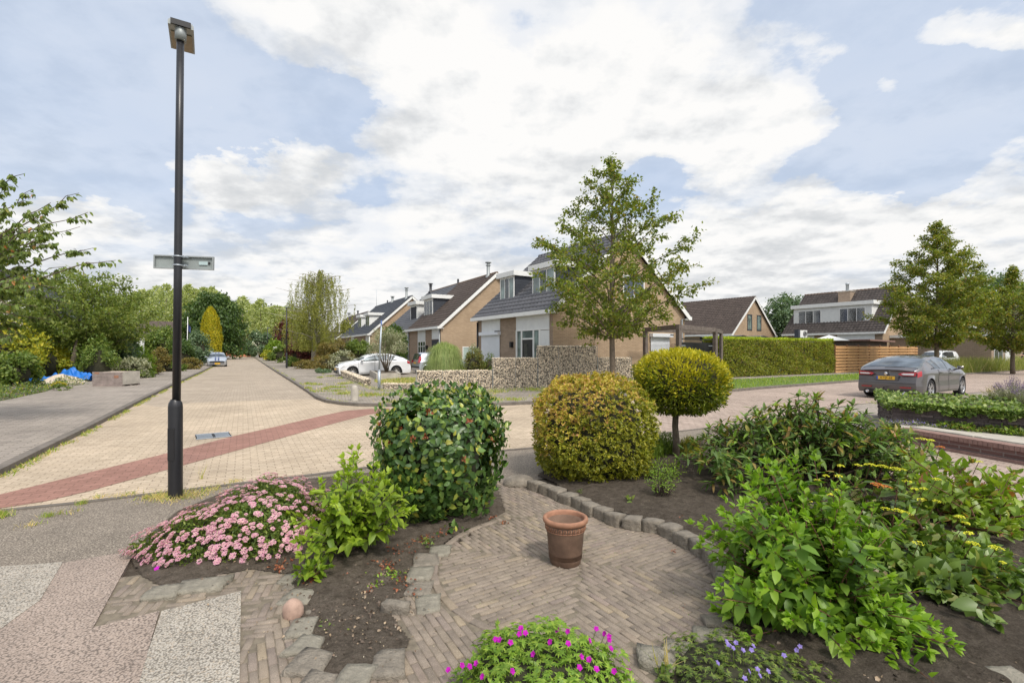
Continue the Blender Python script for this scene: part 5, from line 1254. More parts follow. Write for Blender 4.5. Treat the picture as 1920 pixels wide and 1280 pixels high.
# distant lamp posts
for px, yb, h, lab in ((537.5, 691.5, 5.3, 'black street lamp standing on the right pavement in front of the birch'), (501.5, 676.0, 5.0, 'slim far street lamp standing beyond the birch, beside the white notice')):
    x, y = G(px, yb); o = thing('street_lamp', lab, 'street lamp', (x, y, .07)); 
    MB().lathe([(.085, 0), (.085, 1.25), (.05, 1.33)], 14).build('post_base', m_black, o); MB().tube([(0, 0, 1.3), (0, 0, h)], [.05, .04], 10).build('pole', m_black, o)
    MB().box(-.12, .12, -.05, .5, h-.02, h+.06).build('lamp_head', m_grey_metal, o)
x, y = G(490, 671); o = thing('sign_post', 'short black sign post with small pale board far down the street', 'sign', (x, y, 0))
MB().tube([(0, 0, 0), (0, 0, 2.6)], .08, 8).build('post', m_black, o); MB().box(-.45, .45, -.05, .0, 2.1, 2.75).build('board', m_tile_blue, o); MB().box(-.3, .35, -.07, -.052, 2.45, 2.62).build('notice', m_white, o)
x, y = at(516, 660, 64)[:2]; o = thing('notice_board', 'small white notice board on a pole in the shrubs right of the far lamp', 'sign', (x, y, 0))
MB().tube([(0, 0, 0), (0, 0, 2.0)], .03, 8).build('post', m_grey_metal, o); MB().box(-.26, .26, -.06, -.03, 1.45, 2.05).build('board', m_white, o)
# galvanised post with blue name plate edge-on
x, y = G(711, 734); o = thing('street_sign', 'slim galvanised post with a blue street name plate at the gabion corner', 'sign', (x, y, .07))
hh = ZP(602, y)
MB().tube([(0, 0, 0), (0, 0, .75)], .06, 12).tube([(0, 0, .75), (0, 0, .8)], [.06, .035], 12).build('post_base', m_galv, o)
MB().tube([(0, 0, .78), (.09, 0, hh-.05)], .032, 12).build('post', m_galv, o)
MB().obox((.09, 0, hh-.15), Vector((.25, -.97, 0)), Z_, Vector((.97, .25, 0)), -.30, .30, -.06, .10, -.012, .012).build('name_plate', m_blueband, o)
# flag pole
x, y = XP(350.5, 58), 58; o = thing('flag_pole', 'white flag pole with a drooping dark flag among the left shrubs', 'flag pole', (x, y, 0)); h = ZP(594, 58)
MB().tube([(0, 0, 0), (.1, 0, h)], [.05, .035], 8).build('pole', m_white, o)
MB().raw([(.12, 0, h-.75), (.42, .1, h-1.25), (.36, .1, h-1.9), (.12, 0, h-1.5), (.22, .15, h-1.0), (.2, .12, h-1.8)], [(0, 4, 1), (4, 5, 2, 1), (0, 3, 5, 4)]).build('flag', m_stripe, o)
x, y = XP(266, 36), 36; tag(MB().box(-.10, .10, -.10, .10, 0, ZP(632, 36)).build('post', m_white, None, (x, y, 0)), 'plain white painted post among the left shrubs', 'post')
# bollards
for (px, yb, yt, lab, r) in ((665, 751, 722, 'pale stone bollard with rounded top in the weedy corner pavement', .125), (876, 755, 727, 'pale stone bollard just behind the top of the camellia bush', .12)):
    x, y = G(px, yb, .07); h = ZP(yt, y)-.07
    mb = MB().lathe([(r, -.05), (r*.96, h*.5), (r*.82, h*.82), (r*.66, h*.94), (r*.35, h*.995), (0, h)], 18); tag(mb.build('bollard', m_concrete, None, (x, y, .07)), lab, 'bollard')
x, y = G(517+42, 682); 
# ---------------- gabions
def gabion(label, P0, P1, h, depth=.32, z0=.05, seed=0, cell=.9, group='gabion walls in front of the corner house', s=(.050, .085), both=True, h2=None):
    P0 = Vector((*P0, 0)); P1 = Vector((*P1, 0)); U = P1-P0; Ln = U.length; U.normalize(); V = Vector((-U.y, U.x, 0)); h2 = h if h2 is None else h2
    rz = math.atan2(U.y, U.x); t = thing('gabion_wall', label, 'gabion wall', (P0.x, P0.y, z0), rz, group)
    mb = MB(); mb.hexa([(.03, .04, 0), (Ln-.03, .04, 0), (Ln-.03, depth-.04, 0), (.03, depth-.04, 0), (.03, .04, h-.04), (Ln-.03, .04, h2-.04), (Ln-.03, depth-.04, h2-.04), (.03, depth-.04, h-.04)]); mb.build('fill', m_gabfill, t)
    rng = np.random.default_rng(seed)
    # pebbles: squashed octahedra on the faces and the top
    ov = np.array([(1, 0, 0), (-1, 0, 0), (0, 1, 0), (0, -1, 0), (0, 0, 1), (0, 0, -1)], float); ot = np.array([(0, 2, 4), (2, 1, 4), (1, 3, 4), (3, 0, 4), (2, 0, 5), (1, 2, 5), (3, 1, 5), (0, 3, 5)])
    nf = int(Ln*h*640); nt_ = int(Ln*depth*320); ne = int(depth*h*320)
    hx = lambda x: h+(h2-h)*x/Ln
    xs = rng.uniform(.02, Ln-.02, nf); Pf = np.stack([xs, np.full(nf, .045)+rng.uniform(-.012, .012, nf), rng.uniform(.01, .985, nf)*(h+(h2-h)*xs/Ln)], 1)
    xt = rng.uniform(.02, Ln-.02, nt_); Pt = np.stack([xt, rng.uniform(.02, depth-.02, nt_), (h+(h2-h)*xt/Ln)-.035+rng.uniform(-.01, .01, nt_)], 1)
    Pe = np.stack([np.where(rng.random(ne) < .5, .035, Ln-.035), rng.uniform(.03, depth-.03, ne), rng.uniform(.02, .98, ne)*min(h, h2)], 1)
    Pb = Pf*[1, 0, 1]+np.stack([np.zeros(nf), depth-.045+rng.uniform(-.012, .012, nf), np.zeros(nf)], 1)
    Pp = np.concatenate([Pf, Pt, Pe, Pb[:nf//3]]); n = len(Pp)
    sc_ = rng.uniform(s[0]*.55, s[1]*.62, (n, 3))*[1, .75, .8]; A = rng.normal(size=(n, 3, 3)); Q = np.linalg.qr(A)[0]
    V_ = Pp[:, None]+np.einsum('nij,nkj->nki', Q, ov[None]*sc_[:, None])
    T_ = ot[None]+(np.arange(n)*6)[:, None, None]
    mesh_obj('pebbles', tri_mesh('pebbles', V_, T_, m_gabion), t)
    mb = MB(); k = 0; nc = max(1, round(Ln/cell))
    for i in range(nc*9+1):
        x = Ln*i/(nc*9); r = .006 if i % 9 == 0 else .0022; mb.box(x-r, x+r, -.004, .0, 0, hx(x))
        if i % 9 == 0: mb.box(x-.004, x+.004, -.004, depth, hx(x), hx(x)+.006)
    for z in np.arange(.1, min(h, h2), .1): mb.box(0, Ln, -.006, -.003, z-.002, z+.002)
    mb.build('wire_cage', m_grey_metal, t); return t
gu = Vector((.961, .276)); gs_ = G(781, 731, .08)
def gp(px, o=gs_):
    k = (px-CXP)/F; s = (k*o[1]-o[0])/(gu.x-k*gu.y); return (o[0]+gu.x*s, o[1]+gu.y*s)
zz = lambda px, py: ZP(py, gp(px)[1])-.05
gabion('knee high gabion wall section at the left end in front of the pampas grass', gp(781), gp(923.5), zz(850, 694), seed=1)
gabion('mid height gabion wall section below the front door, left of the tallest one', gp(924.5), gp(1008), zz(965, 670), seed=2)
gabion('tallest gabion wall section in front of the house corner', gp(1009), gp(1120), zz(1065, 647.5), seed=3)
gabion('mid height gabion wall section behind the young tree trunk', gp(1121), gp(1184), zz(1150, 669.5), seed=4)
gabion('low gabion section at the right end beside the golden ball tree', gp(1185), gp(1262), zz(1190, 689), seed=5)
gabion('ankle high gabion edging between the galvanised post and the knee high wall', G(716, 730, .05), G(779.5, 731, .05), .26, seed=6)
gabion('short sloping gabion edging left of the galvanised post beside the driveway', G(697, 723, .05), G(649, 706.5, .05), .30, .35, seed=7, h2=.42)
# concrete raised planter by the silver shrub
o = thing('concrete_planter', 'low pale concrete edged planter under the silver leaved shrub', 'planter'); pts = [G(692, 704, .05), G(706, 712.5, .05), G(751, 711, .05), (XP(750, 30), 29.2), (XP(700, 32), 31.5)]
mb = MB()
for i in range(len(pts)):
    a = Vector((*pts[i], 0)); b = Vector((*pts[(i+1) % len(pts)], 0)); U = b-a; ln = U.length; U.normalize(); V = Vector((-U.y, U.x, 0)); mb.obox(a, U, V, Z_, -.0, ln-.13, 0, .13, .02, .40+.001*i)
mb.build('rim', m_concrete, o); MB().poly([(x, y, .36) for x, y in pts]).build('planting_soil', m_soil, o)
# pergola
pg = thing('pergola', 'weathered timber pergola frame beside the brick gable of the corner house', 'pergola')
pp = [(XP(1210, 23.2), 23.2), (XP(1272.5, 20.3), 20.3), (XP(1341, 23.6), 23.6), (XP(1352, 26.2), 26.2)]; ht = 2.70
for i, (x, y) in enumerate(pp):
    r = .085 if i < 3 else .07; a = A1
    MB().obox((x, y, 0), Vector((math.cos(a), math.sin(a), 0)), Vector((-math.sin(a), math.cos(a), 0)), Z_, -r, r, -r, r, 0, ht-.002*i).build('post', m_wood, pg)
for i, j in ((0, 1), (1, 2), (2, 3), (0, 3)):
    a = Vector((*pp[i], ht-.20+(.003*i))); b = Vector((*pp[j], ht-.20+(.003*i))); U = b-a; ln = U.length; U.normalize(); V = Vector((-U.y, U.x, 0))
    MB().obox(a, U, V, Z_, -.10, ln+.10, -.055-.003*i, .055+.003*i, .02, .20+.02-.006*i).build('beam', m_wood, pg)
mb = MB(); a = Vector((*pp[0], 0)); b = Vector((*pp[1], 0)); U = b-a; ln = U.length; U.normalize(); V = Vector((-U.y, U.x, 0)); a2 = a+U*.25
for k in range(24): mb.obox(a2, U, V, Z_, k*(ln-.5)/23-.003, k*(ln-.5)/23+.003, 0, .006, .1, 1.9)
for k in range(20): mb.obox(a2, U, V, Z_, 0, ln-.5, .006, .010, .1+k*.095, .106+k*.095)
mb.build('wire_mesh', m_dark, pg)
# black gate
g0 = Vector((XP(1276, 25.0), 25.0, 0)); g1_ = Vector((XP(1338, 27.4), 27.4, 0)); U = g1_-g0; ln = U.length; ga = math.atan2(U.y, U.x)
gt = thing('garden_gate', 'black double board gate with pale hinge straps between pergola and hedge', 'gate', g0, ga)
mb = MB(); n_ = int(ln/.14)
for k in range(n_): mb.box(k*ln/n_+.006, (k+1)*ln/n_-.006, 0, .03, .06, 2.05)
mb.build('boards', m_black, gt); MB().box(0, ln, .03, .07, 1.85, 1.95).box(0, ln, .03, .07, .3, .4).box(-.05, .0, 0, .08, 0, 2.3).box(ln, ln+.05, 0, .08, 0, 2.3).box(0, ln, 0, .05, 2.20, 2.26).build('frame', m_black, gt)
for a, b in ((.05, .5), (ln-.6, ln-.05)): MB().box(a, b, -.012, -.002, 1.86, 1.90).build('hinge_strap', m_galv, gt)
# hedge
def boxhedge(name, label, P0, P1, h, depth, z0, seed, nleaf, size):
    P0 = Vector((*P0, 0)); U = Vector((*P1, 0))-P0; Ln = U.length; rz = math.atan2(U.y, U.x); t = thing(name, label, 'hedge', (P0.x, P0.y, z0), rz)
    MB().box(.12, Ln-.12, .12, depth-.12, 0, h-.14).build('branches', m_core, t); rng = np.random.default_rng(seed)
    n = nleaf; a = rng.random(n)
    fr = a < .62; tp = (a >= .62) & (a < .84); en = a >= .84
    x = rng.uniform(0, Ln, n); y = rng.uniform(0, depth, n); z = rng.uniform(.02, h, n); jit = np.abs(rng.normal(0, .045, n))
    wav = .05*np.sin(x*1.3+z*2.1)+.035*np.sin(x*3.7-z*3)+.03*np.sin(z*7+x*2)
    y = np.where(fr, jit*1.2+wav, y); z = np.where(tp, h-jit+.03*np.sin(x*2.2)+.02*np.sin(x*7), z); x = np.where(en, np.where(rng.random(n) < .5, jit, Ln-jit), x)
    No = np.where(fr[:, None], [0, -1, .15], np.where(tp[:, None], [0, 0, 1], [-1, 0, 0])); P = np.stack([x, y, z], 1)
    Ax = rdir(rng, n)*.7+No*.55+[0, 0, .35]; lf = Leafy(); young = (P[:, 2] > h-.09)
    lf.add(P[~young], Ax[~young], No[~young]+rdir(rng, (~young).sum())*.7, size*rng.uniform(.6, 1.3, (~young).sum()), .5)
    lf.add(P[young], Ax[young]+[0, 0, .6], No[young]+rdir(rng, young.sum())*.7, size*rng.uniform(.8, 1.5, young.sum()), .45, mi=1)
    lf.build('leaves', [f_hedge, f_hedgetop], t); return t
boxhedge('clipped_hedge', 'long clipped green hedge between the black gate and the larch fence', G(1349, 711.5), hb1, 2.24, 1.1, .08, 11, 30000, .095)
# larch fence
f0 = hb1+hd*.15; f1 = f0+Vector((math.cos(A1), math.sin(A1)))*14.2; a = A1
fc = thing('wooden_fence', 'new orange larch board fence running right from the clipped hedge', 'fence', (f0.x, f0.y, 0), a)
mb = MB(); pitch = .205; Lf = 14.2
for k in range(9):
    mb.box(0, Lf, -.025, -.003, .10+k*pitch, .10+k*pitch+.118)
    mb.box(0, Lf, .070, .092, .10+k*pitch+.136, .10+k*pitch+.186)
mb.build('board_panel', m_fence, fc)
for k in range(9): MB().box(k*1.75-.04 if k else .0, k*1.75+.05, -.002, .068, 0, 2.02).build('post', m_larchpost, fc)
# crate
c0 = Vector(G(173, 727.5)); c1 = Vector(G(229, 727.5)); a = math.atan2(c1.y-c0.y, c1.x-c0.x)
lnc = (c1-c0).length; zc = ZP(696.5, c0.y)
cr = thing('crate', 'weathered stacked wooden crate standing on the left pavement', 'crate', (c0.x, c0.y, .078), a)
mb = MB(); nb_ = 6; hc = zc-.078-.06
for k in range(nb_):
    z0_, z1_ = .06+k*hc/nb_, .06+(k+1)*hc/nb_-.012
    mb.box(0, lnc, 0, .03, z0_, z1_); mb.box(0, lnc, .97, 1.0, z0_, z1_); mb.box(0, .03, .032, .968, z0_, z1_-.02 if k % 2 else z1_); mb.box(lnc-.03, lnc, .032, .968, z0_+.003, z1_-.003)
mb.box(.03, lnc-.03, .03, .97, .07, .06+hc-.03, 1)
for y0 in (.0, .45, .88): mb.box(.0, lnc, y0, y0+.12, 0, .055)
mb.build('boards', [m_crate, m_sand], cr)
MB().box(.10, .30, -.006, -.001, .06+hc*.83, .06+hc*.95).box(lnc*.73, lnc*.88, -.006, -.001, .06+hc*.52, .06+hc*.72).build('rust_stain_plates', m_terra, cr)
for xx in (lnc-.028, ): MB().box(lnc+.001, lnc+.02, .02, .98, .07, .06+hc-.01).build('end_sheet', m_concrete, cr)
# sand heap and tarpaulin
def heap(name, label, cat, cx, cy, rx, ry, h, m, seed, z0=0.0, kind=None, flat=.0, res=40, wob=.25, crease=0):
    rng = np.random.default_rng(seed); n = res; u, v = np.meshgrid(np.linspace(-1, 1, n), np.linspace(-1, 1, n)); r = np.hypot(u, v); ph = rng.uniform(0, 6, 8)
    th = np.arctan2(v, u); rr_ = r*(1+wob*np.sin(th*2+ph[0])*.5+wob*.4*np.sin(th*5+ph[1])+wob*.3*np.sin(th*9+ph[2]))
    z = np.clip(1-rr_, 0, 1)**.8*h*(1+.15*np.sin(u*5+ph[3])*np.cos(v*4+ph[4]))
    if crease: z = z+crease*np.abs(np.sin(u*9+np.sin(v*5+ph[5])*2+ph[6]))*(rr_ < .98)+crease*.6*np.sin(v*17+u*8)*(rr_ < .95)
    ok = rr_ < 1; idx = np.arange(n*n).reshape(n, n); V = np.stack([u*rx, v*ry, z], -1).reshape(-1, 3)
    q = ok[:-1, :-1] & ok[1:, :-1] & ok[:-1, 1:] & ok[1:, 1:]; a = idx[:-1, :-1][q]; b = idx[:-1, 1:][q]; c = idx[1:, 1:][q]; d = idx[1:, :-1][q]
    me = tri_mesh(name, V, np.concatenate([np.stack([a, b, c], 1), np.stack([a, c, d], 1)]), m, smooth=True); o = mesh_obj(name, me, None, (cx, cy, z0)); return tag(o, label, cat, kind=kind)
sx, sy = XP(118, 23.6), 23.6
heap('sand_heap', 'pale sand heap partly covered by the blue tarpaulin', 'sand heap', sx, sy, 1.15, .8, .52, m_sand, 3, z0=.0, wob=.15)
heap('tarpaulin', 'crumpled blue tarpaulin draped over the back of the sand heap', 'tarpaulin', XP(124, 24.0), 24.3, 1.0, .75, .56, m_tarp, 5, z0=.05, wob=.35, crease=.12)
heap('tarpaulin', 'flat end of blue tarpaulin lying left of the sand heap', 'tarpaulin', XP(70, 23.8), 23.8, .95, .45, .20, m_tarp, 8, z0=.05, wob=.3, crease=.10)
heap('tarpaulin', 'small blue tarpaulin scrap at the left edge of the picture', 'tarpaulin', XP(1, 22.8), 22.8, .3, .3, .25, m_tarp, 9, z0=.15, wob=.3, crease=.06)
# ---------------------------------------------------------------- trees
def bez(p0, p1, p2, n):
    return [p0*(1-t)**2+p1*2*t*(1-t)+p2*t*t for t in np.linspace(0, 1, n)]
def branch_tree(name, label, x, y, H, tr, z0, env, nl, leafm, barkm, nleaf, size, seed, group=None, up=.5, lean=(0, 0), twigs=8, twl=.55, droop=0.0, spread=.10, cat='tree', off=(0, 0), zb=0.0, leafw=.6, density_pow=1.0):
    """env(f, az) -> crown radius at height fraction f; limbs leave the leader and end on the envelope, twigs carry the leaves"""
    rng = np.random.default_rng(seed); t = thing(name, label, cat, (x, y, zb), 0, group); mb = MB()
    lead = [np.array([lean[0]*f**1.5+.05*math.sin(f*7+seed)*H*.06*(1 if f > .05 else 0), lean[1]*f, f*H]) for f in np.linspace(0, 1, 12)]
    mb.tube(lead, [tr*(1-.93*f**.8)+.006 for f in np.linspace(0, 1, 12)], 10)
    def leadp(z):
        f = min(max(z/H, 0), 1)*11; i = min(int(f), 10); return lead[i]+(lead[i+1]-lead[i])*(f-i)
    P = []; A = []
    for k in range(nl):
        f = (k+.5)/nl; az = k*2.39996+rng.uniform(-.3, .3); ft = f**.95                      # fraction of crown height where limb tip ends
        R_ = env(ft, az)*rng.uniform(.78, 1.08)
        zt_ = z0+(H-z0)*ft; zs = max(z0*.9+.1, zt_-up*R_-rng.uniform(0, .3)); s = leadp(zs); e = np.array([math.cos(az)*R_+leadp(zt_)[0]+off[0]*ft, math.sin(az)*R_+leadp(zt_)[1]+off[1]*ft, zt_-droop*R_*.3])
        m = (s+e)/2+np.array([0, 0, .10*R_])+rng.normal(0, .05*R_, 3); path = bez(s, m, e, 9)
        r0 = tr*.34*(1-.6*f)*(R_/(env(.3, 0)+.1))**.5+.006; mb.tube(path, list(np.linspace(r0, .005, 9)), 5, cap=False)
        for j in range(twigs):
            u = .18+.82*(j+rng.random())/twigs; i = min(int(u*8), 7); b = path[i]+(path[i+1]-path[i])*(u*8-i); d = path[i+1]-path[i]; d = d/(np.linalg.norm(d)+1e-9)
            side = rng.normal(size=3); side[2] = side[2]*.5+.1-droop; side = side-d*side.dot(d)*.5; side /= np.linalg.norm(side)+1e-9
            l = twl*R_*rng.uniform(.25, .62)*(1.15-u*.55); e2 = b+side*l+d*l*.5-np.array([0, 0, droop*l*.6]); tw = bez(b, (b+e2)/2+np.array([0, 0, .08*l]), e2, 5)
            mb.tube(tw, [.007+.004*tr*10, .006, .005, .004, .003], 3, cap=False)
            P.append((b, e2)); A.append(d)
        P.append((path[5], path[8])); A.append(d)
    P0 = np.array([p[0] for p in P]); P1 = np.array([p[1] for p in P]); w = np.linalg.norm(P1-P0, axis=1)**density_pow+.05; w /= w.sum()
    ix = rng.choice(len(P), nleaf, p=w); u = rng.random(nleaf)**.7
    pos = P0[ix]+(P1[ix]-P0[ix])*u[:, None]+rng.normal(0, spread, (nleaf, 3))*[1, 1, .7]
    ax = unit(P1[ix]-P0[ix])*.6+rdir(rng, nleaf)+[0, 0, -.25-droop]; no = rdir(rng, nleaf)*.9+[0, 0, .9]
    mb.build('trunk', barkm, t, fix=False)
    lf = Leafy(); lf.add(pos, ax, no, size*rng.uniform(.65, 1.3, nleaf), leafw); lf.build('crown', leafm, t); return t
def blob_points(rng, n, rad, K, cr, shell=.8, zmin=-.6):
    c = rdir(rng, K*3); c = c[c[:, 2] > zmin][:K]; k = len(c); c = c*rng.uniform(shell*.85, 1.0, (k, 1)); ix = rng.integers(0, k, n)
    q = rng.normal(size=(n, 3)); q = unit(q)*rng.random((n, 1))**.45*cr*rng.uniform(.7, 1.3, k)[ix][:, None]
    p = c[ix]+q; nn = unit(p*.7+q/cr*.8); return p*rad, nn
def shrub(name, label, x, y, rx, ry, z0, z1, leafm, n, size, seed, K=26, cr=.32, cat='shrub', group=None, core=True, leafw=.55, shape=LEAF4, axup=.3, shell=.82, mats=None, mi=None, hang=0.0, stem=None):
    rng = np.random.default_rng(seed); t = thing(name, label, cat, (x, y, 0), 0, group); h = (z1-z0)/2; cz = (z0+z1)/2
    p, nn = blob_points(rng, n, np.array([rx, ry, h]), K, cr, shell); p[:, 2] += cz
    ok = p[:, 2] > .0; p = p[ok]; nn = nn[ok]; m = len(p)
    ax = rdir(rng, m)*.8+nn*.5+[0, 0, axup-hang]; lf = Leafy(); lf.add(p, ax, nn+rdir(rng, m)*.6, size*rng.uniform(.65, 1.35, m), leafw, shape=shape, mi=0 if mi is None else mi(p, rng)); lf.build('foliage', mats or leafm, t)
    mb = MB(); ns = 5 if core else 3
    for k in range(ns):
        a = k*2.4; mb.tube([(math.cos(a)*.08*rx, math.sin(a)*.08*ry, 0), (math.cos(a)*.3*rx, math.sin(a)*.3*ry, cz*.8), (math.cos(a)*.55*rx, math.sin(a)*.55*ry, cz+h*.45)], [.03*max(rx, .4), .02, .008], 5)
    mb.build('stems', stem or m_twig, t, fix=False)
    if core:
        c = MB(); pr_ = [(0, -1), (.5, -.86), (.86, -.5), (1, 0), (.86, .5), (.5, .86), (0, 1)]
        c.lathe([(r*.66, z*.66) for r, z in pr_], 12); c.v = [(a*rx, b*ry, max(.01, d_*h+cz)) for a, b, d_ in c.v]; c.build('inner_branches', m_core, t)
    return t
# main hornbeam
tx, ty = G(1148.5, 735, .08)
def env1(f, az):
    r = np.interp(f, [0, .06, .2, .36, .55, .72, .86, 1.0], [.5, 1.7, 2.85, 3.05, 2.75, 2.0, 1.1, .12])
    c = math.cos(az); return r*(1.06 if c > .3 and .1 < f < .6 else 1.0 if f < .6 else .9)
branch_tree('hornbeam_tree', 'young street tree with slim grey trunk in front of the gabion wall', tx, ty, ZP(294, ty), .125, 2.15, env1, 56, f_horn, m_bark, 19000, .125, 21, up=.55, lean=(-.05, 0), twigs=9, off=(-.12, 0), spread=.085, twl=.6)
# verge trees on the right
y = 31.5; x = XP(1757, y)
def env2(f, az): return np.interp(f, [0, .1, .3, .5, .7, .85, 1.0], [.9, 2.3, 3.15, 3.1, 2.1, .95, .15])
branch_tree('hornbeam_tree', 'dense conical street tree behind the grey parked liftback', x, y, ZP(416, y), .15, 1.9, env2, 64, f_horn2, m_bark, 31000, .15, 22, up=.45, twigs=9, spread=.13, group='street trees on the right verge')
y = 33.5; x = XP(1899, y)
branch_tree('hornbeam_tree', 'rounder street tree with a bare leader at the right edge', x, y, ZP(500, y), .14, 1.7, lambda f, az: np.interp(f, [0, .1, .3, .55, .72, .78, 1.0], [.8, 2.1, 2.8, 2.4, 1.2, .35, .15]), 55, f_horn2, m_bark, 19000, .15, 23, up=.45, twigs=8, spread=.13, group='street trees on the right verge')
y = 42.0; x = XP(1811, y)
branch_tree('tree', 'brown trunked tree with bare lower limbs in front of the big windows', x, y, ZP(520, y), .32, 4.2, lambda f, az: np.interp(f, [0, .3, .7, 1.0], [1.5, 2.9, 2.4, .4]), 30, f_mid, m_larchpost, 9000, .22, 24, up=.7, twigs=7, spread=.22)
# trees behind roofs
for i, (px, top, Y, r, lab) in enumerate([(1476, 556, 66, 3.6, 'dark green tree between the gable house and the dormer house'), (1848, 512, 70, 5.0, 'blue green tree beyond the roofs behind the two street trees'), (1925, 530, 62, 4.0, 'green tree beyond the roofs at the right edge')]):
    z = ZP(top, Y); branch_tree('tree', lab, XP(px, Y), Y, z, .25, z*.3, lambda f, az, r=r: r*np.interp(f, [0, .3, .7, .9, 1.0], [.5, 1, .95, .6, .15]), 34, f_bluegreen if i != 2 else f_mid, m_bark, 9500, .36, 30+i, up=.5, twigs=7, spread=.4)
# cherry on the left: limbs reach into the frame
def cherry():
    rng = np.random.default_rng(8); cy = 10.6; cx = XP(-190, cy); t = thing('cherry_tree', 'cherry tree reaching in from the left edge with drooping leaves and red tipped shoots', 'tree', (cx, cy, 0))
    mb = MB(); mb.tube([(0, 0, 0), (.05, 0, 1.0), (.1, 0, 1.9)], [.17, .14, .13], 10); P = []; 
    tips = [((165, 398), 10.0), ((148, 362), 10.6), ((217, 488), 9.6), ((175, 465), 10.4), ((150, 425), 11.2), ((120, 500), 10), ((95, 380), 9.4), ((60, 355), 10.8), ((45, 326), 9.2), ((108, 540), 9.8), ((70, 575), 10.6), ((130, 520), 11.0), ((40, 600), 10.2), ((20, 640), 9.8), ((60, 470), 9.8), ((30, 430), 10.6), ((10, 395), 11.5), ((85, 440), 11.6), ((60, 520), 9.2), ((20, 540), 11), ((-20, 600), 9.5), ((-30, 480), 9.4), ((-60, 380), 10.5), ((-90, 320), 10.8), ((-200, 300), 11), ((-320, 380), 10.5), ((-380, 480), 10.8), ((-120, 500), 12.5), ((-150, 420), 13.0), ((-260, 450), 8.5), ((15, 360), 10.2), ((50, 500), 10.4), ((75, 540), 9.6), ((30, 570), 9.4), ((10, 510), 10.0), ((95, 600), 10.9), ((40, 630), 11.2), ((0, 450), 9.6), ((70, 420), 10.2), ((110, 455), 10.6), ((0, 620), 10.6), ((130, 570), 11.4)]
    for (px, py), Y in tips:
        e = np.array(at(px, py, Y))-[cx, cy, 0]; s = np.array([.1, 0, rng.uniform(1.5, 2.1)]); m = s*.45+e*.55+[0, 0, .75]+rng.normal(0, .25, 3); path = bez(s, m, e, 14); path = [p_+rng.normal(0, .035, 3)*(0 if i_ in (0, 13) else 1) for i_, p_ in enumerate(path)]; mb.tube(path, list(np.linspace(.032, .005, 14)), 5, cap=False)
        for j in range(30):
            u = rng.uniform(.30, .98); i = min(int(u*13), 12); b = path[i]; d = unit(path[min(i+1, 13)]-path[max(i-1, 0)]); sd = rng.normal(size=3)*[.8, .8, .35]; l = rng.uniform(.18, .75)*(1.2-u); e2 = b+d*l*.7+sd*l*.55; mb.tube([b, (b+e2)/2+[0, 0, .03], e2], [.006, .005, .003], 3, cap=False); P.append((b, e2))
        P.append((path[10], path[13]))
    mb.build('trunk', m_bark, t, fix=False); lf = Leafy()
    for b, e in P:
        k = rng.integers(7, 15); u = rng.uniform(.15, 1.05, k)[:, None]; p = b+(e-b)*u; d = unit((e-b)[None])[0]
        lf.add(p, rdir(rng, k)*.55+d*.35+[0, 0, -.75], rdir(rng, k)*.6+[0, -.2, .6], rng.uniform(.075, .125, k), .46, shape=LEAF8, fold=.3, curl=.25)
    lf.build('crown', f_cherry, t)
cherry()
# big spreading tree in the left garden
y = 27.0; branch_tree('garden_tree', 'wide bushy tree with forked grey trunk behind the sand heap', XP(157, y), y, ZP(508, y), .19, 1.7, lambda f, az: 3.3*np.interp(f, [0, .15, .4, .75, .93, 1.0], [.35, .8, 1.0, .95, .65, .3]), 60, L('garden_tree_leaf', [(0, (.065, .10, .022)), (.5, (.105, .15, .035)), (1, (.18, .21, .055))], .4), m_bark, 25000, .15, 41, up=.75, twigs=9, spread=.16)
tag(MB().tube([(0, 0, 0), (.35, 0, .6), (.5, 0, 1.3), (.55, .1, 2.2)], [.17, .14, .11, .05], 10).build('tree_stump', m_bark, None, (XP(121, 25.5), 25.5, 0)), 'leaning grey stump beside the bushy garden tree, just behind the tarpaulin', 'tree stump')
# left bank shrubs
LB = [
 # px, halfw, top, Y, base leaf, n, size, label
 (22, 44, 662, 20.5, f_mid, 4200, .13, 'light green leafy bush left of the tarpaulin'),
 (18, 52, 600, 23.5, f_yellowgreen, 3600, .15, 'tall yellowish green bush under the cherry tree at the left edge'),
 (78, 42, 645, 25.0, f_yellowgreen, 3000, .17, 'low bush with yellow edged leaves behind the tarpaulin'),
 (108, 46, 598, 28.5, f_dark, 5200, .14, 'dark green conifer like bush left of the forked tree trunk'),
 (62, 40, 588, 31, f_mid, 2800, .2, 'green bush in front of the cream house'),
 (182, 34, 640, 25.2, f_mid, 2600, .13, 'leafy bush at the foot of the forked garden tree'),
 (216, 38, 606, 29.0, f_bluegreen, 5200, .14, 'blue green bush right of the forked garden tree'),
 (262, 24, 650, 30.5, f_lime, 2200, .13, 'bright green bush left of the tall lamp post'),
 (246, 30, 672, 27.5, f_silver, 1800, .16, 'grey green spiky bush beside the crate'),
 (299, 19, 655, 35.5, f_olive, 2600, .12, 'rounded golden brown grass bush just left of the tall lamp post'),
 (296, 36, 612, 43, f_mid, 4500, .19, 'tall green shrub behind the golden brown bush'),
 (342, 20, 632, 42, f_dark, 2400, .18, 'dark green shrub right beside the tall lamp post'),
 (368, 24, 624, 50, f_bluegreen, 3800, .19, 'large soft green shrub left of the silver striped car'),
 (352, 22, 672, 40, f_olive, 1500, .14, 'low brownish green plants at the kerb beyond the lamp post'),
 (322, 22, 680, 36, f_mid, 1600, .14, 'low green plants spilling over the left pavement'),
 (246, 38, 690, 27.5, f_mid, 2400, .12, 'low mixed green plants between crate and pavement'),
 (277, 26, 678, 31.5, f_olive, 1800, .13, 'low olive plants along the left pavement'),
]
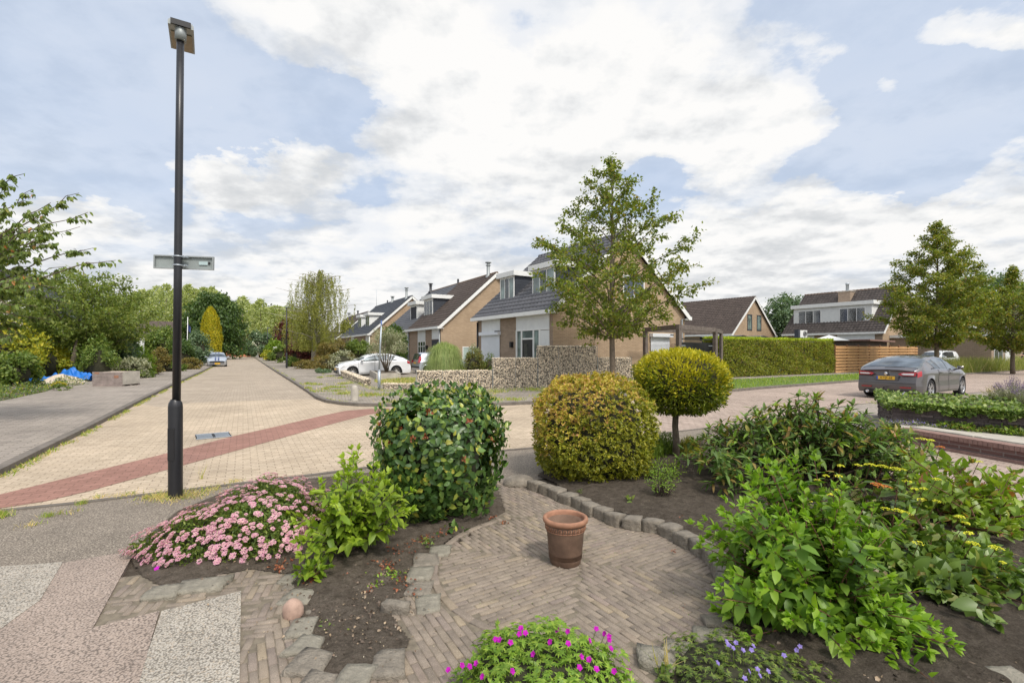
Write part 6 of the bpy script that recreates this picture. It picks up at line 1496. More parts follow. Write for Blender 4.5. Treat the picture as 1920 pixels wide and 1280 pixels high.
for i, (px, hw, top, Y, lm, n, sz, lab) in enumerate(LB):
    r = hw/F*Y; shrub('shrub', lab, XP(px, Y), Y, r, max(r*.8, .5), -.15*ZP(top, Y), ZP(top, Y), lm, n, sz, 100+i, cr=.34)
# golden cypress, weeping tree, poplar wood
def cone_tree(name, label, x, y, r, h, lm, n, size, seed, cat='tree'):
    rng = np.random.default_rng(seed); t = thing(name, label, cat, (x, y, 0)); f = rng.random(n)**1.15; a = rng.uniform(0, 2*PI, n)
    rr = r*np.interp(f, [0, .12, .45, .8, .95, 1.0], [.78, .95, 1.0, .66, .3, .06])*(.80+.20*rng.random(n))*(1+.08*np.sin(a*5+f*9)+.05*np.sin(a*11-f*17))
    p = np.stack([np.cos(a)*rr, np.sin(a)*rr, f*h], 1); nn = np.stack([np.cos(a), np.sin(a), np.full(n, .3)], 1)
    lf = Leafy(); lf.add(p, nn*.35+rdir(rng, n)*.4+[0, 0, .8], nn+rdir(rng, n)*.4, size*rng.uniform(.6, 1.3, n), .45); lf.build('crown', lm, t)
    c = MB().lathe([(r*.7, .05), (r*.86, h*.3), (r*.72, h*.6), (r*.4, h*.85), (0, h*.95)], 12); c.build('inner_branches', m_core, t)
    MB().tube([(0, 0, 0), (0, 0, h*.5)], [.15, .08], 8).build('trunk', m_bark, t)
    return t
Y = 70; cone_tree('golden_cypress', 'bright yellow columnar cypress beside the far parked cars', XP(395, Y), Y, 18.5/F*Y, ZP(577, Y), f_yellow, 12000, .26, 51)
Y = 86; z = ZP(548, Y); branch_tree('weeping_tree', 'large dark weeping tree behind the yellow cypress', XP(401, Y), Y, z, .4, 2.5, lambda f, az: 5.0*np.interp(f, [0, .2, .5, .8, 1.0], [.9, 1.0, 1, .75, .25]), 60, f_dark, m_bark, 20000, .45, 52, up=.2, twigs=8, spread=.5, droop=.55)
def wood():
    rng = np.random.default_rng(60); V = []; lf = Leafy(); mb = MB()
    for i in range(34):
        px = 175+i*11.5+rng.uniform(-5, 5); Y = rng.uniform(108, 140); top = np.interp(px, [170, 290, 380, 430, 480, 540, 580], [585, 540, 537, 556, 566, 578, 586])+rng.uniform(-5, 9); h = ZP(top, Y); x = XP(px, Y); r = rng.uniform(2.2, 3.4)
        n = 1700; f = rng.random(n)**.85; a = rng.uniform(0, 2*PI, n); rr = r*np.interp(f, [0, .1, .4, .8, 1.0], [.5, .9, 1.0, .75, .2])*rng.random(n)**.35*(1+.2*np.sin(a*3+f*14+i))
        p = np.stack([x+np.cos(a)*rr, Y+np.sin(a)*rr, h*(.10+.90*f)], 1); lf.add(p, rdir(rng, n)*.7+[0, 0, .5], rdir(rng, n)+[0, -.3, .5], rng.uniform(.35, .75, n), .6); mb.tube([(x, Y, 0), (x, Y, h*.85)], [.35, .08], 6)
    w = lf.build('far_wood', f_poplar); tag(w, 'row of tall pale green poplars closing the view beyond the street', 'wood', kind='stuff')
    tag(mb.build('far_trunks', m_bark), 'pale trunks of the far poplar row', 'wood', kind='stuff')
wood()
for i, (px, hw, top, Y, lm, n, sz, lab) in enumerate([
 (548, 20, 578, 136, f_mid, 3500, .7, 'green tree between the far wood and the birch'), (500, 22, 575, 140, f_dark, 3500, .7, 'dark green tree above the bungalow roof'),
 (466, 14, 651, 112, f_dark, 1300, .35, 'dark rounded bush in front of the orange wall'), (489, 24, 624, 100, f_bluegreen, 3800, .38, 'white flowering shrub left of the far lamp'),
 (532, 17, 602, 88, f_red, 2600, .34, 'maroon leaved maple behind the first far lamp post'), (514, 16, 638, 72, f_lime, 1700, .28, 'bright green shrub beside the white notice'),
 (527, 20, 650, 60, f_mid, 2000, .24, 'green shrub right of the white notice'), (505, 13, 658, 70, f_yellowgreen, 900, .24, 'low yellow green shrub behind the slim far lamp'),
 (568, 30, 642, 50, f_red, 4200, .19, 'wide maroon shrub at the foot of the birch'), (628, 31, 636, 43, f_olive, 5200, .14, 'round clipped shrub with coppery top right of the birch trunk'),
 (675, 26, 634, 44, f_mid, 3600, .17, 'fresh green shrub behind the white parked car'), (642, 24, 660, 38, f_silver, 1800, .14, 'loose pale flowering shrub left of the white parked car'),
 (612, 32, 668, 38.5, f_olive, 3200, .12, 'low coppery green shrub in front of the round clipped one'), (575, 24, 676, 41, f_olive, 2000, .12, 'low brown green planting behind the stone edging'),
 (548, 14, 672, 46, f_mid, 1200, .15, 'low green shrub just right of the first far lamp post'), (605, 14, 691, 33.5, f_bluegreen, 1600, .09, 'blue green creeping juniper at the driveway corner'),
 (600, 16, 605, 62, f_olive, 2200, .26, 'olive brown shrub behind the birch crown'), (654, 16, 602, 66, f_birch, 1800, .28, 'light green tree crown between the birch and the far house')]):
    r = hw/F*Y; o = shrub('shrub' if 'tree' not in lab else 'tree', lab, XP(px, Y), Y, r, max(r*.75, .5), -.1, ZP(top, Y), lm, n, sz, 200+i, cr=.33, cat='tree' if 'tree' in lab else 'shrub')
    if i == 3:
        rng = np.random.default_rng(1); p, nn = blob_points(rng, 240, np.array([r, r*.75, ZP(top, Y)/2]), 26, .3); p[:, 2] += ZP(top, Y)/2; lf = Leafy(); lf.add(p*1.04, rdir(rng, len(p)), nn, .34, .8); lf.build('blossom', f_whitefl, o)
# birch
def birch():
    rng = np.random.default_rng(70); Y = 45.5; x = XP(588, Y); H = ZP(507, Y); t = thing('birch_tree', 'weeping birch with pale trunk and hanging twigs left of the houses', 'tree', (x, Y, 0)); mb = MB()
    mb.tube([(0, 0, 0), (.1, 0, H*.4), (.35, 0, H*.75), (.9, 0, H)], [.26, .18, .10, .02], 10); lf = Leafy()
    for k in range(135):
        f = rng.uniform(.30, 1.0); az = rng.uniform(0, 2*PI); R_ = 4.2*np.interp(f, [.3, .45, .6, .8, .92, 1.0], [.80, 1.05, 1.1, 1.02, .8, .3])*rng.uniform(.4, 1.0); c = np.array([.1+.8*max(0, f-.5), 0, f*H]); s = c-[0, 0, .25*R_]
        e = c+[math.cos(az)*R_, math.sin(az)*R_, 0]; path = bez(s, (s+e)/2+[0, 0, .35], e, 7); mb.tube(path, list(np.linspace(.04, .006, 7)), 4, cap=False)
        for j in range(7):
            u = rng.uniform(.3, 1); b = path[int(u*6)]; ln_ = min(rng.uniform(.7, 2.9), b[2]-1.6); ln_ = max(ln_, .4); e2 = b+[rng.normal()*.18, rng.normal()*.18, -ln_]; n = int(12+ln_*18); uu = rng.random((n, 1))
            p = b+(e2-b)*uu+rng.normal(0, .05, (n, 3)); lf.add(p, rdir(rng, n)*.5+[0, 0, -1], rdir(rng, n), rng.uniform(.07, .135, n), .55)
    mb.build('trunk', m_birchbark, t, fix=False); lf.build('crown', f_birch, t)
birch()
# rounded conifer before the pair of houses, pampas, silver shrub, dome bush
Y = 35.0
shrub('conifer', 'dark green rounded conifer growing against the front of the semi detached pair', XP(738, Y+1.5), Y+1.5, .95, .9, .0, ZP(617, Y+1.5), L('fresh_conifer', [(0, (.05, .10, .012)), (1, (.11, .18, .02))], .3), 5200, .15, 301, cr=.36, cat='conifer')
def pampas(label, x, y, r, h, n, seed, lm=f_pampas, w=.010, z0=.0):
    rng = np.random.default_rng(seed); t = thing('pampas_grass', label, 'ornamental grass', (x, y, z0)); a = rng.uniform(0, 2*PI, n); e = rng.uniform(.05, 1.0, n)**.6; V = []; T = []; k = 0; seg = 5
    L_ = h*rng.uniform(.9, 1.35, n); out = r*e*rng.uniform(.6, 1.18, n); s0 = .18*r*e; cs, sn = np.cos(a), np.sin(a); side = np.stack([-sn, cs, np.zeros(n)], 1)
    rows = []; vary = rng.uniform(.70, 1.10, n); a0_ = a; tw = rng.normal(0, .22, n)
    for i in range(seg+1):
        u = i/seg; cs, sn = np.cos(a0_+tw*u), np.sin(a0_+tw*u); rad = s0+(out-s0)*(u**1.0); z = h*(1.18-.2*e)*(np.sin(np.minimum(u*(1.5+1.5*e), 3.05))); z = z*vary; z = np.maximum(z, .02); c = np.stack([cs*rad, sn*rad, z], 1); ww = w*(1-u*.85)
        rows += [c-side*ww, c+side*ww]
    V = np.stack(rows, 1).reshape(-1, 3); T = []
    for i in range(seg): q = 2*i; T += [(q, q+1, q+3), (q, q+3, q+2)]
    T = (np.array(T)[None]+(np.arange(n)*(2*(seg+1)))[:, None, None]).reshape(-1, 3); mesh_obj('blades', tri_mesh('blades', V, T, lm), t)
    MB().lathe([(0, h*.60), (r*.38, h*.42), (r*.5, .15), (r*.4, 0)], 10).build('root_clump', m_core, t); return t
Y = 23.2; pampas('big rounded clump of arching pampas grass behind the knee high gabion wall', XP(833, Y), Y, 43/F*Y, ZP(646, Y)/1.13, 6800, 302, w=.009)
Y = 23.6; shrub('shrub', 'dark clipped dome bush between the pampas grass and the white shutter', XP(893, Y), Y, 26/F*Y, .6, -.1, ZP(658, Y), L('dome_leaf', [(0, (.06, .075, .018)), (.7, (.095, .115, .025)), (1, (.17, .11, .03))], .25), 5000, .065, 303, cr=.30)
Y = 23.4; shrub('shrub', 'small fresh green bush in the corner behind the mid gabion wall', XP(917, Y), Y, .32, .35, .1, ZP(664, Y), f_mid, 800, .08, 304)
Y = 24.6; shrub('shrub', 'small flowering bush behind the dark dome bush', XP(890, Y+1), Y+1, .35, .35, .8, ZP(647, Y+1), f_silver, 420, .10, 305, core=False)
def silver():
    Y = 28.6; x = XP(724, Y); r = 35/F*Y
    t = shrub('silver_shrub', 'loose silver leaved shrub in the concrete planter behind the galvanised post', x, Y, r, .9, .75, ZP(628, Y), f_silver, 4600, .11, 306, K=34, cr=.28, core=False, leafw=.28, shell=.6, stem=m_bark); t.location.z = .3
    mb = MB(); rng = random.Random(3)
    for k in range(16):
        a = rng.uniform(0, 6.28); mb.tube([(0, 0, 0), (math.cos(a)*.25, math.sin(a)*.2, .6), (math.cos(a)*r*.7, math.sin(a)*.6, rng.uniform(1.1, 2.0))], [.03, .02, .008], 5)
    mb.build('branches', m_bark, t, fix=False)
silver()
# ---------------------------------------------------------------- grasses and ground cover (countless)
def in_poly_np(P, X, Y):
    P = np.array(P); c = np.zeros(X.shape, bool); n = len(P)
    for i in range(n):
        xa, ya = P[i]; xb, yb = P[(i+1) % n]
        with np.errstate(divide='ignore', invalid='ignore'): c ^= ((ya > Y) != (yb > Y)) & (X < (xb-xa)*(Y-ya)/(yb-ya+1e-12)+xa)
    return c
def scatter(poly, n, rng, clump=0, cr=.2):
    P = np.array(poly); x0, y0 = P.min(0); x1, y1 = P.max(0); k = int(n*3)
    if clump: c = np.stack([rng.uniform(x0, x1, clump), rng.uniform(y0, y1, clump)], 1); ix = rng.integers(0, clump, k); q = c[ix]+rng.normal(0, cr, (k, 2))*rng.uniform(.3, 1.4, clump)[ix][:, None]
    else: q = np.stack([rng.uniform(x0, x1, k), rng.uniform(y0, y1, k)], 1)
    q = q[in_poly_np(poly, q[:, 0], q[:, 1])]; return q[:n]
def grass(name, label, cat, poly, n, h, w, z, seed, mats=None, clump=0, cr=.2, lean=.5, kind='stuff', dry=.1, pts=None):
    rng = np.random.default_rng(seed); q = scatter(poly, n, rng, clump, cr) if pts is None else pts; n = len(q); P = np.concatenate([q, np.full((n, 1), z)], 1)
    mi = (rng.random(n) < dry).astype(int); lf = Leafy(); lf.add(P, rdir(rng, n)*[lean, lean, 0]+[0, 0, 1], rdir(rng, n)*[1, 1, .1], h*rng.uniform(.4, 1.3, n), w/h, mi=mi, shape=BLADE, fold=0, curl=.35); o = lf.build(name, mats or [f_grass, f_dry]); return tag(o, label, cat, kind=kind)
grass('grass', 'short green grass on the verge between the right street and the hedge walk', 'grass', verge, 60000, .085, .024, .094, 1, dry=.05, mats=[L('lawn_blade', [(0, (.10, .17, .018)), (.5, (.15, .235, .024)), (1, (.23, .30, .04))], .35), f_dry])
def weedpts(poly, n, clump, cr, seed): return scatter(poly, n, np.random.default_rng(seed), clump, cr)
wc = gl([(560, 722), (612, 753), (690, 760), (1000, 755), (1190, 742), (1200, 733), (1100, 729), (1000, 729), (780, 735), (700, 735), (640, 708), (600, 700)], .08)
grass('weeds', 'weeds sprouting in patches between the pavers of the corner pavement', 'weeds', wc, 9000, .085, .018, .08, 2, clump=150, cr=.20, dry=.25)
grass('weeds', 'grass fringe along the foot of the gabion walls', 'weeds', gl([(645, 712), (700, 733), (780, 738), (1000, 733), (1190, 729), (1190, 724), (1000, 728), (780, 733), (716, 731), (700, 726)], .08), 5200, .12, .018, .07, 3, dry=.2)
grass('weeds', 'yellowish grass patch behind the low gabion edging', 'weeds', gl([(716, 722), (779, 722), (779, 708), (745, 710), (700, 714)], .08), 3200, .13, .02, .06, 4, dry=.45)
kp = []
rng = np.random.default_rng(6)
for a, b in zip(GLk[:-1], GLk[1:]):
    a = np.array(a); b = np.array(b); L_ = np.linalg.norm(b-a); n = int(min(L_, 30)*190)
    if a[1] < 3.5 or a[1] > 60: continue
    u = rng.random(n); k_ = np.sin(u*L_*1.7+a[0])+np.sin(u*L_*4.1) > -.1; u = u[k_]; kp.append(a+(b-a)*u[:, None]+rng.normal(0, .05, (len(u), 2))+np.array([.06, 0]))
kp = np.concatenate(kp); grass('weeds', 'grass growing in the gutter along the left kerb', 'weeds', None, 0, .05, .014, .005, 5, pts=kp, dry=.25, lean=.9)
kp = []
for a, b in zip(GR[:-4], GR[1:-3]):
    a = np.array(a); b = np.array(b); L_ = np.linalg.norm(b-a); n = int(min(L_, 15)*60); u = rng.random(n); k_ = np.sin(u*L_*1.3+a[0]*3) > .2; u = u[k_]; kp.append(a+(b-a)*u[:, None]+rng.normal(0, .04, (len(u), 2))+np.array([.1, .16]))
kp = np.concatenate(kp); grass('weeds', 'sparse grass along the right kerb', 'weeds', None, 0, .06, .014, .08, 6, pts=kp, dry=.3, lean=.9)
def tufts(items, name, mats, zs=.0, h=.05, seed=0):
    P = []; rng = np.random.default_rng(seed)
    for px, py, r, n in items: x, y = G(px, py); P.append(np.array([x, y])+rng.normal(0, r, (n, 2)))
    return np.concatenate(P)
tp = tufts([(322, 932, .10, 260), (360, 928, .12, 320), (300, 930, .12, 220), (285, 933, .06, 100), (240, 928, .06, 90), (400, 915, .07, 90), (440, 903, .05, 70), (185, 934, .05, 60), (60, 985, .05, 40), (130, 960, .05, 30)], '', None, seed=4)
grass('weeds', 'dry straw coloured grass round the foot of the tall lamp post', 'weeds', None, 0, .055, .007, -.002, 7, pts=tp, dry=.75, lean=1.0)
for (px, py, r, n, h, lab) in ((153, 944, .032, 150, .05, 'small green grass tuft on the grey pavement near the red band'), (92, 967, .034, 160, .05, 'small green grass tuft left of the other one on the grey pavement'), (2, 968, .045, 170, .08, 'green grass tuft at the left edge of the pavement'), (378, 898, .02, 14, .22, 'few tall thin grass blades right of the lamp post foot'), (1240, 1262, .02, 26, .16, 'dry pale grass tuft beside the leaf shaped slate slab')):
    x, y = G(px, py); rng = np.random.default_rng(int(px)); p = rng.normal(0, r, (n, 2)); lf = Leafy(); P = np.concatenate([p, np.zeros((n, 1))], 1); lf.add(P, rdir(rng, n)*[.7, .7, 0]+[0, 0, 1], rdir(rng, n), h*rng.uniform(.5, 1.2, n), .07 if h < .2 else .03, shape=BLADE, curl=.3, mi=(rng.random(n) < (.1 if h < .1 else .6)).astype(int)); o = lf.build('grass_tuft', [f_grass, f_dry], None, (x, y, 0)); tag(o, lab, 'grass tuft')
# tall ornamental verge grass
Yv = 33; tg = [(29.0, 31.9), (31.6, 33.3), (39, 37.4), (50, 44.2), (50, 50), (38, 42.6), (30.6, 37.4), (27.6, 34.4)]
grass('tall_grass', 'strip of tall soft wind combed grass on the right verge', 'tall grass', tg, 32000, .92, .022, .09, 8, mats=[L('soft_verge_grass', [(0, (.17, .21, .055)), (.6, (.26, .29, .085)), (1, (.38, .37, .16))], .4), f_dry], dry=.08, lean=.45)
# left ground cover
gc = [(-14.9, 11.6), (-15.2, 13.6), (-16.1, 15.6), (-17.6, 18.3), (-18.8, 20.4), (-19.6, 22.6), (-25, 22.6), (-23.5, 15), (-20, 11)]
def cover(label, poly, n, z0, z1, mats, size, seed, wts):
    rng = np.random.default_rng(seed); q = scatter(poly, n, rng); n = len(q); hgt = .5+.5*np.sin(q[:, 0]*2.1+seed)*np.cos(q[:, 1]*1.7)+.25*np.sin(q[:, 0]*5.3+q[:, 1]*4.1); z = z0+(z1-z0)*np.clip(hgt, 0, 1.2)*rng.random(n)**.5
    P = np.concatenate([q, z[:, None]], 1); mi = rng.choice(len(mats), n, p=wts); lf = Leafy(); lf.add(P, rdir(rng, n)*.7+[0, 0, .5], rdir(rng, n)*.7+[0, 0, 1], size*rng.uniform(.5, 1.3, n), .5, mi=mi); tag(lf.build('ground_cover', mats), label, 'ground cover', kind='stuff')
cover('mixed low green and purplish ground cover beside the left pavement', gc, 26000, .02, .48, [f_mid, f_bluegreen, L('dusty_purple_flower', [(0, (.22, .15, .17)), (1, (.34, .24, .26))], .2), f_yellowgreen], .075, 12, [.50, .25, .13, .12])
cover('low green planting behind the left shrubs', [(-20, 11), (-24, 20), (-24, 30), (-30, 44), (-40, 60), (-60, 60), (-60, 12)], 16000, .05, .7, [f_mid, f_dark, f_yellowgreen], .22, 13, [.5, .3, .2])
o = cover
rng = np.random.default_rng(9); x, y = at(113, 737, 18.9)[:2]; p, nn = blob_points(rng, 300, np.array([.28, .2, .1]), 12, .3); lf = Leafy(); lf.add(p+[0, 0, .3], rdir(rng, len(p)), nn, .04, .8); t = thing('yellow_flower_clump', 'small clump of yellow flowers in the ground cover left of the crate', 'flowers', (x, y, .02)); lf.build('blossom', f_yellow, t)
p, nn = blob_points(rng, 500, np.array([.35, .25, .14]), 12, .3); lf = Leafy(); lf.add(p+[0, 0, .14], rdir(rng, len(p)), nn, .06, .5); lf.build('foliage', f_mid, t)
# ---------------------------------------------------------------- foreground planting
def petals(mb_or_lf, P, N, r, k, rng, mi=0, w=.7, cup=.25, shape=LEAF4):
    """k petals round each point"""
    P = np.repeat(P, k, 0); N = unit(np.repeat(N, k, 0)); n = len(P); a = np.tile(np.arange(k)*2*PI/k, n//k)+np.repeat(rng.uniform(0, 6, n//k), k)
    t1 = unit(np.cross(N, [.3, .2, 1.0])); t2 = np.cross(N, t1); ax = t1*np.cos(a)[:, None]+t2*np.sin(a)[:, None]+N*cup
    mb_or_lf.add(P, ax, N, r, w, mi=mi, shape=shape, fold=.1, curl=.1)
def stem_plant(name, label, x, y, n_st, h, spread, node, ll, lw, seed, mats, cat='shrub', z0=0, base_r=.12, tip_n=3, droop=.15, dome=.5, bare=.12, center=(0, 0), pts=None, stemm=m_redstem, leafax=.55, shape=LEAF8, stem_r=.006, twin=True, jit=.06):
    """upright stems with opposite leaf pairs, young leaves at the tips; mats = [leaf, tip leaf]"""
    rng = np.random.default_rng(seed); t = thing(name, label, cat, (x, y, z0)); mb = MB(); lf = Leafy()
    for k in range(n_st):
        if pts is not None: ex, ey, hh = pts[k % len(pts)]; ex += rng.normal()*.05; ey += rng.normal()*.05; hh *= rng.uniform(.92, 1.04)
        else:
            a = k*2.39996; rr = math.sqrt((k+.5)/n_st); ex, ey = center[0]+math.cos(a)*rr*spread[0], center[1]+math.sin(a)*rr*spread[1]; hh = h*(1-dome*rr**2.2)*rng.uniform(.82, 1.08)
        s = np.array([rng.normal()*base_r, rng.normal()*base_r, 0]); e = np.array([ex, ey, hh]); m = np.array([s[0]+(ex-s[0])*.45, s[1]+(ey-s[1])*.45, hh*.62]); ln_ = np.linalg.norm(e-s)
        path = bez(s, m, e, 12); mb.tube(path, list(np.linspace(stem_r*1.4, stem_r*.35, 12)), 4, cap=False); nn_ = max(3, int(ln_*(1-bare)/node)); phase = rng.uniform(0, PI)
        for j in range(nn_+1):
            u = bare+(1-bare)*j/nn_; i = min(int(u*11), 10); p = path[i]+(path[i+1]-path[i])*(u*11-i); d = unit((path[min(i+2, 11)]-path[max(i-1, 0)])[None])[0]
            q = phase+j*PI/2; a1 = unit(np.cross(d, [math.sin(q), math.cos(q), .3])[None])[0]; tipf = max(0, 1-(nn_-j)/tip_n)
            for sg in ((1, -1) if twin else (1,)):
                ax = a1*sg*leafax*(1-.35*tipf)+d*(.25+.5*tipf)+np.array([0, 0, .1-droop*(1-tipf)])+rng.normal(0, .12, 3); sz = ll*rng.uniform(.75, 1.15)*(1-.45*tipf)*(.75+.25*min(1, u*2))
                lf.add(p[None]+rng.normal(0, jit*.15, (1, 3)), ax[None], np.array([[0, 0, 1.0]])+d[None]*.4+rng.normal(0, .25, (1, 3)), sz, lw, mi=1 if tipf > .0 else 0, shape=shape, fold=.3, curl=.22)
            if j == nn_:
                for q in range(4): lf.add(p[None], (d+rdir(rng, 1)[0]*.7)[None], d[None]+rng.normal(0, .3, (1, 3)), ll*.55, lw, mi=1, shape=shape, fold=.35, curl=.15)
    mb.build('stems', stemm, t, fix=False); lf.build('foliage', mats, t); return t
# --- camellia
def camellia():
    rng = np.random.default_rng(31); Y = 4.92; x = XP(825, Y); t = thing('camellia_bush', 'dense rounded dark glossy bush in the middle of the left bed', 'shrub', (x, Y, 0))
    rad = np.array([.64, .62, .64]); cz = .61; n = 6600
    K = 60; c = rdir(rng, K); ix = rng.integers(0, K, n); d = unit(c[ix]*1.0+rng.normal(0, .24, (n, 3))); bumps = 1+.055*np.sin(d[:, 0]*7+d[:, 2]*5)+.05*np.cos(d[:, 1]*9+d[:, 2]*6)+.03*np.sin(d[:, 0]*15)
    sq = np.abs(d)**2.6; f = (sq.sum(1))**(-1/2.6); rr = rng.uniform(.66, 1.0, n)**.7*bumps; p = d*f[:, None]*rr[:, None]*rad*[.985, .985, 1]; p[:, 2] += cz; ok = p[:, 2] > .05; p, d = p[ok], d[ok]; n = len(p)
    nrm = d+rdir(rng, n)*.55; tang = rdir(rng, n); tang -= d*(tang*d).sum(1)[:, None]; ax = unit(tang)*.75+d*.28+np.array([0, 0, -.42])*(1-.9*np.clip(d[:, 2:3], 0, 1)); ax[:, 2] += .25*np.clip(d[:, 2], 0, 1)
    lf = Leafy(); lf.add(p, ax, nrm, rng.uniform(.055, .090, n), .60, shape=LEAF8, fold=.22, curl=.16)
    m = 420; d2 = rdir(rng, m*3); d2 = d2[d2[:, 2] > .25][:m]; m = len(d2); sq = np.abs(d2)**2.6; f = (sq.sum(1))**(-1/2.6); p = d2*f[:, None]*rad*rng.uniform(1.0, 1.11, (m, 1)); p[:, 2] += cz; lf.add(p, d2*.5+rdir(rng, m)*.6+[0, 0, .5], rdir(rng, m)+d2, rng.uniform(.05, .075, m), .5, shape=LEAF8)
    lf.build('foliage', f_cam, t)
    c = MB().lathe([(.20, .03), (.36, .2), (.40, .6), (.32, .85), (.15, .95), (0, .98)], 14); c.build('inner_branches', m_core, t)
    mb = MB(); 
    for k in range(9): a = k*.7; mb.tube([(math.cos(a)*.06, math.sin(a)*.06, 0), (math.cos(a)*.2, math.sin(a)*.2, .25), (math.cos(a)*.4, math.sin(a)*.4, .6)], [.02, .014, .008], 6)
    mb.build('stems', m_bark, t)
    for (px, py) in ((752, 803), (773, 822), (797, 818), (804, 772), (921, 823), (879, 790), (870, 860), (729, 830), (712, 792)):
        e = np.array(at(px, py, 4.32 if abs(px-825) < 70 else 4.55))-[x, Y, 0]; lf = Leafy(); P = np.repeat(e[None], 9, 0)+rng.normal(0, .008, (9, 3)); lf.add(P, rdir(rng, 9)+[0, -.6, 0], rdir(rng, 9), .034, .75, shape=LEAF8); lf.build('withered_blossom', f_litter, t)
camellia()
# --- golden shrub with coppery tips
def goldshrub():
    rng = np.random.default_rng(32); Y = 6.45; x = XP(1111, Y); t = thing('golden_shrub', 'dome shaped golden shrub with coppery young tips behind the granite edging', 'shrub', (x, Y, 0)); rad = np.array([.785, .74, .72]); cz = .60; n = 5600
    d = rdir(rng, int(n*1.5)); d = d[d[:, 2] > -.85][:n]; n = len(d); f = ((np.abs(d)**2.7).sum(1))**(-1/2.7); b = 1+.03*np.sin(d[:, 0]*8+d[:, 2]*6)+.03*np.cos(d[:, 1]*10-d[:, 2]*7); p = d*(f*b*rng.uniform(.83, 1.0, n))[:, None]*rad; p[:, 2] += cz; ok = p[:, 2] > .03; p, d = p[ok], d[ok]; n = len(p)
    k = 7; P = np.repeat(p, k, 0); D = np.repeat(d, k, 0)+[0, 0, .35]; N_ = len(P); ax = D*.75+rdir(rng, N_)*.85; zr = (P[:, 2]-.25)/1.0
    prob = np.clip(zr*1.5-.50-.55*P[:, 0]/.785, 0, .90); mi = (rng.random(n) < prob.reshape(n, k)[:, 0]).astype(int).repeat(k); lf = Leafy(); lf.add(P+rng.normal(0, .006, (N_, 3)), ax, D+rdir(rng, N_)*.5, rng.uniform(.030, .050, N_), .42, mi=mi, fold=.35)
    lf.build('foliage', [f_golden_lo, f_golden_hi], t)
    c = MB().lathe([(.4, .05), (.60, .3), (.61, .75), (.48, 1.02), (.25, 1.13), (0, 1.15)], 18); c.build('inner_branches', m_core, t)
goldshrub()
# --- golden thuja ball on a stem
def thuja():
    rng = np.random.default_rng(33); Y = 7.35; x = XP(1267, Y); cx = XP(1275, Y)-x; t = thing('golden_ball_thuja', 'bright yellow clipped thuja ball on a bare brown stem', 'standard tree', (x, Y, 0)); rad = np.array([.69, .66, .475]); cz = ZP(716, Y); n = 17000
    MB().tube([(0, 0, -.02), (.01, 0, .25), (-.01, 0, .5), (.01, 0, .85)], [.060, .050, .046, .045], 14).build('trunk', m_bark, t)
    d = rdir(rng, n); f = ((np.abs(d)**2.5).sum(1))**(-1/2.5); b = 1+.025*np.sin(d[:, 0]*9+d[:, 2]*8)+.03*np.cos(d[:, 1]*11+d[:, 0]*5); p = d*(f*b*rng.uniform(.86, 1.0, n))[:, None]*rad*[.96, .96, 1]; p[:, 0] += cx; p[:, 2] += cz
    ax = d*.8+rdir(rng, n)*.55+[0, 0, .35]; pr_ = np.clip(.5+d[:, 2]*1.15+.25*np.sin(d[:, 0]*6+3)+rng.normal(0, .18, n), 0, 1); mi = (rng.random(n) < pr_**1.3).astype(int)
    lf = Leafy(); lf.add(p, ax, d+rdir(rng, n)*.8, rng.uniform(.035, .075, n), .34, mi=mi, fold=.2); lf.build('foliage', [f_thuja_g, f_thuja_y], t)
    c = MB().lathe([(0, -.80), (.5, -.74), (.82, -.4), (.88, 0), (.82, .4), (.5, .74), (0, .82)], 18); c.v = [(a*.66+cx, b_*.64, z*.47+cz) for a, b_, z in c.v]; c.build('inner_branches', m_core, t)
thuja()
# --- fresh lime shrub left (two stems) and its low shoot
Yl_ = 3.95; xl_ = XP(652, Yl_)
tips = [(552, 955), (575, 930), (560, 985), (600, 905), (612, 890), (640, 855), (655, 845), (668, 850), (700, 868), (722, 885), (690, 900), (742, 905), (765, 925), (775, 945), (745, 960), (725, 985), (700, 1000), (650, 985), (610, 990), (585, 1000), (560, 1010), (640, 930), (675, 935), (710, 940), (620, 950), (655, 960), (690, 965), (735, 935), (598, 965), (665, 890), (630, 900), (648, 1000), (760, 965), (545, 1000), (720, 910)]
pts = []
rl = random.Random(2)
for i, (px, py) in enumerate(tips):
    Y = Yl_+rl.uniform(-.38, .30)+(.1 if py < 900 else -.12); q = at(px, py, Y); pts.append((q[0]-xl_, q[1]-Yl_, q[2]))
pts2 = pts+[(a*.8, b+.15, c*.93) for a, b, c in pts]+[(a*.9+.03, b-.1, c*.85) for a, b, c in pts[::2]]
stem_plant('lime_shrub', 'fresh lime green leafy shrub between the pink flowers and the dark glossy bush', xl_, Yl_, len(pts2), .8, (.4, .4), .050, .100, .50, 34, [f_lime, L('lime_tip_leaf', [(0, (.13, .21, .018)), (1, (.20, .28, .03))], .4)], pts=pts2, base_r=.03, bare=.36, tip_n=4, stemm=m_bark, stem_r=.006, droop=.15)
mbs = MB(); to = bpy.data.objects['lime_shrub']
for dx in (-.07, .09): mbs.tube([(dx, 0, -.02), (dx*1.1, .01, .12), (dx*.9, 0, .3)], [.028, .022, .014], 8)
mbs.build('trunk', m_twig, to)
x, y = G(583, 1094); stem_plant('lime_seedling', 'low lime green shoot rooted beside the small slate stones', x, y, 9, .13, (.13, .10), .032, .085, .46, 35, [f_lime, f_lime], base_r=.01, bare=.3, tip_n=2, cat='plant', z0=.02, dome=.3, stem_r=.004)
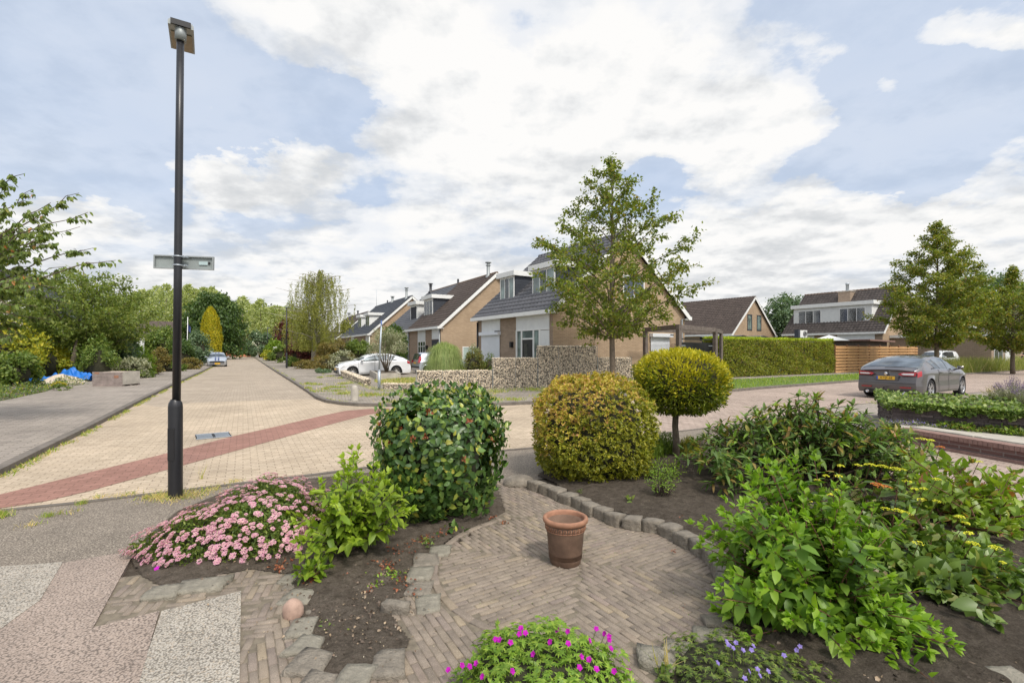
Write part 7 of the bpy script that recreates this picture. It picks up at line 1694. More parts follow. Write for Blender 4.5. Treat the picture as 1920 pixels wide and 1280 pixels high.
# --- pink spirea
def spirea():
    rng = np.random.default_rng(36); t = thing('pink_spirea', 'wide low mound covered in small pink flower heads beside the tall lamp post', 'shrub', (-2.23, 4.22, 0)); ang = R(24); ca, sa = math.cos(ang), math.sin(ang); rad = np.array([.76, .54, .45])
    def place(n, shell, zmin=-.02):
        d = rdir(rng, n*2); d = d[d[:, 2] > zmin][:n]; n = len(d); b = 1+.10*np.sin(d[:, 0]*6+1)+.07*np.cos(d[:, 1]*9+d[:, 0]*7)+.05*np.sin(d[:, 0]*17); p = d*rad*(b*shell(n))[:, None]; hz = np.interp(p[:, 0], [-.95, -.2, .5, .95], [.60, .88, 1.08, 1.0]); p[:, 2] *= hz
        p[:, 2] += .03; q = p.copy(); q[:, 0] = p[:, 0]*ca-p[:, 1]*sa; q[:, 1] = p[:, 0]*sa+p[:, 1]*ca; e = d.copy(); e[:, 0] = d[:, 0]*ca-d[:, 1]*sa; e[:, 1] = d[:, 0]*sa+d[:, 1]*ca; return q, e
    p, d = place(21000, lambda n: rng.uniform(.62, .97, n)**.8, -.1); n = len(p); lf = Leafy(); lf.add(p, d*.5+rdir(rng, n)*.8+[0, 0, .3], d+rdir(rng, n)*.6, rng.uniform(.022, .036, n), .48); lf.build('foliage', f_spirea, t)
    mb = MB()
    for k in range(60):
        a = rng.uniform(0, 2*PI); r = rng.uniform(.3, .85); mb.tube([(math.cos(a)*.15*r, math.sin(a)*.1*r, 0), (math.cos(a)*.5*r, math.sin(a)*.3*r, .15), (math.cos(a)*.85*r, math.sin(a)*.45*r, .27)], [.004, .003, .002], 4)
    mb.build('stems', m_redstem, t, fix=False)
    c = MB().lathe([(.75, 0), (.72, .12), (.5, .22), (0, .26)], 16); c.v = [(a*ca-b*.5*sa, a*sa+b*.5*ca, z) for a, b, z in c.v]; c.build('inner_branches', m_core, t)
    # flower heads: a flat corymb of many florets; a few mesh variants shared
    variants = []
    for k in range(5):
        m = 38; r = .021*np.sqrt(rng.random(m)); a = rng.uniform(0, 2*PI, m); P = np.stack([r*np.cos(a), r*np.sin(a), .008*(1-(r/.021)**2)+rng.normal(0, .001, m)], 1); lf = Leafy(); petals(lf, P, np.array([0, 0, 1.0])+rng.normal(0, .25, (m, 3)), .0062, 4, rng, w=.8); 
        me = tri_mesh('flower_head', np.concatenate(lf.V), np.concatenate(lf.T), f_pink); variants.append(me)
    p, d = place(1050, lambda n: rng.uniform(.97, 1.05, n), .02); order = np.argsort(p[:, 1]); p, d = p[order], d[order]
    for i in range(100):
        o = mesh_obj('flower_head', variants[i % 5], t, tuple(p[i]+d[i]*.01)); s = rng.uniform(.6, 1.25); o.scale = (s, s, s); nn = Vector(d[i]+[0, 0, .9]); o.rotation_euler = nn.to_track_quat('Z', 'Y').to_euler()
    V = []; T = []; n0 = 0
    for i in range(100, len(p)):
        me = variants[i % 5]; v = np.empty(len(me.vertices)*3); me.vertices.foreach_get('co', v); v = v.reshape(-1, 3)*rng.uniform(.55, 1.3); q = np.array(Vector(d[i]+[0, 0, .9]).to_track_quat('Z', 'Y').to_matrix()); v = v@q.T+p[i]+d[i]*.01
        tt = np.empty(len(me.polygons)*3, np.int32); me.loops.foreach_get('vertex_index', tt); V.append(v); T.append(tt.reshape(-1, 3)+n0); n0 += len(v)
    o = mesh_obj('flower_heads', tri_mesh('flower_heads', np.concatenate(V), np.concatenate(T), f_pink), t); o['kind'] = 'stuff'
spirea()
# --- magenta geranium at the bottom edge
def lobed_leaf_plant(name, label, x, y, rad, z0, n, size, seed, lm, flowers, fm, fs, cat='flowers', nump=5, stem_h=.05, lobes=7):
    rng = np.random.default_rng(seed); t = thing(name, label, cat, (x, y, z0)); rad = np.array(rad); d = rdir(rng, n*2); d = d[d[:, 2] > .0][:n]; n = len(d); p = d*rad*rng.uniform(.72, 1.02, n)[:, None]*(1+.08*np.sin(d[:, 0]*9)+.07*np.cos(d[:, 1]*8))[:, None]
    lf = Leafy(); P = np.repeat(p, lobes, 0); D = unit(d*.5+[0, 0, .9]+rng.normal(0, .35, (n, 3))); N_ = np.repeat(D, lobes, 0); a = np.tile((np.arange(lobes)-(lobes-1)/2)*.62, n)+np.repeat(rng.uniform(0, 6.3, n), lobes); t1 = unit(np.cross(N_, [.3, .2, 1.0])); t2 = np.cross(N_, t1)
    lf.add(P, t1*np.cos(a)[:, None]+t2*np.sin(a)[:, None]+N_*.1, N_, size*rng.uniform(.7, 1.2, len(P)), .34, fold=.15, curl=.25); lf.build('foliage', lm, t)
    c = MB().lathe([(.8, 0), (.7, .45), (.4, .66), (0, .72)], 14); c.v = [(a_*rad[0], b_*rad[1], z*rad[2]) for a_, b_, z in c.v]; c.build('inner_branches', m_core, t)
    for i, f in enumerate(flowers):
        e = np.array(f); lf = Leafy(); nrm = np.array([[rng.normal()*.5, -.55, .75]]); petals(lf, e[None], nrm, fs, nump, rng, w=.80, cup=.35, shape=LEAF8); petals(lf, e[None], nrm, fs*.9, nump, rng, w=.7, cup=.6, shape=LEAF8); lf.build('flower', fm, t)
        MB().tube([(e[0]*.85, e[1]*.85, e[2]*.4), (e[0], e[1], e[2])], .0018, 4, cap=False).build('flower_stalk', f_mid, t)
    return t
gx_, gy_ = .14, 2.36
def on_mound(px, py, cx, cy, rad, k=1.05):
    o = np.array([0, 0, CZ])-[cx, cy, 0]; d = np.array([(px-CXP)/F, 1.0, -(py-HZ)/F]); r = np.array(rad)*k; a = ((d/r)**2).sum(); b = 2*(o*d/r/r).sum(); c = ((o/r)**2).sum()-1; D = b*b-4*a*c
    t = (-b-math.sqrt(D))/(2*a) if D > 0 else -b/(2*a)
    p = o+d*t; p[2] = max(p[2], .03); return tuple(p)
fl = []
for px, py in ((977, 1181), (985, 1190), (974, 1192), (937, 1203), (929, 1202), (1045, 1184), (1065, 1187), (1118, 1182), (1134, 1191), (1142, 1196), (893, 1247), (866, 1251), (841, 1259), (880, 1253), (957, 1208), (1032, 1207), (1065, 1210), (1090, 1235), (1145, 1219), (1086, 1255), (1118, 1258), (1152, 1262), (1178, 1262), (1105, 1204), (1105, 1240), (1142, 1203), (1000, 1230), (960, 1262), (905, 1272)):
    fl.append(on_mound(px, py, gx_, gy_, (.43, .33, .27)))
lobed_leaf_plant('magenta_geranium', 'mound of geranium with magenta flowers at the bottom edge of the picture', gx_, gy_, (.43, .33, .27), .01, 1250, .030, 37, f_ger, fl, f_mag, .0165, stem_h=.05)
cx_, cy_ = 1.13, 2.35; fl2 = []
for px, py in ((1366, 1212), (1374, 1218), (1362, 1206), (1393, 1222), (1412, 1214), (1409, 1222), (1345, 1246), (1420, 1258), (1424, 1270), (1404, 1262), (1396, 1275), (1440, 1262), (1380, 1208), (1500, 1215), (1494, 1222), (1470, 1232)):
    fl2.append(on_mound(px, py, cx_, cy_, (.42, .42, .15), 1.12))
lobed_leaf_plant('violet_campanula', 'low creeping plant with small violet star flowers in front of the fresh green shrub', cx_, cy_, (.42, .42, .14), .01, 900, .022, 38, f_mid, fl2, f_vio, .014)
for px, py in ((1326, 1242),): 
    q = at(px, py, 2.72); rng = np.random.default_rng(4); lf = Leafy(); petals(lf, np.array([[0, 0, 0.]]), np.array([[0, -.5, .8]]), .016, 5, rng, w=.8, cup=.4, shape=LEAF8); tg_ = lf.build('fallen_flower', f_mag, None, q); tag(tg_, 'single magenta flower standing among the violet flowers', 'flower')
q = at(294, 1065, 3.42); lf = Leafy(); petals(lf, np.array([[0, 0, 0.]]), np.array([[0, -.5, .8]]), .020, 5, rng, w=.9, cup=.2, shape=LEAF8); tag(lf.build('flower', f_mag, None, q), 'single bright magenta flower at the left end of the pink mound', 'flower')
# --- fresh green shrub in the right foreground
Yh, Xh = 2.95, 1.93
tips = [(1405, 905), (1420, 868), (1470, 862), (1495, 845), (1500, 900), (1450, 925), (1380, 935), (1360, 975), (1330, 990), (1345, 1030), (1400, 985), (1440, 980), (1480, 965), (1520, 950), (1560, 960), (1600, 975), (1640, 1000), (1610, 1030), (1570, 1040), (1530, 1010), (1490, 1030), (1440, 1040), (1395, 1060), (1345, 1110), (1370, 1150), (1400, 1120), (1450, 1100), (1500, 1090), (1550, 1100), (1600, 1090), (1650, 1080), (1700, 1100), (1680, 1140), (1640, 1160), (1590, 1170), (1540, 1160), (1490, 1160), (1440, 1170), (1480, 1210), (1570, 1230), (1640, 1210), (1700, 1200), (1745, 1215), (1770, 1190), (1740, 1160), (1660, 1240), (1600, 1265), (1710, 1240), (1750, 1255), (1680, 950), (1590, 935), (1560, 910), (1400, 1010), (1570, 1000)]
pts = []; rl = random.Random(5)
for i, (px, py) in enumerate(tips):
    Y = Yh+rl.uniform(-.32, .25)+(.22 if py < 960 else -.15 if py > 1120 else 0); q = at(px, py, Y); pts.append((q[0]-Xh, q[1]-Yh, max(q[2], .10)))
pts2 = pts+[(a*.85, b+.22, c*.93) for a, b, c in pts]+[(a*.9, b+.05, c*.8) for a, b, c in pts]+[(a*.95+.06, b-.08, c*.62) for a, b, c in pts[::2]]
pts2 += [(a*.7+.05, b+.12, c*.88) for a, b, c in pts]+[(a*1.0, b+.10, c*.96) for a, b, c in pts]
stem_plant('fresh_green_shrub', 'large fresh green leafy shrub filling the lower right foreground', Xh, Yh, len(pts2), .8, (.5, .5), .052, .098, .54, 39, [f_hyd, f_hydtip], pts=pts2, base_r=.07, bare=.22, tip_n=3, stemm=m_redstem, stem_r=.0055, droop=.18)
# --- broad leaved shrub with yellow umbels
def umbel(t, p, r, m, rng, n=60, nrm=(0, 0, 1)):
    lf = Leafy(); rr = r*np.sqrt(rng.random(n)); a = rng.uniform(0, 2*PI, n); P = np.stack([p[0]+rr*np.cos(a), p[1]+rr*np.sin(a), p[2]+.012*(1-(rr/r)**2)+rng.normal(0, .0015, n)], 1); petals(lf, P, np.array([0, 0, 1.0])+rng.normal(0, .4, (n, 3)), .0068, 4, rng, w=.9); lf.build('flower_head', m, t)
Yu, Xu = 3.75, 3.05
tips = [(1540, 935), (1575, 930), (1610, 905), (1660, 905), (1700, 895), (1640, 940), (1690, 950), (1740, 945), (1600, 970), (1650, 985), (1700, 990), (1760, 975), (1800, 990), (1720, 1030), (1780, 1030), (1830, 1020), (1690, 1060), (1740, 1080), (1800, 1080), (1850, 1060), (1870, 1100), (1820, 1120), (1760, 1120), (1700, 1110), (1880, 1040), (1900, 1080), (1840, 1150), (1560, 990), (1620, 1020), (1780, 1150), (1890, 1140), (1560, 960), (1660, 1010), (1735, 1000), (1800, 1050), (1660, 1090), (1905, 1120), (1580, 1120), (1640, 1140), (1700, 1160), (1760, 1165), (1810, 1165), (1860, 1160), (1600, 1070), (1650, 1110), (1900, 1160), (1540, 1080), (1500, 1010), (1520, 1060), (1620, 1180), (1690, 1195), (1750, 1200), (1820, 1200), (1880, 1195), (1930, 1180), (1850, 1215), (1780, 1190), (1925, 1100), (1950, 1140)]
rl = random.Random(6); pts = []
for i, (px, py) in enumerate(tips):
    Y = Yu+rl.uniform(-.3, .3)+(.35 if py < 960 else -.1 if py < 1060 else -.35 if py < 1170 else -.62); q = at(px, py, Y); pts.append((q[0]-Xu, q[1]-Yu, max(q[2], .15)))
pts2 = pts+[(a*.85, b+.25, c*.92) for a, b, c in pts]+[(a*.9, b+.1, c*.8) for a, b, c in pts]+[(a*.97, b-.05, c*.6) for a, b, c in pts]
pts2 += [(a*.98, b+.1, c*.62) for a, b, c in pts]
ut = stem_plant('umbel_shrub', 'broad leaved dark green shrub with flat yellow flower heads at the right', Xu, Yu, len(pts2), .8, (.6, .6), .070, .118, .62, 40, [f_umb, f_umb], pts=pts2, base_r=.12, bare=.30, tip_n=1, stemm=m_redstem, stem_r=.006, droop=.28)
rng = np.random.default_rng(77)
for px, py, r, m in ((1632, 880, .036, 0), (1608, 881, .030, 0), (1655, 883, .034, 0), (1678, 887, .036, 0), (1690, 889, .03, 0), (1576, 882, .022, 0), (1533, 909, .020, 0), (1548, 901, .022, 0), (1572, 901, .026, 0), (1655, 920, .052, 1), (1643, 916, .035, 1), (1700, 911, .03, 0), (1716, 926, .025, 0), (1756, 907, .026, 0), (1732, 925, .022, 0), (1728, 946, .027, 0), (1757, 949, .022, 0), (1683, 966, .032, 0), (1700, 971, .034, 0), (1660, 963, .024, 0), (1722, 1028, .028, 0), (1800, 978, .026, 0), (1810, 990, .024, 0), (1818, 1010, .026, 0), (1824, 1029, .032, 0), (1868, 1037, .034, 0), (1865, 1090, .03, 0), (1745, 1086, .022, 0), (1808, 1095, .018, 0), (1791, 1118, .022, 0), (1570, 928, .02, 0), (1518, 950, .018, 0), (1558, 937, .022, 0), (1880, 1065, .018, 0)):
    Y = 3.98 if py < 930 else 3.72 if py < 1000 else 3.42; q = np.array(at(px, py, Y-.12))-[Xu, Yu, -.035]; umbel(ut, q, r*1.15, f_org if m else f_yel, rng, n=70 if r > .03 else 40)
    MB().tube([(q[0]*.96, q[1]+.06, q[2]-.12), (q[0], q[1], q[2])], .003, 4, cap=False).build('flower_stalk', m_redstem, ut)
# --- right broad leaved shrub
Yr, Xr = 4.55, 4.25
rl = random.Random(8); pts = []
for i, (px, py) in enumerate([(1715, 845), (1745, 835), (1760, 860), (1700, 880), (1730, 895), (1770, 900), (1810, 880), (1835, 865), (1850, 900), (1880, 905), (1905, 890), (1930, 880), (1960, 885), (1790, 930), (1830, 940), (1870, 945), (1910, 940), (1945, 950), (1800, 970), (1850, 985), (1900, 990), (1940, 1000), (1980, 960), (1760, 935), (1900, 1040), (1940, 1060), (1980, 1040), (2010, 930), (2050, 950), (2030, 1010), (1700, 910), (1860, 1020)]):
    Y = Yr+rl.uniform(-.35, .35)+(.35 if py < 890 else 0 if py < 960 else -.3); q = at(px, py, Y); pts.append((q[0]-Xr, q[1]-Yr, max(q[2], .15)))
pts2 = pts+[(a*.85, b+.25, c*.92) for a, b, c in pts]+[(a*.9, b+.1, c*.78) for a, b, c in pts]
rt = stem_plant('broad_leaf_shrub', 'light green broad leaved shrub at the right edge beside the neighbouring drive', Xr, Yr, len(pts2), .8, (.6, .6), .085, .135, .50, 41, [f_right, f_right], pts=pts2, base_r=.15, bare=.28, tip_n=2, stemm=m_redstem, stem_r=.007, droop=.12)
for px, py, r, m in ((1728, 823, .05, 0), (1745, 826, .035, 0), (1763, 838, .034, 1), (1690, 853, .035, 0), (1835, 866, .04, 0), (1876, 912, .035, 0)):
    q = np.array(at(px, py, 4.85))-[Xr, Yr, 0]; umbel(rt, q, r, f_org if m else f_yel, rng, n=60); MB().tube([(q[0]*.97, q[1]+.05, q[2]-.14), (q[0], q[1], q[2])], .004, 4, cap=False).build('flower_stalk', m_redstem, rt)
# --- long leaved viburnum behind
def viburnum():
    rng = np.random.default_rng(43); Y = 6.1; x = XP(1510, Y); t = thing('viburnum_shrub', 'broad spreading shrub with long ribbed dark leaves and brown buds behind the bed', 'shrub', (x, Y, 0)); mb = MB(); lf = Leafy(); buds = Leafy()
    K = 330
    for k in range(K):
        u = rng.uniform(-1, 1); v = rng.uniform(-1, 1); r = math.hypot(u, v)
        if r > 1: continue
        hx = np.interp(u, [-1, -.75, -.4, 0, .25, .6, 1], [.42, .72, .86, 1.02, 1.0, .86, .45]); h = hx*(1-.42*r**2.4)*rng.uniform(.72, 1.05); e = np.array([u*1.55, v*.85-.12*u, h]); s = np.array([rng.normal()*.22+u*.25, rng.normal()*.15, 0]); m = s*.5+e*.5+[0, 0, .08]
        path = bez(s, m, e, 8); mb.tube(path, list(np.linspace(.013, .004, 8)), 4, cap=False)
        for q in range(5):
            i = 7-q if q < 3 else rng.integers(3, 6); p = path[i]; d = unit((path[min(i+1, 7)]-path[max(i-1, 0)])[None])[0]; n = 5 if q < 3 else 3
            lf.add(np.repeat(p[None], n, 0), rdir(rng, n)*.8+d*.4+[0, 0, -.12 if q else .25], rdir(rng, n)*.35+[0, 0, 1.0], rng.uniform(.09, .145, n), .30, shape=LEAF8, fold=.4, curl=.30, mi=1 if (q == 0 and rng.random() < .30) else 0)
        if rng.random() < .75:
            m_ = 26; P = path[7]+rng.normal(0, .020, (m_, 3))+[0, 0, .02]; buds.add(P, rdir(rng, m_)+[0, 0, .6], rdir(rng, m_), .012, .7)
    low = 90
    for k in range(low):
        u = rng.uniform(-1, -.3) if k < 55 else rng.uniform(-1, .9); p = np.array([u*1.45, -.75+.15*rng.normal()-.12*u, rng.uniform(.08, .45)]); lf.add(np.repeat(p[None], 5, 0), rdir(rng, 5)*.8+[0, -.3, 0], rdir(rng, 5)*.4+[0, 0, 1], rng.uniform(.09, .14, 5), .30, shape=LEAF8, fold=.4, curl=.3)
        mb.tube([(u*.6, -.3, .03), tuple(p)], [.007, .003], 4, cap=False)
    mb.build('branches', m_twig, t, fix=False); lf.build('foliage', [f_vib, f_vibnew], t); buds.build('bud_clusters', f_vibbud, t)
viburnum()
# --- small plants in the right bed
x, y = G(1243, 936); stem_plant('small_shrub', 'small thin shrub with light green leaves in the bare soil of the right bed', x, y, 26, .40, (.22, .18), .028, .036, .45, 44, [f_roseleaf, f_roseleaf], base_r=.04, bare=.42, tip_n=3, stemm=m_twig, stem_r=.004, shape=LEAF4)
x, y = G(1228, 900); stem_plant('small_shrub', 'low spreading light green shrub between the golden dome and the thuja stem', x, y, 40, .30, (.42, .25), .030, .040, .45, 45, [f_roseleaf, f_lime], base_r=.15, bare=.3, tip_n=3, stemm=m_twig, stem_r=.004, shape=LEAF4)
for (px, Y, r, h, lab) in ((1247, 7.6, .30, .34, 'low feathery green conifer left of the thuja stem'), (1292, 7.5, .18, .28, 'low yellowish feathery conifer right of the thuja stem'), (1222, 7.3, .2, .42, 'upright feathery green conifer beside the golden dome')):
    rng = np.random.default_rng(int(px)); n = 2600; d = rdir(rng, n); d[:, 2] = np.abs(d[:, 2]); P = d*[r, r*.8, h]*rng.uniform(.3, 1, (n, 1)); lf = Leafy(); lf.add(P, rdir(rng, n)*.35+[0, 0, 1], d+rdir(rng, n), rng.uniform(.03, .07, n), .16); t = thing('dwarf_conifer', lab, 'conifer', (XP(px, Y), Y, .02)); lf.build('foliage', L('heath_green', [(0, (.05, .10, .012)), (1, (.13, .19, .02))], .3) if px != 1292 else f_yellowgreen, t); MB().tube([(0, 0, -.02), (0, 0, h*.4)], .01, 5).build('stems', m_twig, t)
def leafclump(label, px, py, n, size, r, seed, lm=f_mid, name='weed_plant', z=.008, cat='weed'):
    rng = np.random.default_rng(seed); x, y = G(px, py); P = np.stack([rng.normal(0, r, n), rng.normal(0, r, n), rng.uniform(.01, size*.9, n)], 1); lf = Leafy(); lf.add(P, rdir(rng, n)+[0, 0, .6], rdir(rng, n)*.5+[0, 0, 1], size*rng.uniform(.6, 1.2, n), .5, shape=LEAF8); o = lf.build(name, lm, None, (x, y, z)); tag(o, label, cat)
for i, a in enumerate([('broad leaved weed in the soil just above the granite edging', 1182, 943, 9, .07, .02, f_mid), ('cluster of small round leaves in the soil beside the curved brick rim', 735, 1082, 46, .032, .06, f_roseleaf), ('tiny pair of light green leaves in the middle of the bare soil', 657, 1188, 6, .022, .006, f_lime),
     ('thin green seedlings left of the bare soil centre', 618, 1175, 16, .025, .03, f_mid), ('small leafy weed below the dark glossy bush', 800, 1024, 30, .045, .045, f_mid), ('few dark glossy leaves lying under the right side of the camellia', 850, 1003, 14, .07, .05, f_cam), ('small green weed under the lime shrub right stem', 700, 1103, 14, .028, .03, f_roseleaf),
     ('green weeds at the foot of the leaf shaped slate slab', 1245, 1270, 20, .05, .03, f_mid), ('small ferny weeds on the flat cracked slate slab', 1372, 1195, 30, .03, .022, f_mid), ('weeds sprouting by the violet flower among the edging stones', 1085, 925, 16, .03, .03, f_mid)]): leafclump(a[0], a[1], a[2], a[3], a[4], a[5], 500+i, a[6])
# withered blossoms and litter
def litter(label, items, seed, m, size, z=.03, name='fallen_leaves', cat='fallen leaves'):
    rng = np.random.default_rng(seed); P = []
    for px, py, r, n in items: x, y = G(px, py); P.append(np.concatenate([np.array([x, y])+rng.normal(0, r, (n, 2)), np.full((n, 1), z)+rng.uniform(0, .012, (n, 1))], 1))
    P = np.concatenate(P); n = len(P); lf = Leafy(); lf.add(P, rdir(rng, n)*[1, 1, .5], rdir(rng, n)*.6+[0, 0, 1], size*rng.uniform(.5, 1.2, n), .7, shape=LEAF8, curl=.5); tag(lf.build(name, m), label, cat, kind='stuff')
litter('reddish brown withered blossoms scattered on the soil under the bushes', [(790, 1018, .06, 60), (760, 1030, .08, 60), (820, 1005, .06, 40), (700, 1065, .10, 40), (720, 1070, .05, 30), (690, 1117, .02, 12), (648, 1087, .02, 12), (750, 1095, .04, 16), (765, 1110, .05, 16), (525, 1075, .02, 14), (515, 1070, .03, 14), (585, 1098, .03, 12), (925, 975, .02, 10), (945, 985, .018, 14), (1277, 975, .015, 8), (1262, 1040, .012, 12), (1273, 1231, .014, 16), (740, 1035, .07, 30), (1280, 1145, .03, 3), (540, 1060, .05, 20)], 21, f_litter, .022)
litter('tiny pale leaves and crumbs scattered over soil and bricks', [(600, 1150, .25, 60), (700, 1200, .2, 40), (660, 1120, .25, 50), (1100, 1050, .5, 26), (980, 1120, .4, 20), (1180, 945, .3, 40), (1000, 960, .3, 16)], 22, L('crumb', [(0, (.30, .22, .14)), (.6, (.45, .38, .26)), (1, (.62, .58, .50))], 0), .010, z=.022)
rng = np.random.default_rng(23)
P = []
for k in range(2600):
    r_ = RC*math.sqrt(rng.random()); a = rng.uniform(0, 2*PI); P.append((CXc+r_*math.cos(a), CYc+r_*math.sin(a)))
P = np.array(P); kk = (np.sin(P[:, 0]*5+1)*np.cos(P[:, 1]*4)+rng.normal(0, .5, len(P))) > .35; P = P[kk]; u = P-[CXc, CYc]; n = len(P)
lf = Leafy(); Pz = np.concatenate([P, np.full((n, 1), .010)], 1); lf.add(Pz, rdir(rng, n)*[1, 1, .4]+[0, 0, .4], rdir(rng, n)+[0, 0, .6], rng.uniform(.005, .012, n), .5); tag(lf.build('moss', f_mid), 'moss and tiny weeds in the joints of the round terrace', 'moss', kind='stuff')
# --- ivy and lavender on the slate planter
def ivy():
    rng = np.random.default_rng(50); t = thing('ivy', 'light green ivy spilling over the slate planter', 'ivy', (PL[0].x, PL[0].y, .5)); poly = [(p.x-PL[0].x, p.y-PL[0].y) for p in PL]; q = scatter(poly, 5200, rng); n = len(q); z = .03+.13*rng.random(n)**.8*(.55+.45*np.sin(q[:, 0]*4+q[:, 1]*2.5)); P = np.concatenate([q, z[:, None]], 1)
    A_, B_ = np.array(poly[0]), np.array(poly[1]); D_ = np.array(poly[3]); m = 3800; u = rng.random(m); e = A_+(B_-A_)*u[:, None]; nrm = np.array([-(B_-A_)[1], (B_-A_)[0]]); nrm = -nrm/np.linalg.norm(nrm); hang = .20*rng.random(m)**1.5*(.15+.75*np.abs(np.sin(u*7)*np.sin(u*23))); P2 = np.concatenate([e+nrm*(.04+.04*rng.random((m, 1))), (.12-hang)[:, None]], 1)
    m2 = 700; u2 = rng.random(m2); P3 = np.concatenate([A_+(D_-A_)*u2[:, None]+rng.normal(0, .04, (m2, 2)), rng.uniform(-.05, .18, (m2, 1))], 1)
    lf = Leafy(); P = np.concatenate([P, P2, P3]); n = len(P); lf.add(P, rdir(rng, n)+[0, 0, .1], rdir(rng, n)*.8+[0, -.4, 1], rng.uniform(.045, .085, n), .8, shape=LEAF8, fold=.2); lf.build('foliage', f_ivy, t)
    mb = MB()
    for k in range(30): a = q[rng.integers(0, len(q))]; b = q[rng.integers(0, len(q))]; b = a+(b-a)*.3; mb.tube([(a[0], a[1], .03), ((a[0]+b[0])/2, (a[1]+b[1])/2, .10), (b[0], b[1], .04)], .006, 4)
    mb.build('stems', m_twig, t, fix=False)
ivy()
def lavender(label, x, y, z, r, h, n, seed, fm=f_vio, name='lavender', lm=f_silver):
    rng = np.random.default_rng(seed); t = thing(name, label, 'flowers', (x, y, z)); lf = Leafy(); fl = Leafy(); a = rng.uniform(0, 2*PI, n); e = rng.random(n)**.6; tips_ = np.stack([np.cos(a)*e*r, np.sin(a)*e*r, h*(1-.35*e)*rng.uniform(.75, 1.05, n)], 1); base = tips_*[.25, .25, 0]
    lf.add(base, tips_-base, rdir(rng, n), np.linalg.norm(tips_-base, axis=1), .015, shape=BLADE, fold=0, curl=0)
    m = n*7; ix = np.repeat(np.arange(n), 7); P = base[ix]+(tips_-base)[ix]*rng.uniform(.1, .7, (m, 1)); lf.add(P, (tips_-base)[ix]*.8+rdir(rng, m)*.35, rdir(rng, m), .06, .16)
    m = n*14; ix = np.repeat(np.arange(n), 14); P = base[ix]+(tips_-base)[ix]*rng.uniform(.80, 1.0, (m, 1))+rng.normal(0, .004, (m, 3)); fl.add(P, rdir(rng, m)+[0, 0, .5], rdir(rng, m), .014, .7)
    lf.build('foliage', lm, t); fl.build('blossom', fm, t)
f_lav = L('lavender_blossom', [(0, (.20, .14, .30)), (1, (.36, .28, .46))], .2, .7, .1)
q = at(1902, 760, 10.2); lavender('tall lavender clump with violet spikes on the slate planter at the right edge', q[0], q[1], .5, .36, .62, 200, 51, f_lav)
q = at(1868, 760, 10.6); lavender('pale grey plant with small yellow heads left of the lavender clump', q[0], q[1], .5, .30, .42, 70, 52, L('faded_yellow', [(0, (.45, .36, .12)), (1, (.55, .50, .30))], .1), name='grey_herb')
q = at(1935, 760, 9.4); lavender('violet lavender clump cut by the right edge of the picture', q[0], q[1], .5, .34, .60, 150, 53, f_lav)
A_, B_ = PL[0], PL[1]; Uv = (B_-A_).normalized(); Nv = Vector((Uv.y, -Uv.x, 0))
def footplants(label, u0, u1, n, mats, wts, h, seed, size=.07):
    rng = np.random.default_rng(seed); u = rng.uniform(u0, u1, n); d = rng.uniform(.02, .28, n); P = np.stack([A_.x+Uv.x*u+Nv.x*d, A_.y+Uv.y*u+Nv.y*d, RZ+.7*h*rng.random(n)*(1-d/.5)*(.5+.5*np.abs(np.sin(u*5)))], 1)
    if (P[0, :2]-np.array([10, 9])) @ np.array([1, 1]) > 0: pass
    mi = rng.choice(len(mats), n, p=wts); lf = Leafy(); lf.add(P, rdir(rng, n)+[0, 0, .5], rdir(rng, n)*.7+[0, 0, 1], size*rng.uniform(.6, 1.3, n), .5, mi=mi); tag(lf.build('foot_plants', mats), label, 'ground cover', kind='stuff')
footplants('small violet flowers and grey green leaves at the left foot of the slate planter', -.15, .9, 1300, [f_silver, f_vio, f_mid], [.4, .3, .3], .16, 54, .035)
footplants('leafy green weeds and ferns along the foot of the slate planter', .7, 4.4, 2600, [f_mid, f_roseleaf, f_olive], [.55, .3, .15], .20, 55, .07)
# driveway litter by the retaining wall is left plain; dandelion like weed on the parking strip
tp = tufts([(1695, 752, .25, 160), (1655, 757, .2, 120), (1815, 741, .25, 200), (1745, 752, .2, 140), (1780, 747, .3, 160)], '', None, seed=9)
grass('weeds', 'weeds in the paving beside the grey liftback', 'weeds', None, 0, .07, .012, .004, 10, pts=tp, dry=.2, lean=.9)
# shrubs left of the lamp at the near pavement edge behind the camera are out of frame

litter('bits of bark, twigs and dead leaves on the dark soil at the lower right', [(1600, 1230, .25, 110), (1750, 1230, .25, 130), (1880, 1200, .2, 90), (1500, 1260, .2, 60), (1450, 1170, .12, 60)], 27, L('bark_bits', [(0, (.05, .035, .025)), (.6, (.14, .10, .07)), (1, (.34, .25, .17))], 0), .030, z=.03)
litter('bits of bark and dead leaves on the soil of the left bed', [(640, 1150, .22, 130), (700, 1180, .18, 100), (700, 1090, .15, 100), (480, 1075, .2, 60), (610, 1120, .12, 50)], 28, L('bark_bits_left', [(0, (.07, .05, .04)), (.6, (.17, .12, .09)), (1, (.34, .25, .17))], 0), .020, z=.03)
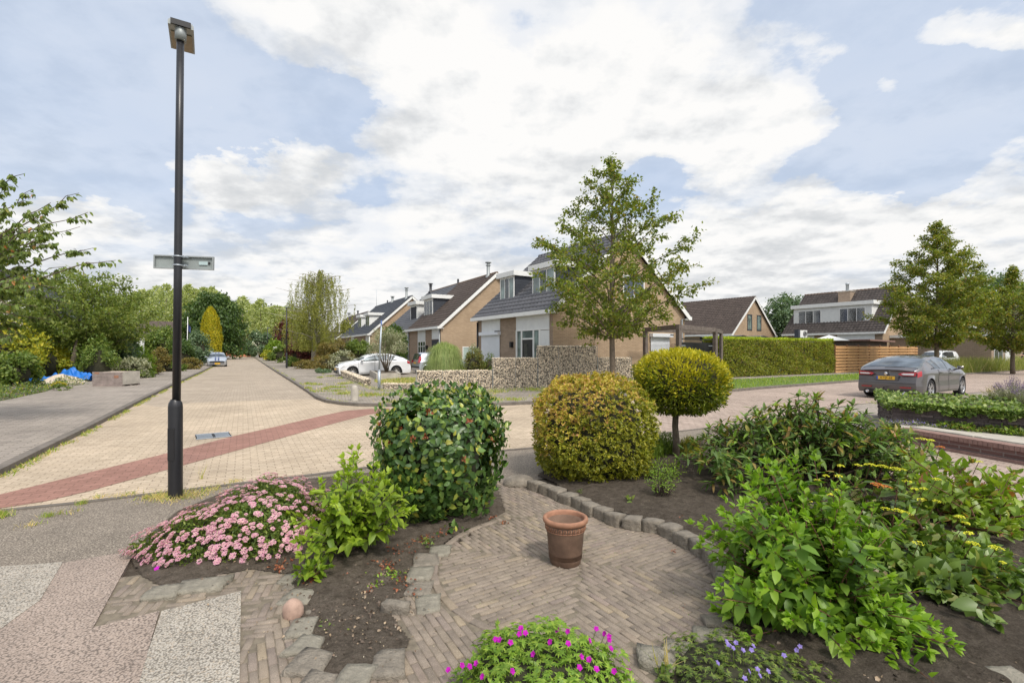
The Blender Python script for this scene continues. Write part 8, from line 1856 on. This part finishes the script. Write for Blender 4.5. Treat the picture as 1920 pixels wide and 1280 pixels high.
# ---------------------------------------------------------------- person at the right edge, bending forward
def person():
    Y = 35.5; x = XP(1931, Y); t = thing('person', 'person in blue jeans and dark top bending forward at the right edge', 'person', (x, Y, .09))
    J = {'pel': (0, 0, .95, .135), 'sp': (-.10, 0, 1.10, .125), 'ch': (-.24, 0, 1.25, .14), 'nk': (-.33, 0, 1.36, .055), 'hd': (-.40, 0, 1.43, .085), 'ht': (-.46, 0, 1.52, .095), 'hc': (-.49, 0, 1.59, .06)}
    E = [('pel', 'sp'), ('sp', 'ch'), ('ch', 'nk'), ('nk', 'hd'), ('hd', 'ht'), ('ht', 'hc')]
    for s, sg in (('l', -1), ('r', 1)):
        J['h'+s] = (.0, .10*sg, .88, .105); J['k'+s] = (-.04+.05*sg, .12*sg, .50, .066); J['a'+s] = (.04+.06*sg, .12*sg, .09, .045); J['f'+s] = (-.08+.06*sg, .13*sg, .045, .04); J['t'+s] = (-.16+.06*sg, .13*sg, .035, .032)
        E += [('pel', 'h'+s), ('h'+s, 'k'+s), ('k'+s, 'a'+s), ('a'+s, 'f'+s), ('f'+s, 't'+s)]
        J['s'+s] = (-.27, .19*sg, 1.28, .062); r = 1 if sg < 0 else .4; J['e'+s] = (-.50*r-.1, .24*sg, 1.20-.12*(1-r), .044); J['w'+s] = (-.78*r-.06, .22*sg, 1.18-.3*(1-r), .030); J['p'+s] = (-.86*r-.05, .22*sg, 1.17-.36*(1-r), .034)
        E += [('ch', 's'+s), ('s'+s, 'e'+s), ('e'+s, 'w'+s), ('w'+s, 'p'+s)]
        p = J['p'+s]
        for i in range(4):
            J['g%s%d' % (s, i)] = (p[0]-.045, p[1]+(i-1.5)*.02, p[2]-.01, .010); J['q%s%d' % (s, i)] = (p[0]-.085+.006*abs(i-1), p[1]+(i-1.5)*.022, p[2]-.035, .008); E += [('p'+s, 'g%s%d' % (s, i)), ('g%s%d' % (s, i), 'q%s%d' % (s, i))]
        J['th'+s] = (p[0]-.01, p[1]-.045*sg, p[2]-.02, .010); E.append(('p'+s, 'th'+s))
    ks = list(J); me = bpy.data.meshes.new('skel'); me.from_pydata([J[k][:3] for k in ks], [(ks.index(a), ks.index(b)) for a, b in E], []); o = bpy.data.objects.new('skel', me); C.objects.link(o)
    sk = o.modifiers.new('s', 'SKIN'); ss = o.modifiers.new('u', 'SUBSURF'); ss.levels = 2; ss.render_levels = 2
    for i, k in enumerate(ks): me.skin_vertices[0].data[i].radius = (J[k][3],)*2
    me.skin_vertices[0].data[0].use_root = True; bpy.context.view_layer.update()
    m2 = bpy.data.meshes.new_from_object(o.evaluated_get(bpy.context.evaluated_depsgraph_get())); bpy.data.objects.remove(o, do_unlink=True)
    m2.materials.clear()
    for m in (M('skin', (.50, .30, .22), .6, .08, 9, 0), M('blue_denim', (.045, .075, .19), .9, .25, 20, .2, 90), M('dark_jersey', (.03, .035, .07), .9, .2, 20, .2, 90), m_plastic): m2.materials.append(m)
    for p in m2.polygons:
        c = p.center; p.use_smooth = True; p.material_index = 3 if c.z < .10 else 1 if (c.z < .97 and abs(c.x) < .25 and c.x > -.25) else 0 if (c.z > 1.36 or c.x < -.48 or (c.x < -.12 and c.z < 1.02)) else 2
    m2.name = 'body'; mesh_obj('body', m2, t)
    hb = MB().lathe([(0, .10), (.06, .085), (.098, .03), (.10, -.03), (.07, -.07), (0, -.08)], 14, (-.455, 0, 1.56), 0); hb.build('hair', m_bark, t)
person()
